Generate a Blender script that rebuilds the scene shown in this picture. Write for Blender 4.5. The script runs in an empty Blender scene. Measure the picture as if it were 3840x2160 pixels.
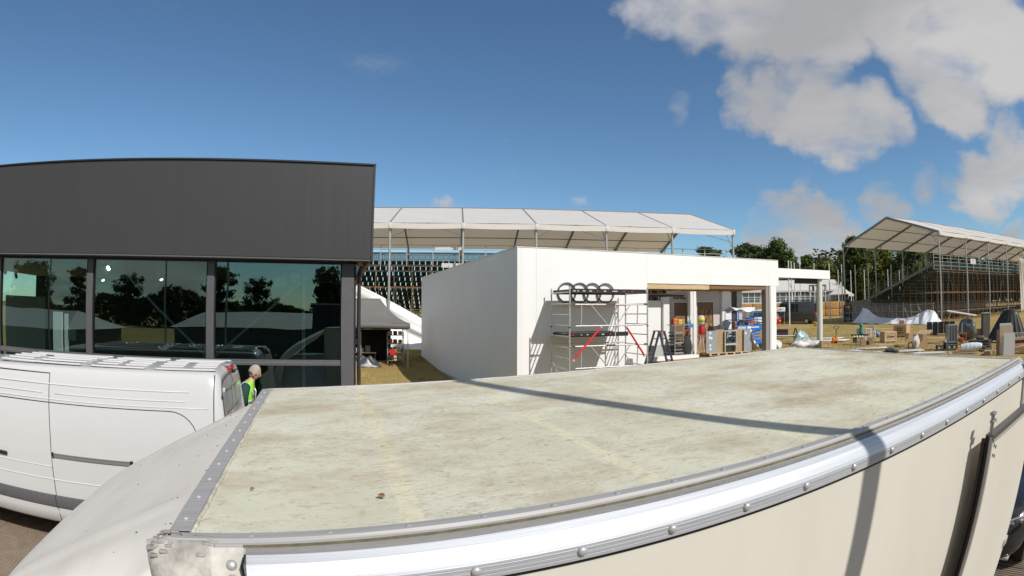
import bpy, bmesh, math, random
from mathutils import Vector, Matrix, Euler, noise
R = math.radians
random.seed(7)
SC = bpy.context.scene
COL = SC.collection

# ---------------------------------------------------------------- camera
CAMH = 3.25
cam = bpy.data.cameras.new('camera')
camo = bpy.data.objects.new('camera', cam)
COL.objects.link(camo)
SC.camera = camo
cam.type = 'PANO'
cam.panorama_type = 'FISHEYE_LENS_POLYNOMIAL'
cam.sensor_width = 36.0
cam.fisheye_fov = math.pi
cam.fisheye_polynomial_k0 = 0.0
for i, k in enumerate((0.928077, 0.107264, -0.311311, 0.22028)):
    setattr(cam, 'fisheye_polynomial_k%d' % (i + 1), -k / 18.0 ** (i + 1))
cam.shift_x = 0.0149812 / 2
cam.shift_y = -0.023056 * 1920 / 2160
cam.clip_end = 5000
cam.clip_start = 0.05
mw = Matrix(((0.944044, -0.023290, -0.328996, 0), (-0.329816, -0.061946, -0.942011, 0), (0.001560, 0.997808, -0.066162, CAMH), (0, 0, 0, 1)))
camo.matrix_world = mw

# ---------------------------------------------------------------- sun and sky
SUN_EL, SUN_AZ = R(42.5), R(180 - 20.7)      # azimuth clockwise from +Y
sund = Vector((math.sin(SUN_AZ) * math.cos(SUN_EL), math.cos(SUN_AZ) * math.cos(SUN_EL), math.sin(SUN_EL)))
sl = bpy.data.lights.new('sun', 'SUN')
sl.energy = 3.4
sl.angle = R(0.53)
sl.color = (1.0, 0.962, 0.905)
so = bpy.data.objects.new('sun', sl)
COL.objects.link(so)
so.rotation_euler = sund.to_track_quat('Z', 'Y').to_euler()
so.location = (20, -40, 40)

world = bpy.data.worlds.new('World')
SC.world = world
world.use_nodes = True
SKY_STRENGTH = 0.081
SC.view_settings.view_transform = 'Standard'
SC.view_settings.look = 'None'
SC.view_settings.gamma = 1.0
SC.view_settings.use_curve_mapping = False
SC.view_settings.exposure = 0.33
SC.cycles.use_denoising = True
SC.cycles.max_bounces = 8
SC.cycles.transparent_max_bounces = 12
SC.cycles.caustics_reflective = False
SC.cycles.caustics_refractive = False

def build_world():
    nt = world.node_tree
    nt.nodes.clear()
    N, L = nt.nodes.new, nt.links.new
    out = N('ShaderNodeOutputWorld')
    bg = N('ShaderNodeBackground')
    bg.inputs[1].default_value = SKY_STRENGTH
    sky = N('ShaderNodeTexSky')
    sky.sky_type = 'NISHITA'
    sky.sun_disc = False
    sky.sun_elevation = SUN_EL
    sky.sun_rotation = SUN_AZ
    sky.air_density = 1.0
    sky.dust_density = 0.1
    sky.ozone_density = 2.2
    tint = N('ShaderNodeVectorMath'); tint.operation = 'MULTIPLY'; tint.inputs[1].default_value = (0.76, 0.965, 1.06); L(sky.outputs[0], tint.inputs[0])
    tc = N('ShaderNodeTexCoord')
    # a flat layer of fair-weather cloud: direction projected on a plane overhead
    nrm = N('ShaderNodeVectorMath'); nrm.operation = 'NORMALIZE'
    L(tc.outputs['Generated'], nrm.inputs[0])
    sep = N('ShaderNodeSeparateXYZ'); L(nrm.outputs[0], sep.inputs[0])
    zz = N('ShaderNodeMath'); zz.operation = 'ADD'; zz.inputs[1].default_value = 0.22; L(sep.outputs[2], zz.inputs[0])
    dv = N('ShaderNodeVectorMath'); dv.operation = 'DIVIDE'
    cmb = N('ShaderNodeCombineXYZ')
    for i in range(3): L(zz.outputs[0], cmb.inputs[i])
    L(nrm.outputs[0], dv.inputs[0]); L(cmb.outputs[0], dv.inputs[1])
    def noise_(sc, det, rough, src, dist=0.0):
        n = N('ShaderNodeTexNoise'); n.inputs['Scale'].default_value = sc; n.inputs['Detail'].default_value = det
        n.inputs['Roughness'].default_value = rough; n.inputs['Distortion'].default_value = dist
        L(src, n.inputs['Vector']); return n.outputs['Fac']
    nA = noise_(3.1, 7.0, 0.56, dv.outputs[0], 0.25)
    nB = noise_(1.35, 5.0, 0.5, dv.outputs[0], 0.4)
    # ragged outlines: the direction is stirred by noise before it meets the cloud cores
    wn = N('ShaderNodeTexNoise'); wn.inputs['Scale'].default_value = 5.5; wn.inputs['Detail'].default_value = 5; wn.inputs['Roughness'].default_value = 0.55; L(nrm.outputs[0], wn.inputs['Vector'])
    w1 = N('ShaderNodeVectorMath'); w1.operation = 'SUBTRACT'; w1.inputs[1].default_value = (0.5, 0.5, 0.5); L(wn.outputs['Color'], w1.inputs[0])
    w2 = N('ShaderNodeVectorMath'); w2.operation = 'SCALE'; w2.inputs['Scale'].default_value = 0.19; L(w1.outputs[0], w2.inputs[0])
    w3 = N('ShaderNodeVectorMath'); w3.operation = 'ADD'; L(nrm.outputs[0], w3.inputs[0]); L(w2.outputs[0], w3.inputs[1])
    w4 = N('ShaderNodeVectorMath'); w4.operation = 'NORMALIZE'; L(w3.outputs[0], w4.inputs[0])
    acc = None
    for (x, y, z, r, a) in CLOUDS:
        d = Vector((x, y, z)).normalized()
        dp = N('ShaderNodeVectorMath'); dp.operation = 'DOT_PRODUCT'; dp.inputs[1].default_value = d
        L(w4.outputs[0], dp.inputs[0])
        mr = N('ShaderNodeMapRange'); mr.interpolation_type = 'SMOOTHSTEP'
        mr.inputs[1].default_value = math.cos(r); mr.inputs[2].default_value = math.cos(r * 0.25)
        mr.inputs[3].default_value = 0.0; mr.inputs[4].default_value = a
        L(dp.outputs['Value'], mr.inputs[0])
        if acc is None: acc = mr.outputs[0]
        else:
            mx = N('ShaderNodeMath'); mx.operation = 'SMOOTH_MAX'; mx.inputs[2].default_value = 0.12
            L(acc, mx.inputs[0]); L(mr.outputs[0], mx.inputs[1]); acc = mx.outputs[0]
    a1 = N('ShaderNodeMath'); a1.operation = 'MULTIPLY_ADD'; a1.inputs[1].default_value = 1.5; a1.inputs[2].default_value = -1.06
    L(nA, a1.inputs[0])
    a2 = N('ShaderNodeMath'); a2.operation = 'ADD'; L(acc, a2.inputs[0]); L(a1.outputs[0], a2.inputs[1])
    dens = N('ShaderNodeMapRange'); dens.interpolation_type = 'SMOOTHSTEP'
    dens.inputs[1].default_value = 0.0; dens.inputs[2].default_value = 0.62
    L(a2.outputs[0], dens.inputs[0])
    cap = N('ShaderNodeMath'); cap.operation = 'MULTIPLY'; cap.inputs[1].default_value = 0.94; L(dens.outputs[0], cap.inputs[0])
    ramp = N('ShaderNodeValToRGB')
    k = 1 / SKY_STRENGTH
    ramp.color_ramp.elements[0].position = 0.36; ramp.color_ramp.elements[0].color = (0.335, 0.335, 0.345, 1)
    ramp.color_ramp.elements[1].position = 0.66; ramp.color_ramp.elements[1].color = (0.50, 0.485, 0.475, 1)
    L(nB, ramp.inputs[0])
    sc = N('ShaderNodeVectorMath'); sc.operation = 'SCALE'; sc.inputs['Scale'].default_value = k
    L(ramp.outputs[0], sc.inputs[0])
    mix = N('ShaderNodeMix'); mix.data_type = 'RGBA'
    L(cap.outputs[0], mix.inputs[0]); L(tint.outputs[0], mix.inputs[6]); L(sc.outputs[0], mix.inputs[7])
    L(mix.outputs[2], bg.inputs[0]); L(bg.outputs[0], out.inputs[0])

# ---------------------------------------------------------------- helpers
def T(x=0, y=0, z=0): return Matrix.Translation((x, y, z))
def RZ(a): return Matrix.Rotation(a, 4, 'Z')
def RX(a): return Matrix.Rotation(a, 4, 'X')
def RY(a): return Matrix.Rotation(a, 4, 'Y')

class MB:
    """collects simple solids; build() links them as ONE mesh object"""
    def __init__(s): s.v = []; s.f = []; s.sm = []
    def add(s, vs, fs, smooth=False, m=None):
        b = len(s.v)
        s.v += [tuple(m @ Vector(p)) for p in vs] if m is not None else [tuple(p) for p in vs]
        s.f += [tuple(b + i for i in f) for f in fs]
        s.sm += [smooth] * len(fs)
        return s
    def box(s, x0, y0, z0, x1, y1, z1, m=None):
        v = [(x0, y0, z0), (x1, y0, z0), (x1, y1, z0), (x0, y1, z0), (x0, y0, z1), (x1, y0, z1), (x1, y1, z1), (x0, y1, z1)]
        return s.add(v, [(0, 3, 2, 1), (4, 5, 6, 7), (0, 1, 5, 4), (1, 2, 6, 5), (2, 3, 7, 6), (3, 0, 4, 7)], False, m)
    def cb(s, c, d, m=None):
        return s.box(c[0] - d[0] / 2, c[1] - d[1] / 2, c[2] - d[2] / 2, c[0] + d[0] / 2, c[1] + d[1] / 2, c[2] + d[2] / 2, m)
    def rbox(s, c, d, r=0.02, m=None, k=2):
        """box with bevelled edges (chamfer chain) in all directions"""
        bm = bmesh.new()
        bmesh.ops.create_cube(bm, size=1.0)
        for v in bm.verts: v.co = Vector((v.co.x * d[0] + c[0], v.co.y * d[1] + c[1], v.co.z * d[2] + c[2]))
        bmesh.ops.bevel(bm, geom=list(bm.edges), offset=min(r, min(d) * 0.45), segments=k, affect='EDGES', profile=0.5)
        vs = [v.co[:] for v in bm.verts]; bm.verts.index_update()
        fs = [[v.index for v in f.verts] for f in bm.faces]
        bm.free()
        return s.add(vs, fs, True, m)
    def tube(s, a, b, r, n=6, r2=None, cap=True, m=None):
        a, b = Vector(a), Vector(b); d = b - a
        if d.length < 1e-6: return s
        q = d.to_track_quat('Z', 'Y'); r2 = r if r2 is None else r2
        vs = []
        for p, rr in ((a, r), (b, r2)):
            for i in range(n):
                t = 2 * math.pi * i / n
                vs.append(p + q @ Vector((rr * math.cos(t), rr * math.sin(t), 0)))
        fs = [(i, (i + 1) % n, n + (i + 1) % n, n + i) for i in range(n)]
        s.add(vs, fs, n > 4, m)
        if cap: s.add(vs, [tuple(range(n - 1, -1, -1)), tuple(range(n, 2 * n))], False, m)
        return s
    def path(s, pts, r, n=6, m=None):
        pts = [Vector(p) for p in pts]; vs = []; K = len(pts)
        for i, p in enumerate(pts):
            d = (pts[min(i + 1, K - 1)] - pts[max(i - 1, 0)]); q = d.to_track_quat('Z', 'Y')
            rr = r[i] if isinstance(r, (list, tuple)) else r
            for j in range(n):
                t = 2 * math.pi * j / n
                vs.append(p + q @ Vector((rr * math.cos(t), rr * math.sin(t), 0)))
        fs = [(i * n + j, i * n + (j + 1) % n, (i + 1) * n + (j + 1) % n, (i + 1) * n + j) for i in range(K - 1) for j in range(n)]
        fs += [tuple(range(n - 1, -1, -1)), tuple(range((K - 1) * n, K * n))]
        return s.add(vs, fs, True, m)
    def lathe(s, prof, n=16, m=None, smooth=True):
        vs = []; K = len(prof)
        for r, z in prof:
            for i in range(n):
                t = 2 * math.pi * i / n; vs.append((r * math.cos(t), r * math.sin(t), z))
        fs = [(k * n + i, k * n + (i + 1) % n, (k + 1) * n + (i + 1) % n, (k + 1) * n + i) for k in range(K - 1) for i in range(n)]
        fs += [tuple(range(n - 1, -1, -1)), tuple(range((K - 1) * n, K * n))]
        return s.add(vs, fs, smooth, m)
    def prism(s, poly, h0, h1, m=None, ax='z'):
        """polygon (ccw) extruded; ax = extrusion axis"""
        n = len(poly)
        def P(p, h):
            if ax == 'z': return (p[0], p[1], h)
            if ax == 'y': return (p[0], h, p[1])
            return (h, p[0], p[1])
        vs = [P(p, h0) for p in poly] + [P(p, h1) for p in poly]
        fs = [tuple(range(n - 1, -1, -1)), tuple(range(n, 2 * n))] + [(i, (i + 1) % n, n + (i + 1) % n, n + i) for i in range(n)]
        return s.add(vs, fs, False, m)
    def loft(s, rings, closed=True, cap=True, smooth=True, m=None):
        n = len(rings[0]); vs = [p for r in rings for p in r]; e = n if closed else n - 1
        fs = [(k * n + i, k * n + (i + 1) % n, (k + 1) * n + (i + 1) % n, (k + 1) * n + i) for k in range(len(rings) - 1) for i in range(e)]
        s.add(vs, fs, smooth, m)
        if cap and closed:
            K = len(rings) - 1
            s.add(rings[0], [tuple(range(n - 1, -1, -1))], False, m); s.add(rings[K], [tuple(range(n))], False, m)
        return s
    def grid(s, fn, nu, nv, smooth=True, m=None):
        vs = [fn(i / nu, j / nv) for i in range(nu + 1) for j in range(nv + 1)]
        fs = [(i * (nv + 1) + j, (i + 1) * (nv + 1) + j, (i + 1) * (nv + 1) + j + 1, i * (nv + 1) + j + 1) for i in range(nu) for j in range(nv)]
        return s.add(vs, fs, smooth, m)
    def mesh(s, name):
        me = bpy.data.meshes.new(name)
        me.from_pydata(s.v, [], s.f)
        me.polygons.foreach_set('use_smooth', s.sm)
        bm = bmesh.new(); bm.from_mesh(me)
        bmesh.ops.recalc_face_normals(bm, faces=bm.faces)
        bm.to_mesh(me); bm.free()
        me.update()
        return me
    def build(s, name, mat, parent=None, thick=0, bevel=0, sub=0, loc=None, rot=None, auto=None):
        o = bpy.data.objects.new(name, s.mesh(name))
        if mat is not None: o.data.materials.append(mat)
        COL.objects.link(o)
        if parent is not None: o.parent = parent
        if loc is not None: o.location = loc
        if rot is not None: o.rotation_euler = rot
        if thick:
            md = o.modifiers.new('solid', 'SOLIDIFY'); md.thickness = thick; md.offset = 0
        if bevel:
            md = o.modifiers.new('bevel', 'BEVEL'); md.width = bevel; md.segments = 2; md.limit_method = 'ANGLE'; md.angle_limit = R(40)
        if sub:
            md = o.modifiers.new('sub', 'SUBSURF'); md.levels = sub; md.render_levels = sub
        return o

def tag(o, label=None, cat=None, group=None, kind=None):
    if label: o['label'] = label
    if cat: o['category'] = cat
    if group: o['group'] = group
    if kind: o['kind'] = kind
    return o
def thing(name, label, cat, loc=(0, 0, 0), rz=0.0, group=None, rot=None):
    o = bpy.data.objects.new(name, None)
    o.empty_display_size = 0.2
    COL.objects.link(o)
    o.location = loc
    o.rotation_euler = rot if rot is not None else (0, 0, rz)
    return tag(o, label, cat, group)
def inst(src, parent, loc=None, rot=None, name=None, scale=None, mat=None):
    """a copy that shares mesh data"""
    c = src.copy(); COL.objects.link(c); c.parent = parent
    if loc is not None: c.location = loc
    if rot is not None: c.rotation_euler = rot
    if scale is not None: c.scale = scale
    return c
def copy_tree(o, parent=None):
    c = o.copy(); COL.objects.link(c); c.parent = parent
    for ch in list(o.children): copy_tree(ch, c)
    return c
def sstep(a, b, x):
    t = min(1.0, max(0.0, (x - a) / (b - a)))
    return t * t * (3 - 2 * t)
def ground(x, y):
    """the lawn rises gently away from the camera, with a shallow dip beside the white pavilion"""
    return 0.0235 * max(0.0, min(0.8 * x + 0.6 * y, 160.0) - 9.0) - 0.45 * math.exp(-((x - 5) / 7) ** 2) * sstep(14, 24, y) * (1 - sstep(28, 38, y))
def G(x, y, dz=0.0): return (x, y, ground(x, y) + dz)

# ---------------------------------------------------------------- materials
_M = {}
def mat(name, col=(0.5, 0.5, 0.5), rough=0.5, metal=0.0, var=0.0, vscale=3.0, bump=0.0, bscale=30.0, dirt=None, dirt_amt=0.0, dirt_scale=2.0, stretch=None, emit=0.0, spec=0.5, coat=0.0, trans=0.0, rvar=0.0, sheen=0.0):
    if name in _M: return _M[name]
    m = bpy.data.materials.new(name); m.use_nodes = True
    nt = m.node_tree; N, L = nt.nodes.new, nt.links.new
    b = nt.nodes['Principled BSDF']
    b.inputs['Roughness'].default_value = rough; b.inputs['Metallic'].default_value = metal
    b.inputs['Specular IOR Level'].default_value = spec
    if coat: b.inputs['Coat Weight'].default_value = coat; b.inputs['Coat Roughness'].default_value = 0.08
    c4 = (*col, 1); b.inputs['Base Color'].default_value = c4
    if emit:
        b.inputs['Emission Color'].default_value = c4; b.inputs['Emission Strength'].default_value = emit
    if var or bump or dirt or rvar:
        tc = N('ShaderNodeTexCoord'); src = tc.outputs['Object']
        if stretch:
            mp = N('ShaderNodeMapping'); mp.inputs['Scale'].default_value = stretch; L(src, mp.inputs[0]); src = mp.outputs[0]
        cur = None
        if var:
            n = N('ShaderNodeTexNoise'); n.inputs['Scale'].default_value = vscale; n.inputs['Detail'].default_value = 6; n.inputs['Roughness'].default_value = 0.62
            L(src, n.inputs['Vector'])
            r = N('ShaderNodeValToRGB')
            r.color_ramp.elements[0].position = 0.3; r.color_ramp.elements[1].position = 0.7
            r.color_ramp.elements[0].color = (*[max(0, c * (1 - var)) for c in col], 1)
            r.color_ramp.elements[1].color = (*[min(1, c * (1 + var)) for c in col], 1)
            L(n.outputs['Fac'], r.inputs[0]); cur = r.outputs[0]
        if dirt:
            n2 = N('ShaderNodeTexNoise'); n2.inputs['Scale'].default_value = dirt_scale; n2.inputs['Detail'].default_value = 9; n2.inputs['Roughness'].default_value = 0.7
            L(src, n2.inputs['Vector'])
            mr = N('ShaderNodeMapRange'); mr.inputs[1].default_value = 0.48; mr.inputs[2].default_value = 0.72; mr.inputs[4].default_value = dirt_amt
            L(n2.outputs['Fac'], mr.inputs[0])
            mx = N('ShaderNodeMix'); mx.data_type = 'RGBA'; L(mr.outputs[0], mx.inputs[0])
            if cur: L(cur, mx.inputs[6])
            else: mx.inputs[6].default_value = c4
            mx.inputs[7].default_value = (*dirt, 1); cur = mx.outputs[2]
        if cur: L(cur, b.inputs['Base Color'])
        if rvar:
            n4 = N('ShaderNodeTexNoise'); n4.inputs['Scale'].default_value = vscale * 2; n4.inputs['Detail'].default_value = 5; L(src, n4.inputs['Vector'])
            mr2 = N('ShaderNodeMapRange'); mr2.inputs[3].default_value = max(0.02, rough - rvar); mr2.inputs[4].default_value = min(1, rough + rvar)
            L(n4.outputs['Fac'], mr2.inputs[0]); L(mr2.outputs[0], b.inputs['Roughness'])
        if bump:
            n3 = N('ShaderNodeTexNoise'); n3.inputs['Scale'].default_value = bscale; n3.inputs['Detail'].default_value = 5
            L(src, n3.inputs['Vector'])
            bp = N('ShaderNodeBump'); bp.inputs['Strength'].default_value = min(1.0, bump); bp.inputs['Distance'].default_value = 0.01
            L(n3.outputs['Fac'], bp.inputs['Height']); L(bp.outputs[0], b.inputs['Normal'])
    _M[name] = m
    return m
# clouds: direction, angular radius, amount (the sky in view, plus unseen clouds added behind the camera to raise the ambient light)
CLOUDS = [(0.521, 0.677, 0.52, 0.1, 0.8), (0.577, 0.647, 0.499, 0.12, 0.95), (0.639, 0.592, 0.492, 0.15, 1), (0.696, 0.531, 0.483, 0.13, 0.95), (0.744, 0.492, 0.452, 0.11, 0.85), (0.726, 0.476, 0.496, 0.1, 0.9), (0.798, 0.386, 0.463, 0.13, 1), (0.842, 0.353, 0.408, 0.16, 1), (0.871, 0.338, 0.356, 0.12, 0.95), (0.857, 0.259, 0.446, 0.15, 1), (0.896, 0.212, 0.39, 0.15, 1), (0.917, 0.267, 0.298, 0.07, 0.55), (0.665, 0.652, 0.363, 0.06, 0.62), (0.713, 0.608, 0.349, 0.08, 0.75), (0.744, 0.556, 0.369, 0.09, 0.75), (0.756, 0.568, 0.326, 0.1, 0.95), (0.798, 0.52, 0.303, 0.1, 0.9), (0.832, 0.475, 0.285, 0.07, 0.7), (0.931, 0.252, 0.263, 0.06, 0.7), (0.941, 0.262, 0.213, 0.09, 0.95), (0.928, 0.323, 0.185, 0.09, 0.9), (0.907, 0.379, 0.181, 0.06, 0.6), (0.882, 0.427, 0.198, 0.05, 0.5), (0.749, 0.648, 0.139, 0.075, 0.85), (0.778, 0.609, 0.155, 0.08, 0.9), (0.763, 0.636, 0.115, 0.08, 0.9), (0.807, 0.581, 0.107, 0.08, 0.85), (0.725, 0.675, 0.125, 0.06, 0.7), (0.80, 0.59, 0.075, 0.09, 0.9), (0.84, 0.516, 0.17, 0.055, 0.66), (0.86, 0.491, 0.137, 0.06, 0.5), (0.814, 0.566, 0.134, 0.05, 0.5), (0.584, 0.734, 0.347, 0.045, 0.44), (0.229, 0.954, 0.192, 0.035, 0.72), (0.211, 0.96, 0.182, 0.03, 0.5), (0.258, 0.949, 0.182, 0.03, 0.5), (0.474, 0.86, 0.187, 0.03, 0.4), (0.956, 0.274, 0.105, 0.05, 0.8)]
_r = random.Random(3)
for _i in range(80):
    _a = R(_r.uniform(98, 285)); _e = R(_r.uniform(4, 75))
    CLOUDS.append((math.sin(_a) * math.cos(_e), math.cos(_a) * math.cos(_e), math.sin(_e), _r.uniform(0.10, 0.26), _r.uniform(0.7, 1.1)))
build_world()
# ================================================================ SETTING (most fixed coordinates below were computed from image pixels)
def grass_mat():
    m = bpy.data.materials.new('dry grass'); m.use_nodes = True
    nt = m.node_tree; N, L = nt.nodes.new, nt.links.new; b = nt.nodes['Principled BSDF']
    b.inputs['Roughness'].default_value = 0.95; b.inputs['Specular IOR Level'].default_value = 0.1
    tc = N('ShaderNodeTexCoord'); o = tc.outputs['Object']
    def ns(s, d, r=0.6):
        n = N('ShaderNodeTexNoise'); n.inputs['Scale'].default_value = s; n.inputs['Detail'].default_value = d; n.inputs['Roughness'].default_value = r
        L(o, n.inputs['Vector']); return n.outputs['Fac']
    r = N('ShaderNodeValToRGB'); e = r.color_ramp.elements
    e[0].position = 0.30; e[0].color = (0.19, 0.185, 0.055, 1)
    e[1].position = 0.72; e[1].color = (0.50, 0.345, 0.155, 1)
    x = e.new(0.5); x.color = (0.40, 0.30, 0.115, 1)
    mixn = N('ShaderNodeMath'); mixn.operation = 'MULTIPLY_ADD'; mixn.inputs[1].default_value = 0.45
    L(ns(0.22, 4), mixn.inputs[0])
    h = N('ShaderNodeMath'); h.operation = 'MULTIPLY'; h.inputs[1].default_value = 0.55; L(ns(9, 10, 0.75), h.inputs[0]); L(h.outputs[0], mixn.inputs[2])
    L(mixn.outputs[0], r.inputs[0])
    # worn, browner lanes
    r2 = N('ShaderNodeMapRange'); r2.inputs[1].default_value = 0.5; r2.inputs[2].default_value = 0.68; L(ns(0.09, 3), r2.inputs[0])
    mx = N('ShaderNodeMix'); mx.data_type = 'RGBA'; mx.inputs[7].default_value = (0.34, 0.20, 0.095, 1)
    sc = N('ShaderNodeMath'); sc.operation = 'MULTIPLY'; sc.inputs[1].default_value = 0.6; L(r2.outputs[0], sc.inputs[0])
    L(sc.outputs[0], mx.inputs[0]); L(r.outputs[0], mx.inputs[6])
    f = N('ShaderNodeMapRange'); f.inputs[1].default_value = 0.35; f.inputs[2].default_value = 0.7; f.inputs[3].default_value = 0.62; f.inputs[4].default_value = 1.25; L(ns(38, 6, 0.7), f.inputs[0])
    vm = N('ShaderNodeVectorMath'); vm.operation = 'SCALE'; L(mx.outputs[2], vm.inputs[0]); L(f.outputs[0], vm.inputs['Scale'])
    L(vm.outputs[0], b.inputs['Base Color'])
    bp = N('ShaderNodeBump'); bp.inputs['Strength'].default_value = 0.9; bp.inputs['Distance'].default_value = 0.05; L(ns(30, 8, 0.7), bp.inputs['Height']); L(bp.outputs[0], b.inputs['Normal'])
    return m
GRASS = grass_mat()
def build_ground():
    xs = [-2500, -1200, -600, -300, -150, -90, -60] + list(range(-40, 122, 3)) + [140, 165, 200, 260, 350, 600, 1200, 2500]
    ys = [-2500, -1200, -600, -300, -150, -90, -60] + list(range(-40, 122, 3)) + [140, 165, 200, 260, 350, 600, 1200, 2500]
    mb = MB()
    vs = [(x, y, ground(x, y)) for x in xs for y in ys]; n = len(ys)
    mb.add(vs, [(i * n + j, (i + 1) * n + j, (i + 1) * n + j + 1, i * n + j + 1) for i in range(len(xs) - 1) for j in range(n - 1)], True)
    tag(mb.build('ground', GRASS), kind='structure')
build_ground()
def build_grass():
    """short dry tufts on the lawns that the camera looks across"""
    r = random.Random(11); mb = MB()
    def patch(n, fx):
        for _ in range(n):
            x, y = fx(); z = ground(x, y) - 0.005
            for _k in range(3):
                a = r.uniform(0, 6.28); h = r.uniform(0.03, 0.085); w = r.uniform(0.008, 0.02)
                ox, oy = x + r.uniform(-.04, .04), y + r.uniform(-.04, .04)
                dx, dy = math.cos(a) * w, math.sin(a) * w
                lx, ly = r.uniform(-.03, .03), r.uniform(-.03, .03)
                b = len(mb.v)
                mb.v += [(ox - dx, oy - dy, z), (ox + dx, oy + dy, z), (ox + lx, oy + ly, z + h)]
                mb.f.append((b, b + 1, b + 2)); mb.sm.append(False)
    patch(14000, lambda: (r.uniform(0.3, 7.2), r.uniform(18, 40)))
    patch(15000, lambda: (lambda t: (24 + 40 * t, 12 + r.uniform(0, 1) * (16 + 18 * t)))(r.random()))
    o = mb.build('grass', mat('grass tufts', (0.42, 0.32, 0.11), 0.9, var=0.5, vscale=0.8))
    tag(o, 'short dry golden grass on the lawns', 'grass', kind='stuff')
build_grass()

# ribbed roadway panels under the vehicles
M_TRACK = mat('trackway tan', (0.235, 0.180, 0.130), 0.75, var=0.22, vscale=4, bump=0.25, bscale=60, dirt=(0.12, 0.09, 0.06), dirt_amt=0.55, dirt_scale=1.5)
M_RIB = mat('trackway rib', (0.25, 0.195, 0.145), 0.75, var=0.2, vscale=5)
def build_track():
    root = bpy.data.objects.new('trackway', None); COL.objects.link(root); tag(root, kind='structure')
    PW, PL = 2.4, 3.0
    slab = MB().box(0.006, 0.006, -0.03, PW - 0.006, PL - 0.006, 0.028).build('panel', M_TRACK, root)
    rib = MB()
    n = 40
    for i in range(n):
        x = 0.04 + (PW - 0.08) * i / (n - 1)
        rib.add([(x - .016, .03, .0275), (x + .016, .03, .0275), (x + .009, .03, .041), (x - .009, .03, .041), (x - .016, PL - .03, .0275), (x + .016, PL - .03, .0275), (x + .009, PL - .03, .041), (x - .009, PL - .03, .041)],
                [(0, 4, 7, 3), (3, 7, 6, 2), (2, 6, 5, 1), (0, 3, 2, 1), (4, 5, 6, 7)])
    ribs = rib.build('ribs', M_RIB, slab)
    ribs['kind'] = 'stuff'
    first = True
    for i in range(-2, 7):
        for j in range(-2, 3):
            x, y = -5.1 + i * PW, 6.46 + (j - 1) * PL - 3
            if j == 2 and x > -0.4: continue
            z = max(ground(x, y), ground(x + PW, y + PL), ground(x + PW, y)) + 0.004
            if first: slab.location = (x, y, z); first = False
            else:
                c = inst(slab, root, (x, y, z)); inst(ribs, c)
build_track()

# ================================================================ DARK GLAZED PAVILION
M_FAS = mat('anthracite fascia', (0.040, 0.039, 0.039), 0.45, var=0.05, vscale=1.6, bump=0.05, bscale=30, rvar=0.05, stretch=(6, 6, 0.06))
M_FRAME = mat('graphite frame', (0.105, 0.102, 0.105), 0.42, var=0.06, vscale=6, rvar=0.1)
M_FRAME2 = mat('graphite frame upper', (0.07, 0.068, 0.07), 0.42, var=0.06, vscale=6)
M_BLACK = mat('black trim', (0.010, 0.010, 0.011), 0.55)
def glass_mat(name, tint, refl=1.55, base=0.0):
    m = bpy.data.materials.new(name); m.use_nodes = True
    nt = m.node_tree; N, L = nt.nodes.new, nt.links.new; nt.nodes.clear()
    out = N('ShaderNodeOutputMaterial'); mix = N('ShaderNodeMixShader'); tr = N('ShaderNodeBsdfTransparent'); gl = N('ShaderNodeBsdfGlossy')
    tr.inputs[0].default_value = (*tint, 1); gl.inputs['Roughness'].default_value = 0.0
    gl.inputs[0].default_value = (0.80, 0.95, 0.90, 1)
    fr = N('ShaderNodeFresnel'); fr.inputs[0].default_value = refl
    # slight waviness of the panes
    tc = N('ShaderNodeTexCoord'); n = N('ShaderNodeTexNoise'); n.inputs['Scale'].default_value = 0.9; n.inputs['Detail'].default_value = 1
    L(tc.outputs['Object'], n.inputs['Vector'])
    bp = N('ShaderNodeBump'); bp.inputs['Strength'].default_value = 0.05; bp.inputs['Distance'].default_value = 0.05
    L(n.outputs['Fac'], bp.inputs['Height']); L(bp.outputs[0], gl.inputs['Normal'])
    ad = N('ShaderNodeMath'); ad.operation = 'ADD'; ad.inputs[1].default_value = base; L(fr.outputs[0], ad.inputs[0])
    L(ad.outputs[0], mix.inputs[0]); L(tr.outputs[0], mix.inputs[1]); L(gl.outputs[0], mix.inputs[2]); L(mix.outputs[0], out.inputs[0])
    return m
M_GLASS = glass_mat('green tinted glass', (0.62, 0.745, 0.705), 1.5, 0.07)
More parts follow.
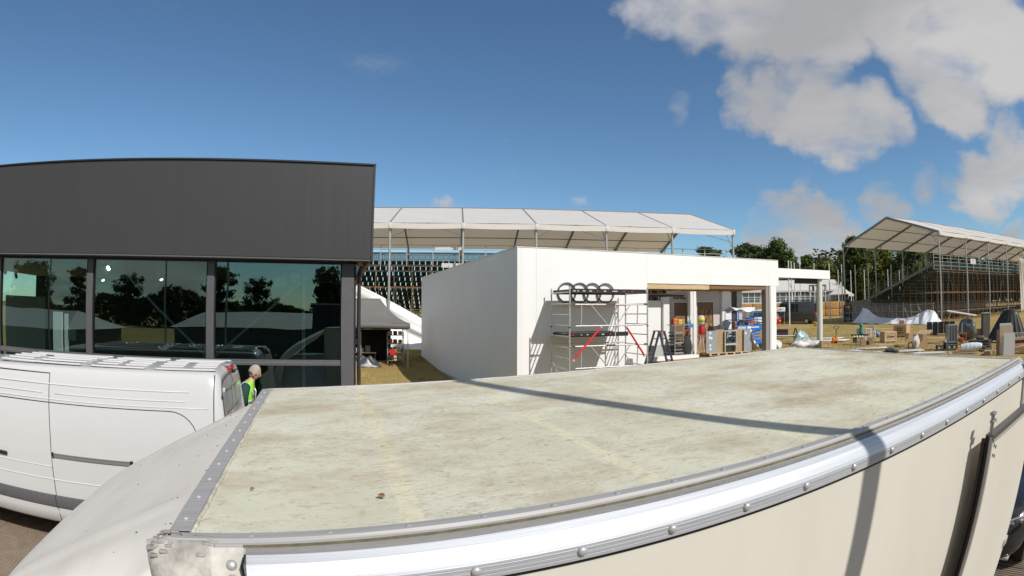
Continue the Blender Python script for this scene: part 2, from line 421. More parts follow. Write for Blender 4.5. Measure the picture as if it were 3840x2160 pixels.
def build_dark():
    t = thing('glazed_pavilion', 'dark grey glazed pavilion with deep blank fascia at the left edge', 'building', (0, 9.15, 0), R(-2.2))
    X0, X1, Y1 = -10.9, 0.552, 9.0
    DK = 0.62
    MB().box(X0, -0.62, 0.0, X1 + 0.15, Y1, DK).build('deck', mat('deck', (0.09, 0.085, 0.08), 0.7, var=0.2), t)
    # fascia: blank box with turned edges
    f = MB(); f.box(X0 - 0.3, -0.30, 4.085, 0.835, 0.0, 5.645); f.box(0.71, 0.0, 4.085, 0.835, Y1, 5.645)
    fo = f.build('fascia', M_FAS, t, bevel=0.008)
    MB().box(X0 - 0.3, -0.325, 5.646, 0.845, 0.0, 5.672).box(0.815, -0.0005, 5.646, 0.848, Y1, 5.672).build('coping', M_BLACK, fo)
    MB().box(0.812, -0.318, 4.07, 0.842, -0.301, 5.645).build('corner_trim', mat('corner trim', (0.05, 0.05, 0.052), 0.4), fo)
    MB().box(X0 - 0.3, -0.302, 4.060, 0.80, -0.02, 4.082).build('drip_edge', M_FRAME, fo)
    MB().box(X0, 0.0, 5.35, 0.70, Y1, 5.45).build('roof', mat('roof membrane', (0.2, 0.2, 0.2), 0.8), t)
    MB().box(X0 + 0.1, 0.12, 4.16, 0.45, Y1 - 0.1, 4.22).build('ceiling', mat('ceiling white', (0.75, 0.75, 0.73), 0.8), t)
    MB().box(X0, -0.01, 4.02, 0.60, 0.12, 4.085).build('head_frame', M_BLACK, t)
    # side and back walls
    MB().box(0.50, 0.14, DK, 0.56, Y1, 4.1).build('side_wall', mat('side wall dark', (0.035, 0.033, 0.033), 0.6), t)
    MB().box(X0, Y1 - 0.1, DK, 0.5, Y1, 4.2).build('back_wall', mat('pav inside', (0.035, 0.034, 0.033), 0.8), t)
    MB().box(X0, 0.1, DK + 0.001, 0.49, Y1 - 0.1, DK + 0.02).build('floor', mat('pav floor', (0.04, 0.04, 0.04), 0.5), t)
    cols = [-10.86, -8.63, -6.367, -4.104, -1.84]
    for i, x in enumerate(cols):
        c = MB().box(x - 0.062, -0.03, DK, x + 0.062, 0.10, 3.785).build('mullion', M_FRAME, t, bevel=0.004)
        MB().box(x - 0.055, -0.012, 3.786, x + 0.055, 0.09, 4.02).build('mullion_top', M_FRAME2, c)
        for q in range(5):
            MB().box(x - 0.045 + q * 0.02, -0.0325, DK, x - 0.041 + q * 0.02, -0.0301, 3.78).build('flute', M_FRAME2, c)
    p = MB().box(0.342, -0.05, DK - 0.3, 0.552, 0.13, 3.80).build('corner_post', M_FRAME, t, bevel=0.004)
    MB().box(0.350, -0.03, 3.801, 0.545, 0.12, 4.03).build('post_head', M_FRAME2, p)
    MB().box(0.556, 0.0, DK - 0.3, 0.585, 0.05, 4.0).build('gasket', M_BLACK, p)
    MB().tube((0.64, 0.08, 0.2), (0.64, 0.08, 3.86), 0.032, 10).path([(0.64, 0.08, 3.85), (0.66, 0.04, 3.95), (0.74, -0.08, 4.05), (0.79, -0.12, 4.09)], 0.032, 10).build('downpipe', mat('downpipe', (0.035, 0.027, 0.026), 0.45), t)
    MB().box(0.60, -0.06, 4.00, 0.80, 0.10, 4.07).build('soffit_bracket', mat('bracket wood', (0.35, 0.27, 0.19), 0.7), t)
    wb = MB().rbox((0.60, 0.05, 2.02 - 0.07), (0.20, 0.22, 0.13), 0.04)
    wb.build('white_wrap', mat('white wrap', (0.75, 0.74, 0.72), 0.7, var=0.2, vscale=20, bump=0.6, bscale=30), t)
    # transom rail, panes above and below
    edges = [X0 + 0.05] + cols[1:] + [0.342]
    xs = cols + [0.404]
    for i in range(len(xs) - 1):
        a, b = xs[i] + 0.063, xs[i + 1] - 0.063
        tr = MB().box(a, -0.02, 2.346, b, 0.08, 2.438).build('transom', M_FRAME, t, bevel=0.003)
        MB().box(a, -0.026, 2.385, b, -0.0205, 2.40).build('transom_lip', mat('lip', (0.17, 0.165, 0.165), 0.4), tr)
        MB().box(a, 0.03, 2.44, b, 0.045, 4.02).build('pane', M_GLASS, t)
        MB().box(a, 0.03, DK + 0.02, b, 0.045, 2.345).build('pane', M_GLASS, t)
        for (q0, q1) in ((a, a + 0.018), (b - 0.018, b)):
            MB().box(q0, 0.0, 2.439, q1, 0.028, 4.02).build('pane_gasket', M_BLACK, t)
    # inside: steel braces, slotted channel, work lamp, spots, papers
    MS = mat('galvanised', (0.55, 0.56, 0.55), 0.4, 0.8)
    MB().tube((-3.86, 0.32, 4.10), (-1.96, 0.32, 2.43), 0.022, 6).build('brace', mat('brace paint', (0.75, 0.75, 0.73), 0.4), t)
    MB().tube((-1.85, 0.32, 2.43), (0.06, 0.32, 4.08), 0.022, 6).build('brace', mat('brace paint'), t)
    ch = MB().box(-0.335, 0.48, DK, -0.285, 0.53, 4.0).build('slotted_channel', MS, t)
    for k in range(46): MB().box(-0.317, 0.4775, 0.7 + k * 0.07, -0.303, 0.4798, 0.735 + k * 0.07).build('slot', M_BLACK, ch)
    lm = MB().rbox((-0.46, 0.40, 3.80), (0.16, 0.12, 0.17), 0.02).rbox((-0.72, 0.38, 3.72), (0.26, 0.14, 0.18), 0.03, RY(0.0)).build('work_lamp', mat('lamp white', (0.8, 0.8, 0.78), 0.5), t)
    MW = mat('spot white', (0.8, 0.8, 0.8), 0.5)
    for i in range(11):
        x = -9.6 + i * 0.88; y = 1.0 + (i % 3) * 0.9
        s = MB().tube((x, y, 4.16), (x, y, 3.95), 0.008, 5).tube((x, y, 3.97), (x + 0.10, y - 0.05, 3.80), 0.042, 10).build('track_spot', MW, t)
        MB().tube((x + 0.101, y - 0.0505, 3.798), (x + 0.106, y - 0.053, 3.789), 0.036, 10).build('spot_bulb', mat('spot bulb', (1.0, 0.82, 0.55), 0.4, emit=14.0 if i == 7 else 6.0) if i in (5, 7) else MW, s)
    bulb = mat('spot lit', (1.0, 0.84, 0.6), 0.4, emit=16.0)
    s = MB().tube((-4.20, 1.2, 4.16), (-4.20, 1.2, 4.0), 0.01, 6).tube((-4.20, 1.2, 4.0), (-4.24, 1.12, 3.95), 0.05, 10).build('track_spot', MW, t)
    MB().tube((-4.2405, 1.119, 3.9494), (-4.245, 1.11, 3.944), 0.045, 10).build('spot_bulb', bulb, s)
    MB().box(-6.06, 1.98, 0.64, -5.82, 2.05, 3.08).build('display_stand', mat('display glow', (0.85, 0.85, 0.85), 0.4, emit=0.35), t)  # white stand given a faint glow of its own in the material
    MB().box(-5.74, 1.98, 0.64, -5.66, 2.05, 3.05).build('display_stand', mat('display glow'), t)
    MB().box(-4.60, 0.05, 2.63, -4.43, 0.055, 2.83).build('paper_notice', mat('paper', (0.8, 0.8, 0.78), 0.8), t)
    MB().box(-9.0, 4.0, DK + .03, -7.5, 4.1, 3.4).build('partition', mat('partition', (0.5, 0.5, 0.5), 0.7), t)
    return t
build_dark()

# ================================================================ WHITE PAVILION
M_WHITE = mat('white panel', (0.80, 0.795, 0.79), 0.55, var=0.025, vscale=0.7, rvar=0.06)
M_JOINT = mat('panel joint', (0.45, 0.45, 0.45), 0.7)
M_GREYP = mat('grey panel', (0.50, 0.49, 0.475), 0.6, var=0.04, vscale=1)
M_WHITE2 = mat('white post', (0.77, 0.765, 0.755), 0.5)
M_WOOD = mat('timber', (0.42, 0.28, 0.14), 0.7, var=0.28, vscale=5, stretch=(0.6, 5, 5), bump=0.2, bscale=40)
M_WOODL = mat('pale timber', (0.55, 0.40, 0.23), 0.7, var=0.22, vscale=6, stretch=(0.6, 5, 5))
M_WOODD = mat('dark timber', (0.20, 0.11, 0.05), 0.6, var=0.3, vscale=5, stretch=(5, 5, 0.6))
M_OSB = mat('osb', (0.50, 0.33, 0.17), 0.75, var=0.35, vscale=28)
M_PLY = mat('plywood', (0.47, 0.33, 0.19), 0.7, var=0.15, vscale=5)
M_CARD = mat('cardboard', (0.37, 0.255, 0.15), 0.85, var=0.1, vscale=3)
def text_mesh(txt, size, extr, name, m, parent, loc, rot=(math.pi / 2, 0, 0), align='LEFT', bold=0.0):
    c = bpy.data.curves.new(name, 'FONT'); c.body = txt; c.size = size; c.extrude = extr; c.align_x = align; c.offset = bold
    o = bpy.data.objects.new(name, c); COL.objects.link(o)
    dg = bpy.context.evaluated_depsgraph_get()
    me = bpy.data.meshes.new_from_object(o.evaluated_get(dg))
    bpy.data.objects.remove(o)
    q = bpy.data.objects.new(name, me); COL.objects.link(q); me.materials.clear(); me.materials.append(m)
    q.parent = parent; q.location = loc; q.rotation_euler = rot
    return q
def ring(mb, c, r, w, d, n=40):
    prof = [(-w / 2, 0), (-w / 2, -d), (w / 2, -d), (w / 2, 0)]
    rings = []
    for i in range(n + 1):
        t = 2 * math.pi * i / n
        rings.append([(c[0] + (r + a) * math.cos(t), c[1] + b, c[2] + (r + a) * math.sin(t)) for a, b in prof])
    mb.loft(rings, True, False, True)
def build_white():
    FY, X0, X1, ZT, ZB = 17.55, 6.60, 19.38, 5.505, 4.345
    t = thing('white_pavilion', 'large white flat-roofed pavilion with four-ring emblem and open front', 'building', (0, 0, 0))
    # left wall: wide sheets
    ys = [FY + 0.0, FY + 1.55, 35.4]
    MB().box(X0, FY + 0.001, -0.6, X0 + 0.2, FY + 1.548, ZT).build('wall_panel', M_WHITE, t)
    MB().box(X0, FY + 1.552, -0.6, X0 + 0.2, 35.4, ZT).build('wall_panel', M_WHITE, t)
    MB().box(X0 + 0.004, FY + 1.547, -0.6, X0 + 0.19, FY + 1.553, ZT - 0.01).build('wall_joint', M_JOINT, t)
    MB().box(X0 - 0.03, FY - 0.02, ZT + 0.001, X1, FY + 0.02, ZT + 0.02).box(X0 - 0.03, FY + 0.0205, ZT + 0.001, X0 + 0.01, 35.41, ZT + 0.02).build('top_trim', M_WHITE2, t)
    MB().box(X0 - 0.012, FY + 1.56, -0.6, X0 - 0.001, 35.4, 0.0).build('base_trim', mat('base trim', (0.5, 0.5, 0.5), 0.6), t)
    # front: panels with open joints
    fx = [X0 + 0.0, 7.303, 11.965]
    for a, b in ((X0 + 0.201, 7.300), (7.308, 11.962)):
        MB().box(a, FY, -0.3, b, FY + 0.2, ZT).build('front_panel', M_WHITE, t)
    MB().box(X0, FY, -0.3, X0 + 0.20, FY + 0.0008, ZT).build('corner_strip', M_WHITE2, t)
    for x in (7.304, 11.965): MB().box(x - 0.003, FY + 0.006, -0.3, x + 0.003, FY + 0.19, ZT - 0.01).build('front_joint', M_JOINT, t)
    MB().box(11.968, FY, ZB, 18.686, FY + 0.2, ZT).build('front_fascia', M_WHITE, t)
    MB().box(18.692, FY, ZB, X1, FY + 0.2, ZT).build('front_fascia', M_WHITE, t)
    MB().box(18.686, FY + 0.006, ZB, 18.692, FY + 0.19, ZT).build('front_joint', M_JOINT, t)
    MB().box(X1 - 0.2, FY + 0.201, ZB, X1, 26.0, ZT).build('side_fascia', M_WHITE, t)
    MB().box(X0 + 0.2, FY + 0.2, ZT - 0.35, X1 - 0.2, 26.0, ZT - 0.25).box(X0 + 0.2, 26.001, ZT - 0.35, 12.1, 35.4, ZT - 0.25).build('roof', mat('flat roof', (0.6, 0.6, 0.6), 0.8), t)
    MB().box(11.9, 26.0, -0.3, 12.1, 35.4, ZT - 0.36).box(X0 + 0.2, 35.2, -0.3, 11.89, 35.4, ZT - 0.36).build('rear_wall', M_WHITE, t)
    # emblem: four linked dark rings
    e = MB()
    for x in (8.47, 8.99, 9.51, 10.06): ring(e, (x, FY - 0.035 - 0.006 * (x > 9.2), 3.945), 0.350, 0.048, 0.028)
    eo = e.build('ring_emblem', mat('emblem grey', (0.10, 0.10, 0.105), 0.4, 0.0), t)
    eo['label'] = 'four interlocked dark grey rings in a row'
    # soffit and timber beam of the opening
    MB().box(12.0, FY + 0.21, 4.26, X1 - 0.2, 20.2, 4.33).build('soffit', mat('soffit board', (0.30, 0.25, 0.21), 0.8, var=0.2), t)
    MB().box(11.98, FY + 0.03, 4.135, 15.13, FY + 0.17, 4.344).build('timber_beam', M_WOODL, t, bevel=0.006)
    MB().box(15.13, FY + 0.05, 4.17, 18.68, FY + 0.16, 4.344).build('timber_beam', M_WOODD, t)
    for k in range(9):
        x = 12.6 + k * 0.75
        MB().box(x, FY + 0.22, 4.17, x + 0.06, 20.1, 4.259).build('joist', M_WOOD, t)
    for k in range(4): MB().box(12.13, 18.1 + k * 0.42, 3.86 + 0.03 * k, 14.2, 18.17 + k * 0.42, 3.93 + 0.03 * k).build('batten', M_GREYP if k % 2 else mat('batten dark', (0.05, 0.05, 0.05), 0.7), t)
    MB().box(12.0, FY + 0.21, 0.2, 12.12, 25.99, 4.25).build('jamb_wall', M_WHITE, t)
    # rear wing under the canopy: inner walls, posts, doors; scaled out about the camera
    MB().box(18.9, 28.0, 0.3, 20.16, 28.12, 3.93).build('inner_wall', M_WHITE, t)
    MB().box(20.17, 27.8, 0.3, 20.62, 28.1, 4.15).build('inner_post', M_WHITE2, t)
    WG = mat('warm grey wall', (0.55, 0.50, 0.475), 0.7)
    s = MB().box(21.0, 28.5, 3.82, 22.80, 28.62, 4.60).box(21.0, 28.5, 0.3, 21.50, 28.62, 3.82).box(22.62, 28.5, 0.3, 22.80, 28.62, 3.82).build('shop_wall', WG, t)
    MB().box(21.46, 28.475, 3.82, 22.64, 28.498, 3.86).box(21.46, 28.475, 0.6, 21.50, 28.498, 3.82).build('door_trim', M_WHITE2, s)
    MB().box(21.51, 28.56, 0.4, 22.61, 28.6, 3.81).build('door_leaf', M_WOODD, t)
    tx = text_mesh('Audi Shop', 0.245, 0.008, 'lettering', mat('letter black', (0.012, 0.012, 0.012), 0.5), t, (21.46, 28.488, 4.055), bold=0.004)
    tx['label'] = 'small black sign lettering on the grey inner wall'
    MB().box(22.72, 27.9, 0.3, 22.95, 28.2, 4.4).build('grey_post', M_GREYP, t)
    MB().box(21.67, 27.0, 0.45, 21.92, 27.25, 4.55).build('post', mat('cream post', (0.70, 0.69, 0.64), 0.6), t)
    MB().box(21.925, 26.98, 0.45, 22.13, 27.25, 4.55).build('post', M_WHITE2, t)
    MB().box(18.6, 26.6, 0.3, 21.66, 27.2, 1.21).build('counter', mat('counter grey', (0.46, 0.46, 0.45), 0.6), t)
    MB().box(17.6, 25.3, 0.2, 20.95, 25.8, 0.70).build('plinth', M_WHITE, t)
    w2 = MB().box(23.38, 28.5, 3.86, 25.50, 28.62, 4.75).box(24.86, 28.5, 0.4, 25.50, 28.62, 3.86).build('grey_wall', WG, t)
    MB().box(23.38, 28.475, 3.86, 24.90, 28.498, 3.90).box(24.862, 28.475, 0.6, 24.90, 28.498, 3.86).build('door_trim', M_WHITE2, w2)
    d = MB().box(23.38, 28.56, 0.4, 24.85, 28.6, 3.85).build('timber_door', M_WOODD, t)
    for i in range(4):
        for j in range(3):
            MB().rbox((23.58 + i * 0.36, 28.55, 1.0 + j * 1.0), (0.24, 0.02, 0.84), 0.01).build('door_panel', mat('door panel', (0.30, 0.16, 0.065), 0.5, var=0.3, vscale=6, stretch=(4, 4, 0.6)), d)
    for q in (1, -1): MB().tube((23.45, 28.5, 2.2 - q * 1.2), (24.6, 28.5, 2.2 + q * 1.2), 0.02, 6).build('cross_brace', mat('brace dark', (0.09, 0.07, 0.06), 0.6), d)
    MB().box(25.51, 28.3, 0.4, 26.36, 28.62, 4.75).build('white_pier', M_WHITE, t)
    MB().box(26.39, 28.45, 0.4, 26.95, 28.6, 4.70).build('dark_panel', mat('dark panel', (0.06, 0.05, 0.055), 0.6), t)
    MB().box(26.97, 28.35, 0.4, 27.42, 28.6, 4.70).build('grey_pier', M_GREYP, t)
    MB().box(20.2, 27.5, 4.76, 27.5, 27.75, 4.90).build('header', M_WHITE2, t)
    # corner column
    MB().box(18.52, FY + 0.03, 0.2, 18.72, FY + 0.3, ZB - 0.001).build('column_side', mat('column grey', (0.25, 0.235, 0.225), 0.6), t)
    MB().box(18.723, FY + 0.04, 0.2, 18.75, FY + 0.3, ZB - 0.001).build('column_gap', M_BLACK, t)
    MB().box(18.753, FY + 0.02, 0.2, 18.84, FY + 0.3, ZB - 0.001).build('column_side', M_GREYP, t)
    MB().box(18.843, FY + 0.01, 0.2, 19.20, FY + 0.32, ZB - 0.001).build('column', M_WHITE, t)
    MB().box(12.13, 17.58, -0.4, 19.4, 25.25, 0.36).build('floor', M_PLY, t)
    return t
build_white()
def build_canopy():
    t = thing('white_canopy', 'thin white flat canopy on a round post, beside the white pavilion', 'canopy', (0, 0, 0))
    # quadrilateral slab: the front edge runs on from the pavilion, the rear edge closes towards the right end
    fr = MB(); fr.box(19.5, 26.0, 5.46, 34.62, 26.12, 6.085)
    fr.build('canopy_fascia', M_WHITE, t)
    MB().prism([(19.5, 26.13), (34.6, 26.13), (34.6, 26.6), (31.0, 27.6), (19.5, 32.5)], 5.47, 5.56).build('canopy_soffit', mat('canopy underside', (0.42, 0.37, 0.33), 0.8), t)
    MB().prism([(19.5, 26.13), (34.6, 26.13), (34.6, 26.6), (31.0, 27.6), (19.5, 32.5)], 5.57, 6.05).build('canopy_roof', M_WHITE, t)
    z = ground(33.6, 26.5)
    MB().tube((33.75, 26.4, z - 0.1), (33.75, 26.4, 5.465), 0.22, 14).build('post', mat('canopy post', (0.62, 0.63, 0.57), 0.5), t)
    MB().box(31.0, 26.4, 5.1, 33.5, 26.5, 5.468).build('bracket', M_BLACK, t)
build_canopy()
# ================================================================ BOX TRUCK IN THE FOREGROUND
M_ALU = mat('brushed aluminium', (0.56, 0.575, 0.60), 0.45, 0.5, var=0.12, vscale=3, stretch=(0.25, 40, 40), bump=0.06, bscale=8, rvar=0.10)
M_ALU2 = mat('dull aluminium', (0.40, 0.385, 0.37), 0.55, 0.15, var=0.16, vscale=5, stretch=(0.3, 20, 20), dirt=(0.22, 0.2, 0.17), dirt_amt=0.5, dirt_scale=6)
M_RIV = mat('rivet', (0.40, 0.39, 0.38), 0.6, 0.1, var=0.2, vscale=40)
M_SEAL = mat('mastic', (0.30, 0.275, 0.25), 0.9, var=0.4, vscale=25, bump=0.8, bscale=50)
M_CREAM = mat('cream side panel', (0.66, 0.62, 0.535), 0.38, var=0.035, vscale=1.5, dirt=(0.5, 0.45, 0.38), dirt_amt=0.25, dirt_scale=1.2, stretch=(1, 1, 0.3))
def roof_mat():
    m = bpy.data.materials.new('weathered grp roof'); m.use_nodes = True
    nt = m.node_tree; N, L = nt.nodes.new, nt.links.new; b = nt.nodes['Principled BSDF']
    b.inputs['Roughness'].default_value = 0.72; b.inputs['Specular IOR Level'].default_value = 0.3
    tc = N('ShaderNodeTexCoord'); o = tc.outputs['Object']
    def ns(src, sc, d, r=0.6, dist=0.0):
        n = N('ShaderNodeTexNoise'); n.inputs['Scale'].default_value = sc; n.inputs['Detail'].default_value = d; n.inputs['Roughness'].default_value = r; n.inputs['Distortion'].default_value = dist
        L(src, n.inputs['Vector']); return n.outputs['Fac']
    def mp(sx, sy, rz=0):
        q = N('ShaderNodeMapping'); q.inputs['Scale'].default_value = (sx, sy, 1); q.inputs['Rotation'].default_value = (0, 0, rz); L(o, q.inputs[0]); return q.outputs[0]
    def rng(src, a, b_, c=0.0, d=1.0):
        q = N('ShaderNodeMapRange'); q.inputs[1].default_value = a; q.inputs[2].default_value = b_; q.inputs[3].default_value = c; q.inputs[4].default_value = d; L(src, q.inputs[0]); return q.outputs[0]
    def mul(a, b_):
        q = N('ShaderNodeMath'); q.operation = 'MULTIPLY'; L(a, q.inputs[0])
        if isinstance(b_, float): q.inputs[1].default_value = b_
        else: L(b_, q.inputs[1])
        return q.outputs[0]
    def mix(f, a, col):
        q = N('ShaderNodeMix'); q.data_type = 'RGBA'; L(f, q.inputs[0]); L(a, q.inputs[6]); q.inputs[7].default_value = (*col, 1); return q.outputs[2]
    r = N('ShaderNodeValToRGB'); e = r.color_ramp.elements
    e[0].position = 0.3; e[0].color = (0.545, 0.52, 0.385, 1); e[1].position = 0.7; e[1].color = (0.665, 0.645, 0.525, 1)
    L(ns(o, 1.6, 6), r.inputs[0]); cur = r.outputs[0]
    # paler cross bands where the roof sticks run underneath
    sx = N('ShaderNodeSeparateXYZ'); L(o, sx.inputs[0])
    fr = N('ShaderNodeMath'); fr.operation = 'MULTIPLY_ADD'; fr.inputs[1].default_value = 1 / 0.667; fr.inputs[2].default_value = 0.11; L(sx.outputs[0], fr.inputs[0])
    wob = mul(ns(mp(4, 1.0), 2.0, 2), 0.03)
    f2 = N('ShaderNodeMath'); f2.operation = 'ADD'; L(fr.outputs[0], f2.inputs[0]); L(wob, f2.inputs[1])
    pp = N('ShaderNodeMath'); pp.operation = 'PINGPONG'; pp.inputs[1].default_value = 0.5; L(f2.outputs[0], pp.inputs[0])
    band = rng(pp.outputs[0], 0.030, 0.045, 1.0, 0.0)
    cur = mix(mul(band, 0.55), cur, (0.70, 0.64, 0.43))
    # soft brown staining, then fine dark scratches lying mostly along the body
    cur = mix(mul(rng(ns(mp(0.9, 1.3), 1.5, 10, 0.74), 0.46, 0.70), 0.8), cur, (0.33, 0.235, 0.13))
    cur = mix(mul(rng(ns(mp(3.0, 4.6, 0.12), 6.0, 9, 0.78), 0.52, 0.66), 0.65), cur, (0.36, 0.30, 0.20))
    sc1 = mul(rng(ns(mp(2.4, 6.5, 0.28), 15, 5, 0.62, 0.9), 0.585, 0.66), rng(ns(o, 2.3, 4), 0.42, 0.6))
    sc2 = mul(rng(ns(mp(2.6, 8, -0.2), 19, 5, 0.6, 0.9), 0.60, 0.67), rng(ns(o, 3.1, 4), 0.46, 0.6))
    cur = mix(mul(sc1, 0.75), cur, (0.12, 0.095, 0.06)); cur = mix(mul(sc2, 0.7), cur, (0.10, 0.08, 0.05))
    sc3 = rng(ns(mp(1, 6, 0.9), 24, 3, 0.5, 0.5), 0.70, 0.76)
    cur = mix(mul(sc3, 0.5), cur, (0.62, 0.60, 0.50))
    sp = rng(ns(o, 55, 2), 0.70, 0.76); cur = mix(mul(sp, 0.5), cur, (0.09, 0.07, 0.04))
    L(cur, b.inputs['Base Color'])
    bp = N('ShaderNodeBump'); bp.inputs['Strength'].default_value = 0.35; bp.inputs['Distance'].default_value = 0.006
    L(ns(mp(1, 4, 0.1), 22, 6, 0.7), bp.inputs['Height']); L(bp.outputs[0], b.inputs['Normal'])
    return m
def build_truck():
    LT, WT, ZR = 4.245, 2.202, 2.738
    u = Vector((0.9993, -0.0107, 0.0342)).normalized(); v = Vector((0.0102, 0.9998, 0.0158)); v = (v - u * v.dot(u)).normalized(); w = u.cross(v)
    org = Vector((-0.374, 1.157, CAMH - 0.512)) - w * ZR
    t = thing('box_truck', 'white box truck with worn cream roof and aluminium edge rails in the foreground', 'truck')
    t.matrix_world = Matrix(((u.x, v.x, w.x, org.x), (u.y, v.y, w.y, org.y), (u.z, v.z, w.z, org.z), (0, 0, 0, 1)))
    Z = ZR
    # roof sheet
    rb = MB()
    rb.grid(lambda a, b: (0.028 + (LT - 0.05) * a, 0.052 + (WT - 0.075) * b, Z - 0.001 + 0.004 * math.sin(a * math.pi * 6.3) ** 2 * math.sin(b * math.pi)), 60, 24)
    rb.build('roof', roof_mat(), t)
    # near side edge rail, extruded profile
    prof = [(0.054, -0.004), (0.054, 0.004), (0.015, 0.006), (0.012, 0.013), (0.001, 0.013), (-0.003, 0.005), (-0.011, 0.004), (-0.013, -0.003),
            (-0.030, -0.013), (-0.048, -0.027), (-0.060, -0.041), (-0.068, -0.054), (-0.072, -0.064), (-0.0725, -0.0685), (-0.071, -0.0690), (-0.071, -0.0715), (-0.0735, -0.072), (-0.0735, -0.0795), (-0.0722, -0.080), (-0.0722, -0.082), (-0.0735, -0.0825), (-0.0735, -0.090), (-0.0722, -0.0905), (-0.0722, -0.0925), (-0.0735, -0.093), (-0.0735, -0.101), (-0.062, -0.104), (0.03, -0.104)]
    def rail(x0, x1, cut, name, m, extra=0.0):
        mb = MB()
        pr = cut
        rings = [[(x, p[0] - extra * (p[0] < -0.012), Z + p[1]) for p in pr] for x in (x0, x1)]
        mb.loft(rings, False, False, False)
        return mb.build(name, m, t)
    gut = rail(0.02, LT, prof[:9], 'roof_rail', M_ALU2)
    cove = rail(0.195, LT - 0.06, prof[7:], 'cove_rail', M_ALU)
    MB().box(0.19, -0.0135, Z - 0.004, LT - 0.06, -0.0045, Z + 0.0035).build('sealant_line', mat('olive sealant', (0.16, 0.14, 0.08), 0.9, var=0.3, vscale=30), cove)
    # rivets along both rails
    rv = MB().lathe([(0.0085, 0), (0.0085, 0.001), (0.0065, 0.0035), (0.003, 0.0048), (0.0005, 0.005)], 10)
    r0 = rv.build('rivet', M_RIV, gut, loc=(0.204, 0.026, Z + 0.0055))
    for k in range(1, 23): inst(r0, gut, (0.204 + 0.1775 * k, 0.026, Z + 0.0055))
    bv = MB().lathe([(0.0125, 0), (0.0125, 0.002), (0.0115, 0.005), (0.008, 0.0085), (0.003, 0.0095), (0.0005, 0.0096)], 14)
    b0 = bv.build('dome_rivet', mat('dome rivet', (0.50, 0.49, 0.47), 0.4, 0.4), cove, loc=(0.43, -0.0732, Z - 0.079), rot=(math.pi / 2, 0, 0))
    for k in range(1, 15): inst(b0, cove, (0.43 + 0.2555 * k, -0.0732, Z - 0.079), (math.pi / 2, 0, 0))
    # front strip with rivets
    fs = MB().loft([[(-0.005, y, Z - 0.06), (-0.005, y, Z - 0.004), (0.0, y, Z + 0.004), (0.052, y, Z + 0.005), (0.056, y, Z - 0.004)] for y in (0.06, WT)], False, False, False).build('front_strip', M_ALU2, t)
    for k in range(13): inst(r0, fs, (0.026, 0.14 + k * 0.16, Z + 0.0045))
    MB().path([(0.060 + 0.0015 * math.sin(i * 2.3) + 0.0012 * math.sin(i * 5.1), 0.06 + i * 0.0465, Z + 0.001) for i in range(46)], 0.0055, 6).build('sealant_bead', mat('white sealant', (0.5, 0.46, 0.38), 0.85, var=0.3, vscale=40), fs)
    MB().path([(0.03 + (LT - 0.06) * i / 80, WT - 0.018 + 0.003 * math.sin(i * 1.7), Z + 0.001) for i in range(81)], 0.009, 6).build('far_rail', M_ALU2, t)
    MB().box(LT - 0.03, 0.06, Z - 0.05, LT + 0.01, WT - 0.03, Z + 0.004).build('rear_strip', M_ALU2, t)
    # front corner casting with capping plate and mastic
    cc = MB()
    cpr = [(0.02, 0.004), (-0.004, 0.010), (-0.022, 0.002), (-0.040, -0.014), (-0.058, -0.034), (-0.072, -0.058), (-0.078, -0.085), (-0.078, -0.115), (-0.02, -0.118)]
    rings = []
    for x, s in ((-0.045, 0.35), (-0.034, 0.62), (-0.015, 0.85), (0.01, 0.97), (0.05, 1.0), (0.125, 1.0)):
        rings.append([(x, 0.02 + (p[0] - 0.02) * s, Z + 0.004 + (p[1] - 0.004) * (0.6 + 0.4 * s) - (1 - s) * 0.012) for p in cpr])
    cc.loft(rings, False, False, True)
    co = cc.build('corner_casting', mat('grimy casting', (0.44, 0.41, 0.365), 0.65, 0.0, var=0.3, vscale=14, dirt=(0.10, 0.09, 0.08), dirt_amt=0.7, dirt_scale=9), t)
    rings = [[(x, p[0] - 0.002, Z + p[1] + 0.001) for p in cpr[2:-1]] for x in (0.118, 0.192)]
    pl = MB().loft(rings, False, False, True).build('capping_plate', mat('capping plate', (0.52, 0.49, 0.44), 0.6, 0.0, var=0.2, vscale=20, dirt=(0.2, 0.18, 0.15), dirt_amt=0.5, dirt_scale=12), co)
    for z, y in ((-0.026, -0.0535), (-0.052, -0.0725)):
        inst(b0, pl, (0.165, y, Z + z), (R(58), 0, 0))
    MB().box(0.190, -0.082, Z - 0.108, 0.196, -0.018, Z - 0.012).build('plate_gap', M_BLACK, co)
    ms = MB(); rr = random.Random(5)
    for k in range(34):
        a = rr.uniform(-0.03, 0.12); y = rr.uniform(-0.012, 0.03) if k % 2 else rr.uniform(-0.04, 0.01)
        if k < 14: a, y = rr.uniform(-0.03, 0.03), rr.uniform(-0.03, 0.055)
        s = rr.uniform(0.004, 0.011)
        z = Z + 0.006 - max(0, -y - 0.01) * 0.75 - max(0, -a) * 0.4
        ms.rbox((a, y, z), (s * 2.4, s * 1.6, s), s * 0.4, None, 2)
    mo = ms.build('mastic_smear', M_SEAL, co); mo['kind'] = 'stuff'
    MB().rbox((-0.052, -0.06, Z - 0.15), (0.03, 0.03, 0.09), 0.012).build('marker_lamp', mat('marker lamp', (0.02, 0.018, 0.016), 0.3), co)
    # side panels, rear frame, floor
    sp = MB().box(0.0, -0.062, Z - 2.02, LT - 0.10, -0.03, Z - 0.102).build('side_panel', M_CREAM, t)
    MB().box(0.0, -0.0655, Z - 0.1125, LT - 0.1, -0.0625, Z - 0.1045).build('shadow_gap', M_BLACK, sp)
    MB().box(0.0, WT - 0.02, Z - 2.02, LT - 0.05, WT + 0.0, Z - 0.012).build('side_panel', M_CREAM, t)
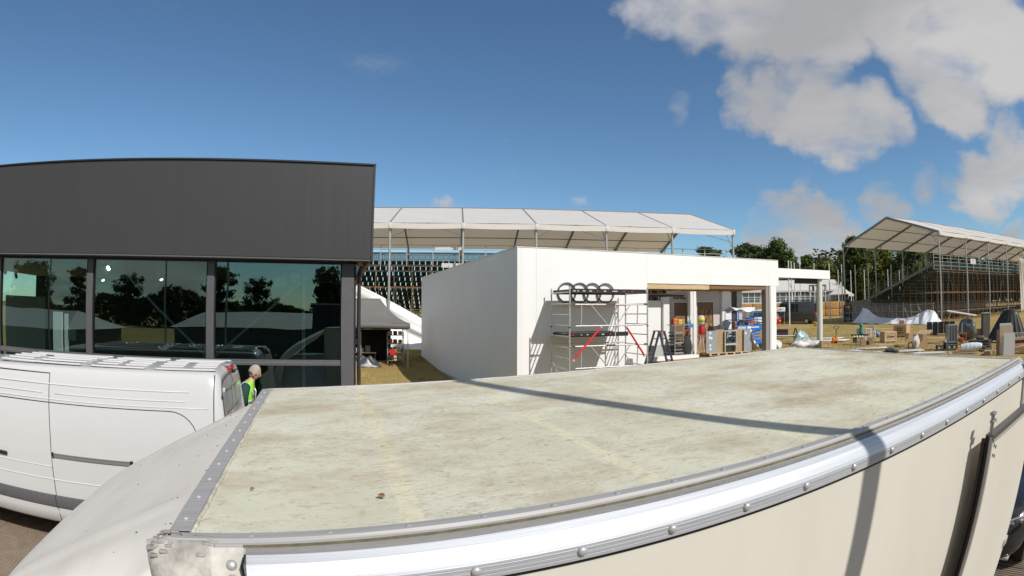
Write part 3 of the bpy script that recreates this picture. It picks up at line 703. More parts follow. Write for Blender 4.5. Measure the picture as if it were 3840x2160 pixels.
    MB().box(0.0, -0.02, Z - 2.02, 0.03, WT - 0.03, Z - 0.062).build('bulkhead', M_CREAM, t)
    MB().box(LT - 0.095, -0.078, Z - 2.05, LT, 0.02, Z - 0.02).build('rear_post', M_ALU2, t)
    MB().box(LT - 0.095, WT - 0.08, Z - 2.05, LT, WT + 0.01, Z - 0.02).build('rear_post', M_ALU2, t)
    MB().box(0.0, 0.0, Z - 2.12, LT, WT, Z - 2.03).build('floor', M_BLACK, t)
    # cab wind deflector
    P = [(-.0, -.035), (-.09, -.065), (-.2, -.11), (-.5, -.24), (-.9, -.44), (-1.22, -.69), (-1.40, -1.0), (-1.46, -1.38)]
    def dfn(a, b):
        c = -1 + 2 * a; s = b * (len(P) - 1); i = min(int(s), len(P) - 2); f = s - i
        p0, p1 = Vector(P[max(i - 1, 0)]), Vector(P[i]); p2, p3 = Vector(P[i + 1]), Vector(P[min(i + 2, len(P) - 1)])
        q = 0.5 * ((2 * p1) + (-p0 + p2) * f + (2 * p0 - 5 * p1 + 4 * p2 - p3) * f * f + (-p0 + 3 * p1 - 3 * p2 + p3) * f ** 3)
        ac = abs(c)
        x = q.x * (1 - 0.18 * ac ** 4)
        z = q.y - 0.22 * max(0, (ac - .75) / .25) ** 2 * (0.1 + .9 * b)
        z += 0.012 * math.exp(-((c - 0.62) / 0.035) ** 2) * min(1, b * 4) + 0.012 * math.exp(-((c + 0.62) / 0.035) ** 2) * min(1, b * 4)
        return (x - 0.004, WT / 2 + (WT / 2 - 0.01) * c, Z + z)
    MD = mat('deflector gelcoat', (0.74, 0.69, 0.615), 0.45, var=0.04, vscale=2, dirt=(0.52, 0.42, 0.32), dirt_amt=0.30, dirt_scale=3.5, stretch=(1.6, 0.7, 1))
    MB().grid(dfn, 48, 36).build('wind_deflector', MD, t, thick=0.006)
    sk = MB(); rr = random.Random(9)
    for k in range(90):
        a, b = rr.random(), rr.random() ** 2.0 * 0.75 + 0.02
        p = Vector(dfn(a, b)); s = rr.uniform(0.0012, 0.0035)
        sk.cb((p.x, p.y, p.z + 0.0035), (s * 2, s * 2, 0.002))
    o = sk.build('grit_specks', mat('grit', (0.10, 0.07, 0.05), 0.9), t); o['kind'] = 'stuff'
    # cab, chassis, wheels (mostly hidden below the deflector)
    cab = MB()
    ring_ = lambda x, z1, ins: [(x, 0.16 + ins, 0.45), (x, 0.10 + ins, 0.9), (x, 0.16 + ins, 1.2), (x, 0.28 + ins, z1), (x, WT - 0.28 - ins, z1), (x, WT - 0.16 - ins, 1.2), (x, WT - 0.10 - ins, 0.9), (x, WT - 0.16 - ins, 0.45)]
    cab.loft([ring_(-0.02, 1.95, 0), ring_(-0.9, 1.98, 0), ring_(-1.25, 1.85, 0.02), ring_(-1.75, 1.22, 0.05), ring_(-2.2, 1.02, 0.10), ring_(-2.35, 0.75, 0.16)], True, True, True)
    cab.build('cab', mat('cab white', (0.74, 0.74, 0.73), 0.25, coat=0.5), t)
    MB().add([(-1.29, 0.36, 1.80), (-1.29, WT - 0.36, 1.80), (-1.74, WT - 0.26, 1.25), (-1.74, 0.26, 1.25)], [(0, 1, 2, 3)]).build('windscreen', mat('dark glass', (0.02, 0.025, 0.025), 0.05, spec=0.8), t, thick=0.01, loc=(-0.03, 0, 0.03))
    MW_ = mat('tyre', (0.02, 0.02, 0.02), 0.8)
    for x in (-1.45, 3.0):
        for y in (0.22, WT - 0.22):
            tw = MB().tube((x, y - 0.11, 0.36), (x, y + 0.11, 0.36), 0.35, 20).build('wheel', MW_, t)
            MB().tube((x, y - 0.115, 0.36), (x, y + 0.115, 0.36), 0.2, 14).build('rim', M_ALU2, tw)
    # rear barn door folded back against the side
    dr = MB().box(3.19, -0.186, Z - 1.98, 4.10, -0.150, Z - 0.262).build('door', M_CREAM, t)
    MB().box(3.166, -0.190, Z - 2.0, 3.189, -0.172, Z - 0.24).build('edge_channel', mat('door edge grey', (0.33, 0.31, 0.29), 0.5, 0.3), dr)
    MB().box(3.168, -0.170, Z - 2.0, 3.189, -0.146, Z - 0.24).build('rubber_seal', mat('door rubber', (0.012, 0.011, 0.011), 0.7), dr)
    MB().box(3.15, -0.145, Z - 2.0, 3.17, -0.125, Z - 0.25).build('rubber_lip', mat('door rubber'), dr)
    MB().box(3.17, -0.194, Z - 0.258, 4.13, -0.142, Z - 0.232).build('top_channel', mat('door top dark', (0.11, 0.105, 0.10), 0.4, 0.4), dr)
    MB().box(3.19, -0.1955, Z - 0.275, 4.12, -0.188, Z - 0.2585).build('top_lip', M_ALU2, dr)
    lb = MB().tube((3.19, -0.168, Z - 0.5), (3.19, -0.168, Z - 0.13), 0.012, 8)
    lb.rbox((3.19, -0.168, Z - 0.128), (0.05, 0.03, 0.016), 0.005).rbox((3.205, -0.168, Z - 0.168), (0.065, 0.028, 0.014), 0.005)
    lb.build('lock_bar', mat('lock bar', (0.30, 0.30, 0.31), 0.4, 0.7), dr)
    for k in range(4):
        MB().tube((3.235 + 0.035 * (k % 2), -0.1862, Z - 0.30 - 0.05 * (k // 2) - 0.015 * (k % 2)), (3.235 + 0.035 * (k % 2), -0.189, Z - 0.30 - 0.05 * (k // 2) - 0.015 * (k % 2)), 0.009, 10).build('bolt', mat('bolt dark', (0.08, 0.07, 0.065), 0.5, 0.5), dr)
    for z in (-0.45, -1.2, -1.85):
        MB().rbox((4.10, -0.165, Z + z), (0.09, 0.06, 0.07), 0.01).build('hinge', M_ALU2, dr)
    # a dead leaf and a few bits lying on the roof
    return t
TRUCK = build_truck()
def roof_pt(x, y, dz=0.0): return TRUCK.matrix_world @ Vector((x, y, 2.738 + dz))
def build_leaf(x, y, s, a, lab):
    p = roof_pt(x, y, 0.006)
    mb = MB().grid(lambda i, j: ((i - 0.5) * s * 2 * (0.4 + math.sin(j * math.pi) * 0.6), (j - 0.5) * s * 2.4, s * 0.5 * abs(i - 0.5) * 2 + s * 0.25 * math.sin(j * 3)), 4, 6)
    o = mb.build('dead_leaf', mat('dead leaf', (0.24, 0.10, 0.04), 0.8, var=0.4, vscale=60), None, thick=0.001)
    o.location = p; o.rotation_euler = (0, 0, a); tag(o, lab, 'leaf')
build_leaf(0.52, 0.24, 0.009, 0.6, 'larger curled brown leaf lying on the cream truck roof')
build_leaf(0.17, 0.36, 0.005, 1.9, 'small orange leaf fragment near the front strip of the truck roof')

# ================================================================ WHITE PANEL VAN
def build_van():
    t = thing('panel_van', 'long white high-roof panel van parked beside the dark glazed pavilion', 'van', (-1.1, 6.5, 0.0))
    MWH = mat('van white', (0.56, 0.553, 0.543), 0.28, coat=0.6, var=0.015, vscale=0.6)
    SEC = [(0.42, 0.09), (0.46, 0.035), (0.60, 0.005), (0.9, 0.0), (1.25, 0.0), (1.45, 0.012), (1.75, 0.05), (2.03, 0.095), (2.2, 0.135), (2.34, 0.175), (2.415, 0.205), (2.455, 0.235), (2.478, 0.275), (2.490, 0.33), (2.505, 0.5), (2.515, 0.75), (2.52, 1.0)]
    def sy(z):
        for (a, b), (c, d) in zip(SEC, SEC[1:]):
            if a <= z <= c: return b + (d - b) * (z - a) / (c - a)
        return SEC[0][1] if z < SEC[0][0] else 1.0
    def ring_(x, zt, ins, tilt):
        pts = []
        full = [(o, z) for z, o in SEC] + [(2.0 - o, z) for z, o in reversed(SEC[:-1])]
        for o, z in full:
            zz = z if z < 1.0 else 1.0 + (z - 1.0) * (zt - 1.0) / 1.52
            y = o + ins * (1 if o < 1 else -1) * (1 if abs(o - 1) > 1e-6 else 0)
            pts.append((x - tilt * max(0, (z - 1.1) / 1.4) ** 1.3, y, zz - (0.02 * ins / 0.06 if z > 2.4 else 0)))
        return pts
    bd = MB()
    st = [(0.0, 2.47, 0.06, 0.13), (-0.02, 2.495, 0.035, 0.13), (-0.06, 2.51, 0.015, 0.125), (-0.12, 2.518, 0.004, 0.11), (-0.22, 2.52, 0, 0.08), (-0.5, 2.52, 0, 0), (-1.5, 2.52, 0, 0), (-2.5, 2.51, 0, 0), (-3.5, 2.485, 0, 0), (-4.2, 2.45, 0.01, 0), (-4.6, 2.36, 0.03, 0), (-4.85, 2.1, 0.05, 0), (-5.2, 1.65, 0.07, 0), (-5.5, 1.24, 0.09, 0), (-5.85, 1.10, 0.14, 0), (-5.98, 0.95, 0.22, 0)]
    bd.loft([ring_(*s) for s in st], True, True, True)
    body = bd.build('body', MWH, t)
    MG = mat('panel gap', (0.02, 0.02, 0.021), 0.6); MSW = mat('swage shade', (0.62, 0.615, 0.61), 0.3)
    def hline(z, x0, x1, r, m, name, par=None):
        y = sy(z)
        MB().path([(x0 + (x1 - x0) * i / 14, y + 0.001, z - 0.035 * max(0, (-(x0 + (x1 - x0) * i / 14) - 2.5) / 3) ** 2) for i in range(15)], r, 6).build(name, m, par or t)
    hline(2.03, -0.75, -4.9, 0.006, MG, 'panel_gap'); hline(2.385, -2.5, -4.6, 0.006, MG, 'panel_gap')
    pts = [(-0.75 + 0.36 * math.sin(a), sy(2.03 - 0.36 * (1 - math.cos(a))) + 0.001, 2.03 - 0.36 * (1 - math.cos(a))) for a in [i * math.pi / 2 / 8 for i in range(9)]] + [(-0.39, sy(z) + 0.001, z) for z in (1.5, 1.2, 0.95)]
    MB().path(pts, 0.006, 6).build('panel_gap', MG, t)
    for (x, z0, z1) in ((-0.19, 2.46, 0.5), (-2.5, 2.385, 0.46)):
        MB().path([(x - (0.05 * max(0, (1.6 - z) / 1.2) if x < -1 else 0.0), sy(z) + 0.001, z) for z in [z0 + (z1 - z0) * i / 20 for i in range(21)]], 0.006, 6).build('panel_gap', MG, t)
    hline(2.07, -0.25, -5.0, 0.007, MSW, 'swage'); hline(2.145, -0.55, -2.4, 0.008, MSW, 'swage'); hline(2.145, -2.62, -4.9, 0.008, MSW, 'swage'); hline(2.255, -0.5, -4.9, 0.009, MSW, 'swage')
    hline(1.22, -2.52, -4.5, 0.007, MSW, 'swage'); hline(1.05, -0.3, -4.9, 0.008, MSW, 'swage')
    r_ = MB().box(-2.47, -0.012, 1.352, -1.27, 0.02, 1.365).box(-2.47, -0.006, 1.365, -1.27, 0.02, 1.395).box(-2.47, -0.012, 1.395, -1.27, 0.02, 1.402)
    rl = r_.build('door_rail', mat('rail grey', (0.24, 0.235, 0.225), 0.4, 0.3), t)
    MB().box(-1.30, -0.016, 1.345, -1.262, 0.02, 1.41).build('rail_end', M_BLACK, rl)
    MB().box(-2.49, -0.016, 1.345, -2.465, 0.02, 1.41).build('rail_end', M_BLACK, rl)
    MB().rbox((-2.0, -0.004, 0.755), (4.0, 0.03, 0.165), 0.012).build('side_moulding', mat('grey moulding', (0.10, 0.097, 0.10), 0.6, var=0.1, vscale=20, bump=0.2, bscale=200), t)
    MB().box(-2.553, -0.022, 0.67, -2.545, 0.0, 0.84).build('moulding_gap', M_BLACK, t)
    MB().rbox((-3.42, -0.02, 1.30), (0.18, 0.04, 0.045), 0.015).build('door_handle', M_BLACK, t)
    # pressed roof pads
    def pad(x0, x1, y, w):
        z = 2.497 + 0.02 * (1 - ((y - 1) / 0.7) ** 2)
        n = 8; poly = []
        for i in range(n + 1): a = -math.pi / 2 + math.pi * i / n; poly.append((x1 - w + w * math.cos(a), y + w * math.sin(a)))
        for i in range(n + 1): a = math.pi / 2 + math.pi * i / n; poly.append((x0 + w + w * math.cos(a), y + w * math.sin(a)))
        pin = [(x0 + (x1 - x0) / 2 + (px - x0 - (x1 - x0) / 2) * (1 - 0.02 / (x1 - x0) * 2), y + (py - y) * 0.62) for px, py in poly]
        dz = lambda px: -0.006 * max(0, -px - 2.3)
        MB().loft([[(px, py, z + dz(px)) for px, py in poly], [(px, py, z + 0.018 + dz(px)) for px, py in pin]], True, True, False).build('roof_pad', MWH, t)
    for (a, b) in ((-1.0, -0.20), (-1.92, -1.12), (-3.5, -2.06)): pad(a, b, 0.36, 0.045)
    for k in range(3):
        y = 0.60 + k * 0.24
        for (a, b) in ((-0.56, -0.22), (-1.0, -0.66), (-1.50, -1.14), (-1.92, -1.58), (-2.85, -2.06), (-3.5, -2.98)): pad(a - 0.02 * k, b - 0.02 * k, y, 0.045)
    for (a, b) in ((-1.0, -0.2), (-1.92, -1.12), (-3.5, -2.06)): pad(a, b, 1.40, 0.045); pad(a, b, 1.64, 0.045)
    # rear doors: swages, centre gap, frame line, high brake lamp with camera pod
    def rear(y, z): return -0.13 * max(0, (z - 1.1) / 1.4) ** 1.3 + 0.003
    def rline(pp, r, m, name):
        MB().path([(rear(y, z), y, z) for y, z in pp], r, 6).build(name, m, t)
    MSD = mat('rear swage', (0.22, 0.22, 0.225), 0.4)
    for z in (2.25, 2.0):
        rline([(0.25, z - 0.07), (0.27, z - 0.02), (0.32, z)] + [(0.32 + 0.2 * i, z) for i in range(1, 8)], 0.0045, MSD, 'rear_swage')
    rline([(1.0, 2.42), (1.0, 1.7), (1.0, 1.1), (1.0, 0.6)], 0.0035, MSD, 'door_gap')
    rline([(0.17, 0.6), (0.17, 1.6), (0.20, 2.25), (0.24, 2.33), (0.34, 2.38), (0.6, 2.41), (0.9, 2.42), (1.7, 2.40), (1.82, 2.2)], 0.0045, MG, 'door_frame_gap')
    bl = MB().rbox((-0.115, 1.0, 2.475), (0.06, 0.26, 0.045), 0.015).build('brake_lamp', mat('red lens', (0.55, 0.01, 0.015), 0.2), t)
    MB().rbox((-0.165, 1.05, 2.515), (0.13, 0.34, 0.05), 0.02).build('camera_pod', mat('pod grey', (0.22, 0.22, 0.225), 0.4), bl)
    MB().rbox((-0.08, 1.02, 2.43), (0.05, 0.05, 0.05), 0.012).build('camera_lens', M_BLACK, bl)
    MB().rbox((-0.055, 0.10, 2.30), (0.03, 0.05, 0.06), 0.01).build('upper_hinge', MWH, t)
    for y in (0.08, 1.92): MB().rbox((-0.03, y, 1.25), (0.10, 0.10, 0.5), 0.03).build('tail_lamp', mat('red lens'), t)
    for x in (-0.95, -4.75):
        for y in (0.14, 1.86):
            w = MB().tube((x, y - 0.11, 0.34), (x, y + 0.11, 0.34), 0.34, 22).build('wheel', mat('tyre'), t)
            MB().tube((x, y - 0.115, 0.34), (x, y + 0.115, 0.34), 0.2, 14).build('rim', M_ALU2, w)
    GLD = mat('dark glass')
    MB().add([(-4.62, 0.30, 2.26), (-4.62, 1.70, 2.26), (-5.46, 1.80, 1.30), (-5.46, 0.20, 1.30)], [(0, 1, 2, 3)]).build('windscreen', GLD, t, thick=0.012, loc=(-0.05, 0, 0.05))
    MB().add([(-3.7, 0.088, 1.98), (-4.55, 0.088, 1.98), (-5.1, 0.03, 1.36), (-3.7, 0.006, 1.36)], [(0, 1, 2, 3)]).build('side_window', GLD, t, thick=0.012, loc=(0, -0.008, 0))
    MB().rbox((-4.9, -0.17, 1.45), (0.12, 0.2, 0.35), 0.04).build('wing_mirror', M_BLACK, t)
build_van()

# ================================================================ PERSON AT THE BACK OF THE VAN
def skin(name, joints, edges, m, parent, sub=2):
    me = bpy.data.meshes.new(name); me.from_pydata([j[0] for j in joints], edges, [])
    o = bpy.data.objects.new(name, me); COL.objects.link(o); me.materials.append(m); o.parent = parent
    sk = o.modifiers.new('skin', 'SKIN'); sk.use_smooth_shade = True
    for i, j in enumerate(joints):
        sv = me.skin_vertices[0].data[i]; r = j[1]; sv.radius = r if isinstance(r, tuple) else (r, r)
    me.skin_vertices[0].data[0].use_root = True
    o.modifiers.new('sub', 'SUBSURF').render_levels = sub
    return o
def build_person():
    t = thing('person', 'person in a lime green safety vest and dark green shirt behind the white van', 'person', (-1.30, 8.82, 0.60), R(-6))
    MSK = mat('skin', (0.50, 0.30, 0.21), 0.55); MTR = mat('work trousers', (0.05, 0.055, 0.06), 0.9)
    # joints: facing +x, leaning forward over something held low
    J = [((0, 0, 0.92), 0.125), ((0.04, 0, 1.10), (0.12, 0.145)), ((0.10, 0, 1.32), (0.12, 0.165)), ((0.15, 0, 1.46), (0.085, 0.13)), ((0.205, 0, 1.545), 0.052), ((0.235, 0, 1.60), 0.055),
         ((0.14, -0.19, 1.43), 0.060), ((0.12, -0.225, 1.16), 0.047), ((0.24, -0.20, 0.95), 0.036), ((0.14, 0.19, 1.43), 0.060), ((0.16, 0.225, 1.16), 0.047), ((0.32, 0.17, 1.0), 0.036),
         ((-0.02, -0.095, 0.84), 0.10), ((0.0, -0.10, 0.48), 0.07), ((-0.03, -0.10, 0.09), 0.05), ((-0.02, 0.095, 0.84), 0.10), ((0.06, 0.11, 0.48), 0.07), ((0.04, 0.11, 0.09), 0.05), ((0.13, -0.10, 0.04), 0.04), ((0.2, 0.11, 0.04), 0.04)]
    E = [(0, 1), (1, 2), (2, 3), (3, 4), (4, 5), (3, 6), (6, 7), (7, 8), (3, 9), (9, 10), (10, 11), (0, 12), (12, 13), (13, 14), (0, 15), (15, 16), (16, 17), (14, 18), (17, 19)]
    b = skin('body', J, E, MSK, t)
    # head: egg with jaw, nose, ears, brow
    hd = MB(); c = Vector((0.265, 0, 1.665)); tilt = RY(R(22))
    def hp(a, q):
        th, ph = a * 2 * math.pi, q * math.pi
        x, y, z = math.sin(ph) * math.cos(th), math.sin(ph) * math.sin(th), math.cos(ph)
        sx = 0.092 if x > 0 else 0.098; sz = 0.118; ww = 0.073 * (1 - 0.25 * max(0, -z)) 
        px = x * sx * (1 - 0.12 * max(0, -z)); pz = z * sz
        px += 0.022 * math.exp(-((y / 0.16) ** 2) * 1.0) * math.exp(-((z + 0.08) / 0.22) ** 2) * (x > 0.6)
        px -= 0.006 * math.exp(-(((abs(y) - 0.42) / 0.2) ** 2)) * math.exp(-((z - 0.05) / 0.12) ** 2) * (x > 0.3)
        return tuple(c + tilt @ Vector((px, y * ww, pz)))
    hd.grid(hp, 28, 20)
    for s in (-1, 1): hd.rbox((c.x - 0.005, s * 0.079, c.z - 0.01), (0.035, 0.02, 0.06), 0.009, None, 2)
    head = hd.build('head', MSK, t)
    hr = MB().grid(lambda a, q: tuple(c + tilt @ (Vector((-0.006, 0, 0.006)) + Vector((math.sin(q * 1.75) * math.cos(a * 6.2832) * 0.102, math.sin(q * 1.75) * math.sin(a * 6.2832) * 0.079, math.cos(q * 1.75) * 0.123)) - Vector((0.018 * max(0, math.cos(a * 6.2832)) * q, 0, 0)))), 24, 10)
    hr.build('hair', mat('grey hair', (0.38, 0.33, 0.27), 0.9, bump=0.6, bscale=160, var=0.25, vscale=60), t, thick=0.006)
    for s in (-1, 1): MB().rbox(tuple(c + tilt @ Vector((0.088, s * 0.032, 0.012))), (0.012, 0.022, 0.010), 0.004).build('eye', mat('eye', (0.03, 0.025, 0.02), 0.3), head)
    # clothing: shirt with sleeves, vest, trousers as shells round the body
    def shell(secs, n=18):
        return [[(cx + rx * math.cos(2 * math.pi * i / n), cy + ry * math.sin(2 * math.pi * i / n), z + k * math.cos(2 * math.pi * i / n)) for i in range(n)] for (cx, cy, z, rx, ry, k) in secs]
    MSH = mat('dark green shirt', (0.015, 0.055, 0.048), 0.9, bump=0.3, bscale=30); MHV = mat('hi vis lime', (0.28, 0.80, 0.045), 0.7, bump=0.3, bscale=25, emit=0.0)
    MRF = mat('reflective tape', (0.60, 0.66, 0.58), 0.35, 0.3)
    for s, el in ((-1, (0.125, -0.222, 1.17)), (1, (0.16, 0.222, 1.17))): MB().path([(0.145, s * 0.13, 1.46), (0.14, s * 0.195, 1.43), (0.13, s * 0.215, 1.32), el], [0.075, 0.084, 0.074, 0.068], 12).build('shirt_sleeve', MSH, t)
    MB().loft(shell([(0.02, 0, 0.96, 0.150, 0.185, 0), (0.05, 0, 1.12, 0.150, 0.185, 0), (0.085, 0, 1.28, 0.150, 0.195, 0.02), (0.115, 0, 1.40, 0.135, 0.195, 0.03), (0.145, 0, 1.49, 0.095, 0.150, 0.04), (0.17, 0, 1.535, 0.065, 0.085, 0.03)]), True, False).build('safety_vest', MHV, t, thick=0.006)
    MB().loft(shell([(0.038, 0, 1.05, 0.155, 0.190, 0), (0.047, 0, 1.10, 0.155, 0.190, 0)]), True, False).loft(shell([(0.066, 0, 1.19, 0.156, 0.194, 0.01), (0.076, 0, 1.24, 0.156, 0.197, 0.015)]), True, False).build('reflective_band', MRF, t, thick=0.003)
    for s in (-1, 1): MB().path([(0.09 + 0.15, s * 0.09, 1.2), (0.25, s * 0.095, 1.36), (0.19, s * 0.10, 1.50), (0.10, s * 0.105, 1.52), (0.0, s * 0.10, 1.42), (-0.06, s * 0.09, 1.25)], 0.014, 6).build('shoulder_tape', MRF, t)
    tr = MB()
    for s in (-1, 1): tr.path([(0.0, s * 0.07, 0.97), (-0.01, s * 0.098, 0.80), (0.0 if s < 0 else 0.06, s * 0.105, 0.48), (-0.03 if s < 0 else 0.04, s * 0.105, 0.07)], [0.125, 0.118, 0.09, 0.078], 14)
    tr.build('trousers', MTR, t)
    for s, p in ((-1, (0.03, -0.10, 0.045)), (1, (0.10, 0.11, 0.045))): MB().rbox(p, (0.28, 0.10, 0.09), 0.035).build('boot', mat('boot', (0.06, 0.04, 0.025), 0.7), t)
    # hands with fingers
    for s, w, m_ in ((-1, Vector((0.24, -0.20, 0.95)), 1), (1, Vector((0.32, 0.17, 1.0)), -1)):
        d = Vector((0.5, 0.1 * m_, -0.85)).normalized()
        JJ = [(tuple(w), 0.026), (tuple(w + d * 0.05), (0.036, 0.018)), (tuple(w + d * 0.09), (0.038, 0.016))]; EE = [(0, 1), (1, 2)]
        for k in range(4):
            o = Vector((0.0, (k - 1.5) * 0.019, 0)); L_ = (0.072, 0.082, 0.076, 0.06)[k]; i0 = len(JJ)
            JJ += [(tuple(w + d * 0.095 + o), 0.0085), (tuple(w + d * (0.095 + L_ * 0.5) + o + Vector((0.012, 0, 0))), 0.008), (tuple(w + d * (0.095 + L_ * 0.8) + o + Vector((0.03, 0, 0.006))), 0.007)]
            EE += [(2, i0), (i0, i0 + 1), (i0 + 1, i0 + 2)]
        i0 = len(JJ); JJ += [(tuple(w + d * 0.06 + Vector((0.028, -0.012 * m_, 0.0))), 0.0095), (tuple(w + d * 0.10 + Vector((0.045, -0.014 * m_, 0))), 0.008)]; EE += [(1, i0), (i0, i0 + 1)]
        skin('hand', JJ, EE, MSK, t, 1)
build_person()

# ================================================================ MAST BESIDE THE TRUCK (its shadow falls across the roof)
def build_mast():
    t = thing('steel_mast', 'slim grey mast standing beside the truck, seen by its long shadow on the roof', 'mast', (2.43, -0.76, 0.0))
    MM = mat('mast steel', (0.4, 0.41, 0.42), 0.4, 0.6)
    MB().tube((0, 0, 0.05), (0, 0, 8.2), 0.0575, 16).build('pole', MM, t)
    MB().box(-0.2, -0.2, 0.045, 0.2, 0.2, 0.07).build('base_plate', MM, t)
    for a in (0, 1, 2): MB().tube((0, 0, 1.2), (0.75 * math.cos(a * 2.094 - 0.9), 0.75 * math.sin(a * 2.094 - 0.9) - 0.2, 0.06), 0.02, 8).build('stay', MM, t)
    MB().lathe([(0.07, 8.2), (0.07, 8.24), (0.02, 8.27)], 14).build('cap', MM, t)
build_mast()

# ================================================================ DARK CAR BEHIND THE TRUCK
def build_car():
    t = thing('dark_car', 'dark grey car with chrome grille strips parked behind the truck, at right edge', 'car', (6.35, 2.28, 0.045 + ground(7, 2.3)), R(180))
    # local: front at x=0 pointing +x ... built with +x forward, so the car faces the truck
    MP = mat('car paint', (0.018, 0.017, 0.018), 0.22, 0.3, coat=0.9)
    hw = 0.93
    def sec(x, w, zb, zs, zt, wt):
        return [(x, -w * 0.93, zb), (x, -w, zb + 0.12), (x, -w, zs * 0.72), (x, -w * 0.97, zs), (x, -wt, zt - 0.05), (x, -wt * 0.85, zt), (x, wt * 0.85, zt), (x, wt, zt - 0.05), (x, w * 0.97, zs), (x, w, zs * 0.72), (x, w, zb + 0.12), (x, w * 0.93, zb)]
    b = MB().loft([sec(0.0, 0.62, 0.30, 0.62, 0.70, 0.5), sec(-0.06, 0.76, 0.24, 0.68, 0.78, 0.66), sec(-0.2, 0.87, 0.22, 0.74, 0.86, 0.76), sec(-0.5, hw, 0.22, 0.82, 0.95, 0.82), sec(-1.1, hw, 0.24, 0.92, 1.03, 0.84), sec(-1.35, hw, 0.24, 0.96, 1.07, 0.80), sec(-1.9, hw, 0.24, 0.98, 1.42, 0.66), sec(-2.5, hw, 0.24, 0.99, 1.52, 0.64), sec(-3.6, hw, 0.24, 0.99, 1.48, 0.63), sec(-4.2, hw * 0.97, 0.26, 0.97, 1.15, 0.68), sec(-4.5, 0.8, 0.32, 0.85, 0.95, 0.66)], True, True, True)
    b.build('body', MP, t, sub=1)
    MB().add([(-1.36, -0.70, 1.07), (-1.36, 0.70, 1.07), (-1.93, 0.60, 1.43), (-1.93, -0.60, 1.43)], [(0, 1, 2, 3)]).build('windscreen', mat('dark glass'), t, thick=0.01, loc=(0.03, 0, 0.02))
    CH = mat('chrome', (0.85, 0.85, 0.86), 0.12, 1.0); HL = mat('lamp lens', (0.55, 0.56, 0.58), 0.1, 0.4, coat=1.0)
    def arc(z, y0, y1, push, dz=0.0, n=10):
        pts = []
        for i in range(n + 1):
            y = y0 + (y1 - y0) * i / n; a = abs(y)
            pts.append((push - 0.30 * max(0, a - 0.35) ** 2 / 0.3 - 0.25 * max(0, a - 0.62), y, z + dz * i / n))
        return pts
    for s in (-1, 1):
        h = MB().loft([[(p[0] + 0.01, p[1], p[2] + 0.055), (p[0] + 0.035, p[1], p[2]), (p[0] + 0.015, p[1], p[2] - 0.05)] for p in arc(0.70, s * 0.40, s * 0.84, 0.0, 0.05)], False, False, True).build('headlight', HL, t)
        for k in range(5):
            p = arc(0.70, s * 0.42, s * 0.80, 0.03, 0.05, 4)[k]; MB().rbox((p[0], p[1], p[2] - 0.01), (0.03, 0.05, 0.035), 0.01).build('lamp_cell', CH, h)
        MB().path(arc(0.745, s * 0.36, s * 0.86, 0.035, 0.05), 0.009, 6).build('chrome_strip', CH, t)
        MB().path(arc(0.66, s * 0.05, s * 0.84, 0.045, 0.05), 0.008, 6).build('chrome_strip', CH, t)
        MB().path(arc(0.43, s * 0.30, s * 0.86, 0.05, 0.02), 0.010, 6).build('chrome_strip', CH, t)
        MB().path(arc(0.33, s * 0.42, s * 0.84, 0.05, 0.03), 0.009, 6).build('chrome_strip', CH, t)
        MB().rbox((-0.12, s * 0.70, 0.30), (0.10, 0.20, 0.035), 0.01).build('fog_lamp', HL, t)
    MB().rbox((0.02, 0, 0.56), (0.06, 0.8, 0.16), 0.03).build('grille', M_BLACK, t)
    MB().box(0.045, -0.26, 0.40, 0.06, 0.26, 0.51).build('number_plate', mat('plate white', (0.7, 0.7, 0.7), 0.5), t)
    for x in (-0.85, -3.65):
        for s in (-1, 1):
            w = MB().tube((x, s * (hw - 0.19), 0.33), (x, s * (hw + 0.005), 0.33), 0.33, 24).build('wheel', mat('tyre'), t)
            MB().tube((x, s * (hw - 0.1), 0.33), (x, s * (hw + 0.012), 0.33), 0.23, 20).build('rim', mat('rim silver', (0.5, 0.5, 0.5), 0.3, 0.8), w)
build_car()
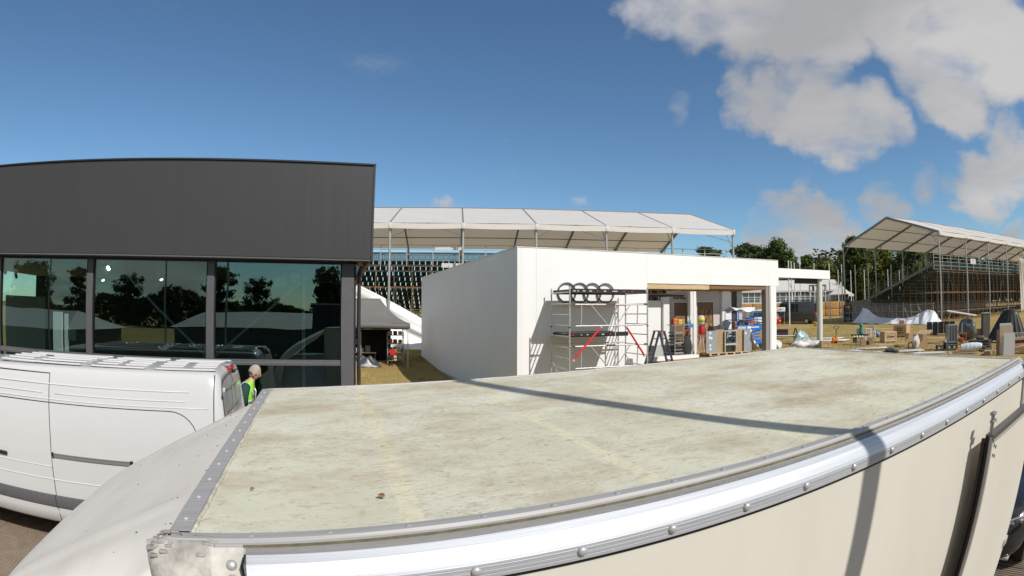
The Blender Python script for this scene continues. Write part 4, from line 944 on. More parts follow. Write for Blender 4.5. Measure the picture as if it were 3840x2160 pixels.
# ================================================================ ALUMINIUM SCAFFOLD TOWER AND STEP LADDER
M_SCA = mat('tower aluminium', (0.60, 0.60, 0.61), 0.4, 0.6, var=0.1, vscale=10)
M_RED = mat('red brace', (0.65, 0.015, 0.02), 0.4)
def build_tower():
    g = ground(9.2, 16.5)
    t = thing('scaffold_tower', 'aluminium scaffold tower with red braces in front of the ring emblem', 'scaffold', (7.735, 15.78, g))
    W, D = 3.02, 1.44
    ztop = {(0, 0): 4.08 - g, (1, 0): 4.085 - g, (0, 1): 4.07 - g, (1, 1): 4.065 - g}
    for (i, j), zt in ztop.items():
        s = MB().tube((i * W, j * D, 0.12), (i * W, j * D, zt), 0.027, 8).build('standard', M_SCA, t)
        MB().tube((i * W, j * D, 2.46 - g + 0.28), (i * W, j * D, 2.46 - g + 0.32), 0.036, 8).build('joint_collar', M_BLACK, s)
        MB().tube((i * W, j * D, 0.0), (i * W, j * D, 0.13), 0.05, 8).build('foot', M_BLACK, s)
    k = 0.356
    for i in (0, 1):
        for q in range(9):
            z = 3.53 - g - q * k + (0.36 if q < 0 else 0)
            if z > 0.15: MB().tube((i * W, 0, z), (i * W, D, z), 0.021, 8).build('rung', M_SCA, t)
        MB().tube((i * W, 0, 3.90 - g), (i * W, D, 3.90 - g), 0.021, 8).build('rung', M_SCA, t)
        MB().tube((i * W, 0, 0.2), (i * W, D, 1.55), 0.016, 6).build('end_brace', M_SCA, t)
    # guard frames on the near face: two horizontals with uprights and diagonals
    for (zt, zb) in ((3.50, 2.80), (2.14, 1.42)):
        zt -= g; zb -= g
        f = MB().tube((0, -0.03, zt), (W, -0.03, zt), 0.025, 8).build('guard_rail', M_SCA, t)
        MB().tube((0.2, -0.03, zb), (W - 0.2, -0.03, zb), 0.025, 8).build('guard_rail', M_SCA, f)
        for (x0, x1) in ((0.42, 0.40), (W - 0.42, W - 0.45)): MB().tube((x0, -0.03, zt), (x1, -0.03, zb), 0.019, 6).build('upright', M_SCA, f)
        MB().tube((0.75, -0.03, zt), (1.42, -0.03, zb), 0.019, 6).build('diagonal', M_SCA, f)
        MB().tube((W - 0.72, -0.03, zt), (W - 1.28, -0.03, zb), 0.019, 6).build('diagonal', M_SCA, f)
        MB().tube((W * 0.56, -0.03, zt + 0.02), (W * 0.56, -0.03, zb - 0.35), 0.022, 8).build('centre_post', M_SCA, f)
        for x in (0.10, W * 0.5, W - 0.10): MB().cb((x, -0.03, zt), (0.36 if x == W * 0.5 else 0.16, 0.054, 0.054)).build('clip', mat('clip dark', (0.10, 0.06, 0.05), 0.6), f)
        fb = MB().tube((0, D + 0.03, zt), (W, D + 0.03, zt), 0.025, 8).build('guard_rail', M_SCA, t)
    # red diagonal braces
    for (a, b) in (((1.12, 2.76), (0.10, 1.70)), ((2.10, 2.76), (2.85, 1.75)), ((1.12, 1.38), (0.5, 0.75)), ((2.1, 1.38), (2.7, 0.75))):
        br = MB().tube((a[0], -0.07, a[1] - g), (b[0], -0.07, b[1] - g), 0.034, 8).build('red_brace', M_RED, t)
        for p in (a, b): MB().cb((p[0], -0.07, p[1] - g), (0.07, 0.08, 0.07)).build('brace_hook', M_SCA, br)
    # platforms seen edge-on: black toe boards with pale markings
    MPD = mat('platform black', (0.018, 0.017, 0.018), 0.5)
    for (z, x0, x1, dy) in ((3.955, 0.05, 2.98, 0.0), (2.51, 0.05, 2.45, 0.35)):
        p = MB().box(x0, dy + 0.04, z - g - 0.02, x1, D - 0.06, z - g + 0.03).build('platform', mat('platform deck', (0.30, 0.24, 0.18), 0.8, var=0.2, vscale=10), t)
        MB().box(x0, dy + 0.01, z - g - 0.085, x1, dy + 0.038, z - g + 0.06).build('toe_board', MPD, p)
        r = random.Random(int(z * 100)); x = x0 + 0.08
        while x < x1 - 0.5:
            w = r.choice((0.04, 0.06, 0.1, 0.2)); c = r.choice(((0.5, 0.5, 0.46),) * 3 + ((0.45, 0.03, 0.03),))
            MB().box(x, dy + 0.006, z - g - 0.03, x + w, dy + 0.0095, z - g + 0.005).build('marking', mat('mark%s' % (c[1] > 0.1), c, 0.6), p); x += w + r.uniform(0.05, 0.28)
        MB().box(x0 + 0.02, D - 0.055, z - g - 0.085, x1, D - 0.03, z - g + 0.06).build('toe_board', MPD, p)
        MB().box(x0 - 0.02, dy + 0.04, z - g - 0.02, x0 + 0.03, D - 0.06, z - g + 0.04).build('toe_end', MPD, p)
build_tower()
def build_ladder():
    x, y = 11.55, 16.2
    g = ground(x, y)
    t = thing('step_ladder', 'dark blue double-sided step ladder standing by the scaffold tower', 'ladder', (x, y, g), R(-8))
    MLd = mat('ladder navy', (0.022, 0.032, 0.055), 0.5); H_ = 2.555 - g - 0.02
    for s in (-1, 1):
        for q in (-1, 1):
            MB().add([(s * 0.10 - 0.02, q * 0.19 - 0.045, H_), (s * 0.10 + 0.03, q * 0.19 - 0.045, H_), (s * 0.10 + 0.03, q * 0.19 + 0.045, H_), (s * 0.10 - 0.02, q * 0.19 + 0.045, H_),
                      (s * 0.80 - 0.02, q * 0.27 - 0.045, 0), (s * 0.80 + 0.03, q * 0.27 - 0.045, 0), (s * 0.80 + 0.03, q * 0.27 + 0.045, 0), (s * 0.80 - 0.02, q * 0.27 + 0.045, 0)],
                     [(0, 1, 2, 3), (7, 6, 5, 4), (0, 4, 5, 1), (1, 5, 6, 2), (2, 6, 7, 3), (3, 7, 4, 0)]).build('stile', MLd, t)
        for k in range(8):
            f = 0.11 + k * 0.112; z = H_ * (1 - f); xx = s * (0.10 + 0.70 * f); w = 0.19 + 0.08 * f
            MB().cb((xx, 0, z), (0.085, 2 * w, 0.028)).build('tread', mat('tread grey', (0.13, 0.13, 0.13), 0.5, 0.3), t)
    MB().cb((0, 0, H_ + 0.015), (0.26, 0.50, 0.03)).build('top_cap', mat('ladder cap', (0.25, 0.03, 0.035), 0.5), t)
build_ladder()

# ================================================================ GRANDSTANDS
def pvc_mat(name, col, tcol, k):
    m = mat(name, col, 0.5, var=0.03, vscale=0.6, dirt=tuple(c * 0.8 for c in col), dirt_amt=0.25, dirt_scale=0.5)
    nt = m.node_tree; b = nt.nodes['Principled BSDF']; out = nt.nodes['Material Output']
    tr = nt.nodes.new('ShaderNodeBsdfTranslucent'); tr.inputs[0].default_value = (*tcol, 1)
    mx = nt.nodes.new('ShaderNodeMixShader'); mx.inputs[0].default_value = k
    nt.links.new(b.outputs[0], mx.inputs[1]); nt.links.new(tr.outputs[0], mx.inputs[2]); nt.links.new(mx.outputs[0], out.inputs[0])
    return m
M_PVC = pvc_mat('white pvc', (0.80, 0.775, 0.74), (0.86, 0.72, 0.54), 0.30)
M_RAFT = mat('rafter', (0.24, 0.21, 0.18), 0.5, 0.3)
M_GALV = mat('galvanised steel', (0.40, 0.40, 0.385), 0.5, 0.5, var=0.15, vscale=4)
M_RUST = mat('rusty tube', (0.30, 0.13, 0.05), 0.75, 0.1, var=0.4, vscale=3)
M_TUBE = mat('weathered tube', (0.19, 0.17, 0.145), 0.7, 0.2, var=0.3, vscale=2)
M_SEAT = mat('dark green seat', (0.010, 0.045, 0.036), 0.45)
M_PLANK = mat('tier plank', (0.05, 0.042, 0.035), 0.8, var=0.3, vscale=2)
def seat_mesh():
    b = MB()
    b.rbox((0, 0, 0.02), (0.40, 0.38, 0.04), 0.015)
    n = 7
    for i in range(n): b.cb((-0.165 + 0.33 * i / (n - 1), -0.195, 0.20), (0.034, 0.025, 0.34))
    b.rbox((0, -0.20, 0.375), (0.42, 0.035, 0.07), 0.02)
    b.rbox((-0.195, -0.198, 0.20), (0.035, 0.03, 0.38), 0.01); b.rbox((0.195, -0.198, 0.20), (0.035, 0.03, 0.38), 0.01)
    return b
def build_stand(name, label, origin, rz, nb, x_first, bay, depth, ze, zr, zp, tiers, dz, dy, y0, up_dx, up_rows, levels, seat_rows, gable=True, seat_dx=0.46, seed=1, brace_n=1):
    g0 = ground(origin[0], origin[1])
    t = thing(name, label, 'grandstand', (origin[0], origin[1], 0), rz)
    X0, X1 = x_first, x_first + nb * bay
    half = depth / 2
    vh = 0.42
    # canopy sheets, one per bay and slope
    def sheet(xa, xb, ya, za, yb, zb, nm, m, sag=0.05):
        MB().grid(lambda i, j: (xa + (xb - xa) * i, ya + (yb - ya) * j, za + (zb - za) * j - sag * math.sin(math.pi * i) * math.sin(math.pi * j)), 6, 6).build(nm, m, t)
    for k in range(nb):
        xa, xb = X0 + k * bay + 0.06, X0 + (k + 1) * bay - 0.06
        sheet(xa, xb, -0.25, ze + vh, half, zr, 'roof_sheet', M_PVC)
        sheet(xa, xb, half + 0.02, zr, depth + 0.25, ze + vh, 'roof_sheet', M_PVC)
        MB().grid(lambda i, j: (xa + (xb - xa) * i, -0.27 - 0.03 * math.sin(j * 3) * math.sin(i * 20), ze - 0.10 * math.sin(math.pi * i) * 0.5 + (vh - 0.015) * j), 8, 3).build('valance', M_PVC, t)
        for f in (0.33, 0.66, 1.34, 1.67):
            yy = half * f; zz = (ze + vh) + (zr - ze - vh) * (f if f <= 1 else 2 - f) - 0.13
            MB().tube((xa - 0.06, yy, zz), (xb + 0.06, yy, zz), 0.045, 6).build('purlin', M_RAFT, t)
    for k in range(nb + 1):
        x = X0 + k * bay
        cb = ground(*(Matrix.Rotation(rz, 3, 'Z') @ Vector((x, 0, 0)) + Vector(origin))[:2])
        c = MB().tube((x, 0, cb - 0.1), (x, 0, ze + vh - 0.05), 0.095, 8).build('column', M_GALV, t)
        MB().rbox((x, -0.22, ze + 0.20), (0.22, 0.20, 0.46), 0.04).build('eave_boot', M_PVC, c)
        MB().tube((x, 0.1, ze - 1.0), (x, 1.3, ze + vh - 0.02 + (zr - ze - vh) * 1.3 / half - 0.2), 0.05, 6).build('knee_brace', M_GALV, c)
        MB().tube((x, depth, 0.4 + cb), (x, depth, ze + vh - 0.05), 0.095, 8).build('column', M_GALV, t)
        MB().tube((x, depth - 0.1, ze - 1.0), (x, depth - 1.3, ze + vh - 0.02 + (zr - ze - vh) * 1.3 / half - 0.2), 0.05, 6).build('knee_brace', M_GALV, t)
        for (ya, za, yb, zb) in ((-0.2, ze + vh, half, zr), (half, zr, depth + 0.2, ze + vh)):
            MB().add([(x - 0.055, ya, za - 0.26), (x + 0.055, ya, za - 0.26), (x + 0.055, ya, za + 0.025), (x - 0.055, ya, za + 0.025), (x - 0.055, yb, zb - 0.26), (x + 0.055, yb, zb - 0.26), (x + 0.055, yb, zb + 0.025), (x - 0.055, yb, zb + 0.025)],
                     [(0, 1, 2, 3), (7, 6, 5, 4), (0, 4, 5, 1), (1, 5, 6, 2), (2, 6, 7, 3), (3, 7, 4, 0)]).build('rafter', M_RAFT, t)
    MB().box(X0, half - 0.05, zr + 0.005, X1, half + 0.05, zr + 0.06).build('ridge', M_RAFT, t)
    # wire cross bracing in every other bay
    for k in range(0, nb, 2):
        xa = X0 + k * bay
        MB().tube((xa, half, zr - 0.3), (xa + bay, 0, ze - 0.6), 0.018, 5).build('wind_brace', M_GALV, t)
        MB().tube((xa + bay, half, zr - 0.3), (xa, 0, ze - 0.6), 0.018, 5).build('wind_brace', M_GALV, t)
    # tiers of planks going down away from the back rail, with seats
    ya = y0
    r = random.Random(seed)
    seat = None; rest = MB()
    for k in range(tiers):
        y, z = y0 + dy * k, zp - dz * k
        MB().box(X0 + 0.3, y - 0.02, z - 0.06, X1 - 0.3, y + dy - 0.03, z).build('tier_plank', M_PLANK, t)
        MB().tube((X0 + 0.3, y, z - 0.12), (X1 - 0.3, y, z - 0.12), 0.03, 5).build('tier_rail', M_RUST if k % 3 == 0 else M_TUBE, t)
        if k >= seat_rows:
            for i in range(int((X1 - X0 - 0.8) / seat_dx)):
                x = X0 + 0.5 + i * seat_dx
                rest.cb((x, y + 0.20, z + 0.60), (0.40, 0.03, 0.34)); rest.cb((x, y + 0.40, z + 0.42), (0.40, 0.38, 0.035)); rest.cb((x, y + 0.40, z + 0.2), (0.05, 0.05, 0.4))
        else:
            n = int((X1 - X0 - 0.8) / seat_dx)
            for i in range(n):
                if k == 0 and r.random() < 0.02: continue
                p = (X0 + 0.5 + i * seat_dx, y + 0.40, z + 0.40)
                if seat is None: seat = seat_mesh().build('seat', M_SEAT, t, loc=p)
                else: inst(seat, t, p)
            MB().box(X0 + 0.4, y + 0.36, z + 0.30, X1 - 0.4, y + 0.42, z + 0.36).build('seat_beam', M_GALV, t)
    o = rest.build('lower_seat_rows', M_SEAT, t); o['kind'] = 'stuff'
    # back guard rail
    for zz in (0.35, 0.75, 1.15, 1.5): MB().tube((X0 + 0.2, y0 - 0.1, zp + zz), (X1 - 0.2, y0 - 0.1, zp + zz), 0.024, 6).build('guard_rail', M_GALV, t)
    n = int((X1 - X0) / 2.0)
    for i in range(n + 1):
        x = X0 + 0.2 + i * (X1 - X0 - 0.4) / n
        MB().cb((x, y0 - 0.1, zp + 0.72), (0.07, 0.05, 1.65)).build('rail_post', M_GALV, t)
    # supporting tube-and-coupler frame
    xs = [X0 + 0.3 + i * up_dx for i in range(int((X1 - X0 - 0.6) / up_dx) + 1)]
    for row, yy in enumerate(up_rows):
        ztop = zp - dz * max(0, (yy - y0) / dy) - 0.1
        for i, x in enumerate(xs):
            xx = x + r.uniform(-.02, .02)
            MB().tube((xx, yy, g0 - 0.2), (xx, yy, ztop), 0.026, 5).build('standard', M_RUST if r.random() < 0.35 else M_TUBE, t)
        for q, zl in enumerate(levels):
            if zl < ztop - 0.1:
                MB().tube((X0 + 0.2, yy, zl), (X1 - 0.2, yy, zl), 0.026, 5).build('ledger', M_RUST if (q + row) % 2 == 0 else M_TUBE, t)
        for i in range(0, len(xs) - 1, brace_n):
            if r.random() < 0.62:
                q = r.randrange(len(levels)); za = levels[q - 1] if q else g0; zb = min(levels[q], ztop)
                if zb - za > 0.5:
                    s = r.random() < 0.7
                    MB().tube((xs[i], yy + 0.03, zb if s else za), (xs[i + 1], yy + 0.03, za if s else zb), 0.022, 5).build('brace', M_TUBE, t)
    for i, x in enumerate(xs[::2]):
        for zl in levels:
            yb_ = y0 + dy * max(0, (zp - zl) / dz) - 0.2
            if yb_ > up_rows[0] + 0.5: MB().tube((x + 0.05, up_rows[0], zl + 0.05), (x + 0.05, min(yb_, depth), zl + 0.05), 0.024, 5).build('transom', M_TUBE, t)
    return t, X0, X1
CENT, _a, _b = build_stand('grandstand', 'white-roofed grandstand with dark green seats behind the white pavilion', (5.04, 40.4, 0), math.atan2(-0.245, 0.97), 7, -11.0, 5.5, 16.3, 9.45, 12.6, 6.83, 12, 0.36, 0.85, 1.0, 1.375, (0.55, 2.2, 4.5, 7.0, 9.5), (1.7, 3.4, 5.1, 6.3), 1, seed=2)
def extras_central():
    t = CENT
    MB().box(-10.6, 1.75, 7.66, 27.0, 1.80, 7.86).build('blue_seat_backs', mat('pale blue backs', (0.28, 0.45, 0.58), 0.6, var=0.35, vscale=0.9), t)
    MB().box(3.4, 0.86, 7.95, 5.6, 0.89, 8.25).build('white_banner', M_PVC, t)
    MB().box(3.9, 0.9, 6.62, 6.6, 0.95, 6.95).build('white_banner', M_PVC, t)
    # big fallen cladding sheet: from high on the left down to the ground on the right
    def f(i, j):
        x = -12 + 15.6 * i
        top = 4.9 - 0.335 * max(0, x + 4.5) if x > -4.5 else 4.9
        if x > -4.5: top = max(1.9, 5.35 - 0.46 * (x + 2.6) - 0.01 * (x + 2.6) ** 2)
        top = min(top, 6.3)
        z = 0.42 + (top - 0.42) * j
        fold = math.sin((z * 1.0 + x * 0.55) * 3.1 + 0.8 * math.sin(x * 0.9)) * 0.16 + math.sin((z * 1.6 + x * 0.75) * 5.3) * 0.05
        return (x, 0.20 - 0.55 * (1 - j) ** 2 + fold * (0.35 + 0.65 * math.sin(math.pi * min(1, j * 0.9 + 0.1))), z)
    o = MB().grid(f, 90, 40).build('fallen_sheet', mat('sheet white', (0.80, 0.79, 0.77), 0.55), None, thick=0.01)
    o.matrix_world = t.matrix_basis.copy(); o.location = t.location; o.rotation_euler = t.rotation_euler
    tag(o, 'long white cladding sheet hanging slantwise in folds from the central grandstand', 'sheet')
extras_central()
RGT, _a, _b = build_stand('grandstand', 'open-ended white-roofed grandstand on scaffold tubes at the right', (59.4, 28.07, 0), math.atan2(-0.145, 0.989), 9, 0.0, 6.65, 16.0, 10.85, 13.95, 7.35, 12, 0.345, 0.92, 1.2, 1.3, (0.7, 2.6, 5.0, 8.0, 11.0), (1.6, 2.6, 4.7, 6.95), 1, seat_dx=0.52, seed=4)
def extras_right():
    t = RGT
    # side stair: stringer, steps and railing panels
    st = MB().add([(-0.5, 1.0, 7.55), (-0.5, 12.4, 3.85), (-0.5, 12.4, 4.15), (-0.5, 1.0, 7.85), (-0.42, 1.0, 7.55), (-0.42, 12.4, 3.85), (-0.42, 12.4, 4.15), (-0.42, 1.0, 7.85)], [(0, 1, 2, 3), (7, 6, 5, 4), (0, 4, 5, 1), (1, 5, 6, 2), (2, 6, 7, 3), (3, 7, 4, 0)])
    st.build('stringer', M_TUBE, t)
    for k in range(12):
        f = k / 12; y = 1.0 + 11.4 * f; z = 7.85 - 3.7 * f
        b = MB().tube((-0.46, y, z), (-0.46, y, z + 1.15), 0.03, 6).tube((-0.46, y + 0.85, z - 0.28), (-0.46, y + 0.85, z + 0.87), 0.03, 6).tube((-0.46, y, z + 1.15), (-0.46, y + 0.85, z + 1.12), 0.03, 6).tube((-0.46, y + 0.85, z + 1.12), (-0.46, y + 0.85, z + 0.87), 0.03, 6)
        p = b.build('stair_rail', M_TUBE, t)
        for q in range(3): MB().tube((-0.46, y, z + 0.25 + q * 0.28), (-0.46, y + 0.85, z + 0.0 + q * 0.28), 0.016, 5).build('rail_bar', M_TUBE, p)
        MB().box(-0.40, y, z - 0.05, 1.0, y + 0.45, z).build('step', M_PLANK, t)
    # lower podium frames by the stair foot
    r = random.Random(8)
    for k in range(14):
        y = 0.6 + k * 1.15
        MB().tube((-0.9, y, 1.1), (-0.9, y, 3.6), 0.03, 5).build('standard', M_GALV, t)
        MB().tube((-0.9, y, 1.5), (-0.9, y + 1.15, 3.3 if k % 2 else 2.4), 0.025, 5).build('brace', M_GALV, t)
    for z in (1.9, 2.7, 3.45): MB().tube((-0.9, 0.4, z), (-0.9, 16.2, z), 0.03, 5).build('ledger', M_GALV, t)
    MB().box(9.7, 1.1, 8.05, 11.2, 1.16, 8.7).build('white_banner', M_PVC, t)
    MB().box(0.0, 15.4, 1.2, 40, 15.9, 4.2).build('underskirt', mat('skirt grey', (0.30, 0.29, 0.28), 0.8), t)
    # hanging drapes at the far right
    MB().grid(lambda i, j: (25.0 + 6.5 * i * (1.0 - 0.75 * j), -0.25 + 0.18 * math.sin(i * 22 + j * 2), 1.6 + 7.6 * j), 50, 12).build('side_drape', M_PVC, t, thick=0.01)
    # white tarpaulin slumped along the open end
    def f(i, j):
        y = -0.8 + 13.4 * (1 - i)
        u_ = 1 - i
        top = 0.55 + 1.15 * math.exp(-((u_ - 0.92) / 0.12) ** 2) + 0.95 * math.exp(-((u_ - 0.14) / 0.15) ** 2) + 0.1 * u_
        if u_ < 0.08: top *= 0.35 + 0.65 * u_ / 0.08
        if u_ > 0.94: top *= 1 - (u_ - 0.94) / 0.06 * 0.85
        fold = math.sin(i * 70 + 4.5 * j) * 0.16 + math.sin(i * 33 + 2 * j) * 0.14 + math.sin(i * 131 + 3 * j) * 0.05
        gx = ground(*(Matrix.Rotation(t.rotation_euler.z, 3, 'Z') @ Vector((-2.2, y, 0)) + t.location)[:2])
        return (-1.15 - 1.7 * (1 - j) ** 1.5 - 0.5 * j * (1 - j) + fold * (0.3 + j * (1 - j) * 2.2), y, gx + 0.02 + top * j ** 0.9 + 0.03 * math.sin(i * 40) * (1 - j))
    o = MB().grid(f, 120, 16).build('tarpaulin', mat('tarp white', (0.76, 0.77, 0.78), 0.5), None, thick=0.01)
    o.location = t.location; o.rotation_euler = t.rotation_euler
    tag(o, 'long white tarpaulin slumped on the grass along the open end of the right grandstand', 'tarpaulin')
extras_right()
# ================================================================ TREES
def leaf_mat(name, c1, c2, trans=0.25):
    m = bpy.data.materials.new(name); m.use_nodes = True
    nt = m.node_tree; N, L = nt.nodes.new, nt.links.new; b = nt.nodes['Principled BSDF']
    b.inputs['Roughness'].default_value = 0.6; b.inputs['Specular IOR Level'].default_value = 0.25
    g = N('ShaderNodeNewGeometry'); r = N('ShaderNodeValToRGB')
    r.color_ramp.elements[0].color = (*c1, 1); r.color_ramp.elements[1].color = (*c2, 1)
    L(g.outputs['Random Per Island'], r.inputs[0]); L(r.outputs[0], b.inputs['Base Color'])
    tr = N('ShaderNodeBsdfTranslucent'); L(r.outputs[0], tr.inputs[0]); mx = N('ShaderNodeMixShader'); mx.inputs[0].default_value = trans
    L(b.outputs[0], mx.inputs[1]); L(tr.outputs[0], mx.inputs[2]); L(mx.outputs[0], nt.nodes['Material Output'].inputs[0])
    return m
LEAF = {'pine': leaf_mat('pine needles', (0.035, 0.062, 0.022), (0.085, 0.115, 0.035)), 'oak': leaf_mat('oak leaves', (0.045, 0.080, 0.018), (0.13, 0.165, 0.035)),
        'lime': leaf_mat('light leaves', (0.085, 0.115, 0.022), (0.24, 0.235, 0.05)), 'dark': leaf_mat('dark leaves', (0.022, 0.042, 0.014), (0.065, 0.085, 0.026))}
M_BARK = mat('bark', (0.085, 0.06, 0.04), 0.9, var=0.35, vscale=3, bump=0.6, bscale=8)
def crown_mb(h, w, kind, seed, base=0.25, n_clump=90, leaves=60, ls=0.42):
    """leaf-sized faces gathered in clumps over overlapping lobes of an uneven crown"""
    r = random.Random(seed); mb = MB(); lobes = []
    nl = 15
    for i in range(nl):
        a = i * 2.4 + r.uniform(-.5, .5); f = (i + 0.5) / nl
        zz = h * (base + (0.93 - base) * f)
        if kind == 'pine':
            rad = w * 0.5 * (1.0 - 0.72 * f ** 1.6); q = rad * r.uniform(0.35, 0.75); lr = max(w * 0.14, rad * 0.5); lz = h * 0.045
        else:
            rad = w * 0.5 * (math.sin(math.pi * (0.16 + 0.70 * f)) ** 0.7); q = rad * r.uniform(0.2, 0.62); lr = max(w * 0.15, rad * r.uniform(0.42, 0.6)); lz = lr * r.uniform(0.75, 1.1)
        lobes.append((q * math.cos(a), q * math.sin(a), zz, lr, lz))
    for c in range(n_clump * 2):
        L_ = lobes[c % nl]
        p = Vector((r.gauss(0, 1), r.gauss(0, 1), r.gauss(0.15, 1))).normalized() * r.uniform(0.55, 1.0)
        cx, cy, cz = L_[0] + p.x * L_[3], L_[1] + p.y * L_[3], L_[2] + p.z * L_[4]
        cr = w * r.uniform(0.05, 0.085)
        for _ in range(leaves // 2):
            d = Vector((r.gauss(0, 0.55), r.gauss(0, 0.55), r.gauss(0, 0.5 if kind != 'pine' else 0.2))) * cr
            s = ls * r.uniform(0.6, 1.3)
            u_ = (Vector((r.gauss(0, 1), r.gauss(0, 1), r.gauss(0, 1)))).normalized(); v_ = u_.cross(p + Vector((0.01, 0.02, 0.6))).normalized()
            o = Vector((cx, cy, cz)) + d; b = len(mb.v)
            mb.v += [tuple(o - u_ * s * 0.5), tuple(o + v_ * s * 0.36), tuple(o + u_ * s * 0.5), tuple(o - v_ * s * 0.36)]
            mb.f.append((b, b + 1, b + 2, b + 3)); mb.sm.append(False)
    return mb, lobes
def tree(name, label, x, y, h, w, kind, seed, base=0.25, group=None, n_clump=70, leaves=70, ls=0.34, leafkey=None):
    t = thing(name, label, 'tree', G(x, y, -0.1), random.Random(seed).uniform(0, 6), group)
    mb, lobes = crown_mb(h, w, kind, seed, base, n_clump, leaves, ls)
    mb.build('crown', LEAF[leafkey or kind], t)
    tr = MB(); r0 = max(0.16, h * 0.022); rr = random.Random(seed + 1)
    tr.path([(0.1 * math.sin(i * 1.7) * i / 6, 0.1 * math.cos(i * 2.1) * i / 6, h * 0.88 * i / 6) for i in range(7)], [r0 * (1 - 0.14 * i) for i in range(7)], 8)
    for L_ in lobes:
        z0 = max(h * 0.15, L_[2] - h * 0.14)
        tr.path([(0, 0, z0), (L_[0] * 0.5, L_[1] * 0.5, z0 + (L_[2] - z0) * 0.65), (L_[0], L_[1], L_[2])], [r0 * 0.42, r0 * 0.28, r0 * 0.1], 5)
    tr.build('trunk', M_BARK, t)
    return t
TR = [('pine_tree', 'low spreading dark pine behind the right end of the central grandstand rail', 86.5, 100.0, 16.4, 13.2, 'pine', 1, 0.35, None),
      ('pine_tree', 'broad layered dark pine rising behind the white pavilion roof', 92.9, 94.1, 17.0, 14.0, 'pine', 2, 0.35, None),
      ('ash_tree', 'yellowish green tree squeezed between the broad pine and the tall oak', 98.5, 93.3, 15.0, 9.2, 'oak', 3, 0.2, 'lime'),
      ('oak_tree', 'tall bright green round-topped oak above the white pavilion', 97.4, 87.8, 17.0, 10.6, 'oak', 4, 0.12, None),
      ('oak_tree', 'small leafy green tree just right of the tall oak', 107.5, 88.1, 13.6, 7.0, 'oak', 5, 0.15, None),
      ('hedge_tree', 'low dark round tree behind the pale flagpoles', 116.3, 94.7, 11.6, 11.0, 'oak', 6, 0.05, 'dark'),
      ('ash_tree', 'sunlit yellow green tree behind the canopy end', 103.5, 78.7, 11.2, 10.0, 'oak', 7, 0.05, 'lime'),
      ('oak_tree', 'tall dark green tree left of the right grandstand roof', 99.0, 67.6, 15.0, 9.6, 'oak', 8, 0.06, None),
      ('oak_tree', 'wide sunlit leafy tree seen under the right grandstand roof', 97.6, 60.0, 13.0, 11.5, 'oak', 9, 0.05, 'lime'),
      ('oak_tree', 'leafy green tree behind the stair of the right grandstand', 98.6, 53.5, 12.6, 11.0, 'oak', 10, 0.05, None),
      ('oak_tree', 'dark tree behind the tubes of the right grandstand', 112.0, 52.0, 13.0, 14.0, 'oak', 12, 0.05, 'dark'),
      ('oak_tree', 'shaded tree between the tall dark tree and the wide sunlit tree', 106.0, 69.5, 12.6, 11.0, 'oak', 13, 0.03, 'dark')]
for (n, lab, x, y, h, w, k, sd, bs, lk) in TR: tree(n, lab, x, y, h, w, k, sd, bs, 'trees beyond the showground', 170, 64, 0.52, lk)
def far_wood():
    mb = MB(); r = random.Random(21)
    for i in range(230):
        f = r.random(); a = R(36 + 42 * f); d = r.uniform(150, 200)
        x, y = d * math.sin(a), d * math.cos(a); top = r.uniform(9, 14.5) + 3.5 * math.exp(-((math.degrees(a) - 55) / 5) ** 2)
        gz = ground(x, y); R_ = r.uniform(3, 5)
        for _ in range(420):
            p = Vector((r.gauss(0, 0.5), r.gauss(0, 0.5), 0)) * R_; z = gz + top * (r.random() ** 0.6) * (1 - 0.35 * min(1, p.length / R_) ** 2)
            s = r.uniform(0.8, 1.5); u_ = Vector((r.gauss(0, 1), r.gauss(0, 1), r.gauss(0, 0.7))).normalized(); v_ = u_.orthogonal().normalized(); o = Vector((x, y, z)) + p; b = len(mb.v)
            mb.v += [tuple(o - u_ * s * 0.5), tuple(o + v_ * s * 0.35), tuple(o + u_ * s * 0.5), tuple(o - v_ * s * 0.35)]; mb.f.append((b, b + 1, b + 2, b + 3)); mb.sm.append(False)
    tag(mb.build('distant_woodland', LEAF['dark']), 'distant dark wood along the horizon', 'woodland', kind='stuff')
far_wood()
# trees and low marquees behind the camera: what the dark glass mirrors
rr = random.Random(31)
protos = []
RL = ['leftmost tree of the row mirrored in the dark panes'] + ['%s tree from the left of the row mirrored in the dark panes' % w for w in ('second', 'third', 'fourth', 'fifth', 'sixth', 'seventh', 'eighth', 'ninth', 'tenth', 'eleventh')] + ['rightmost tree of the row mirrored in the dark panes']
for i in range(12):
    x = -84 + i * 8.6 + rr.uniform(-2, 2); y = -74 + rr.uniform(-5, 5)
    if i < 3:
        t_ = tree('pine_tree', RL[i], x, y, 9.0 + i * 0.9, 7.5 + i, ('oak', 'pine', 'oak')[i], 40 + i, 0.08, 'trees mirrored in the glazing', 80, 50, 0.6, 'dark'); protos.append(t_)
    else:
        t_ = copy_tree(protos[i % 3]); t_.location = G(x, y, -0.1); t_.rotation_euler = (0, 0, rr.uniform(0, 6)); s = rr.uniform(0.7, 1.12); t_.scale = (s, s, s * rr.uniform(0.9, 1.2)); t_['label'] = RL[i]
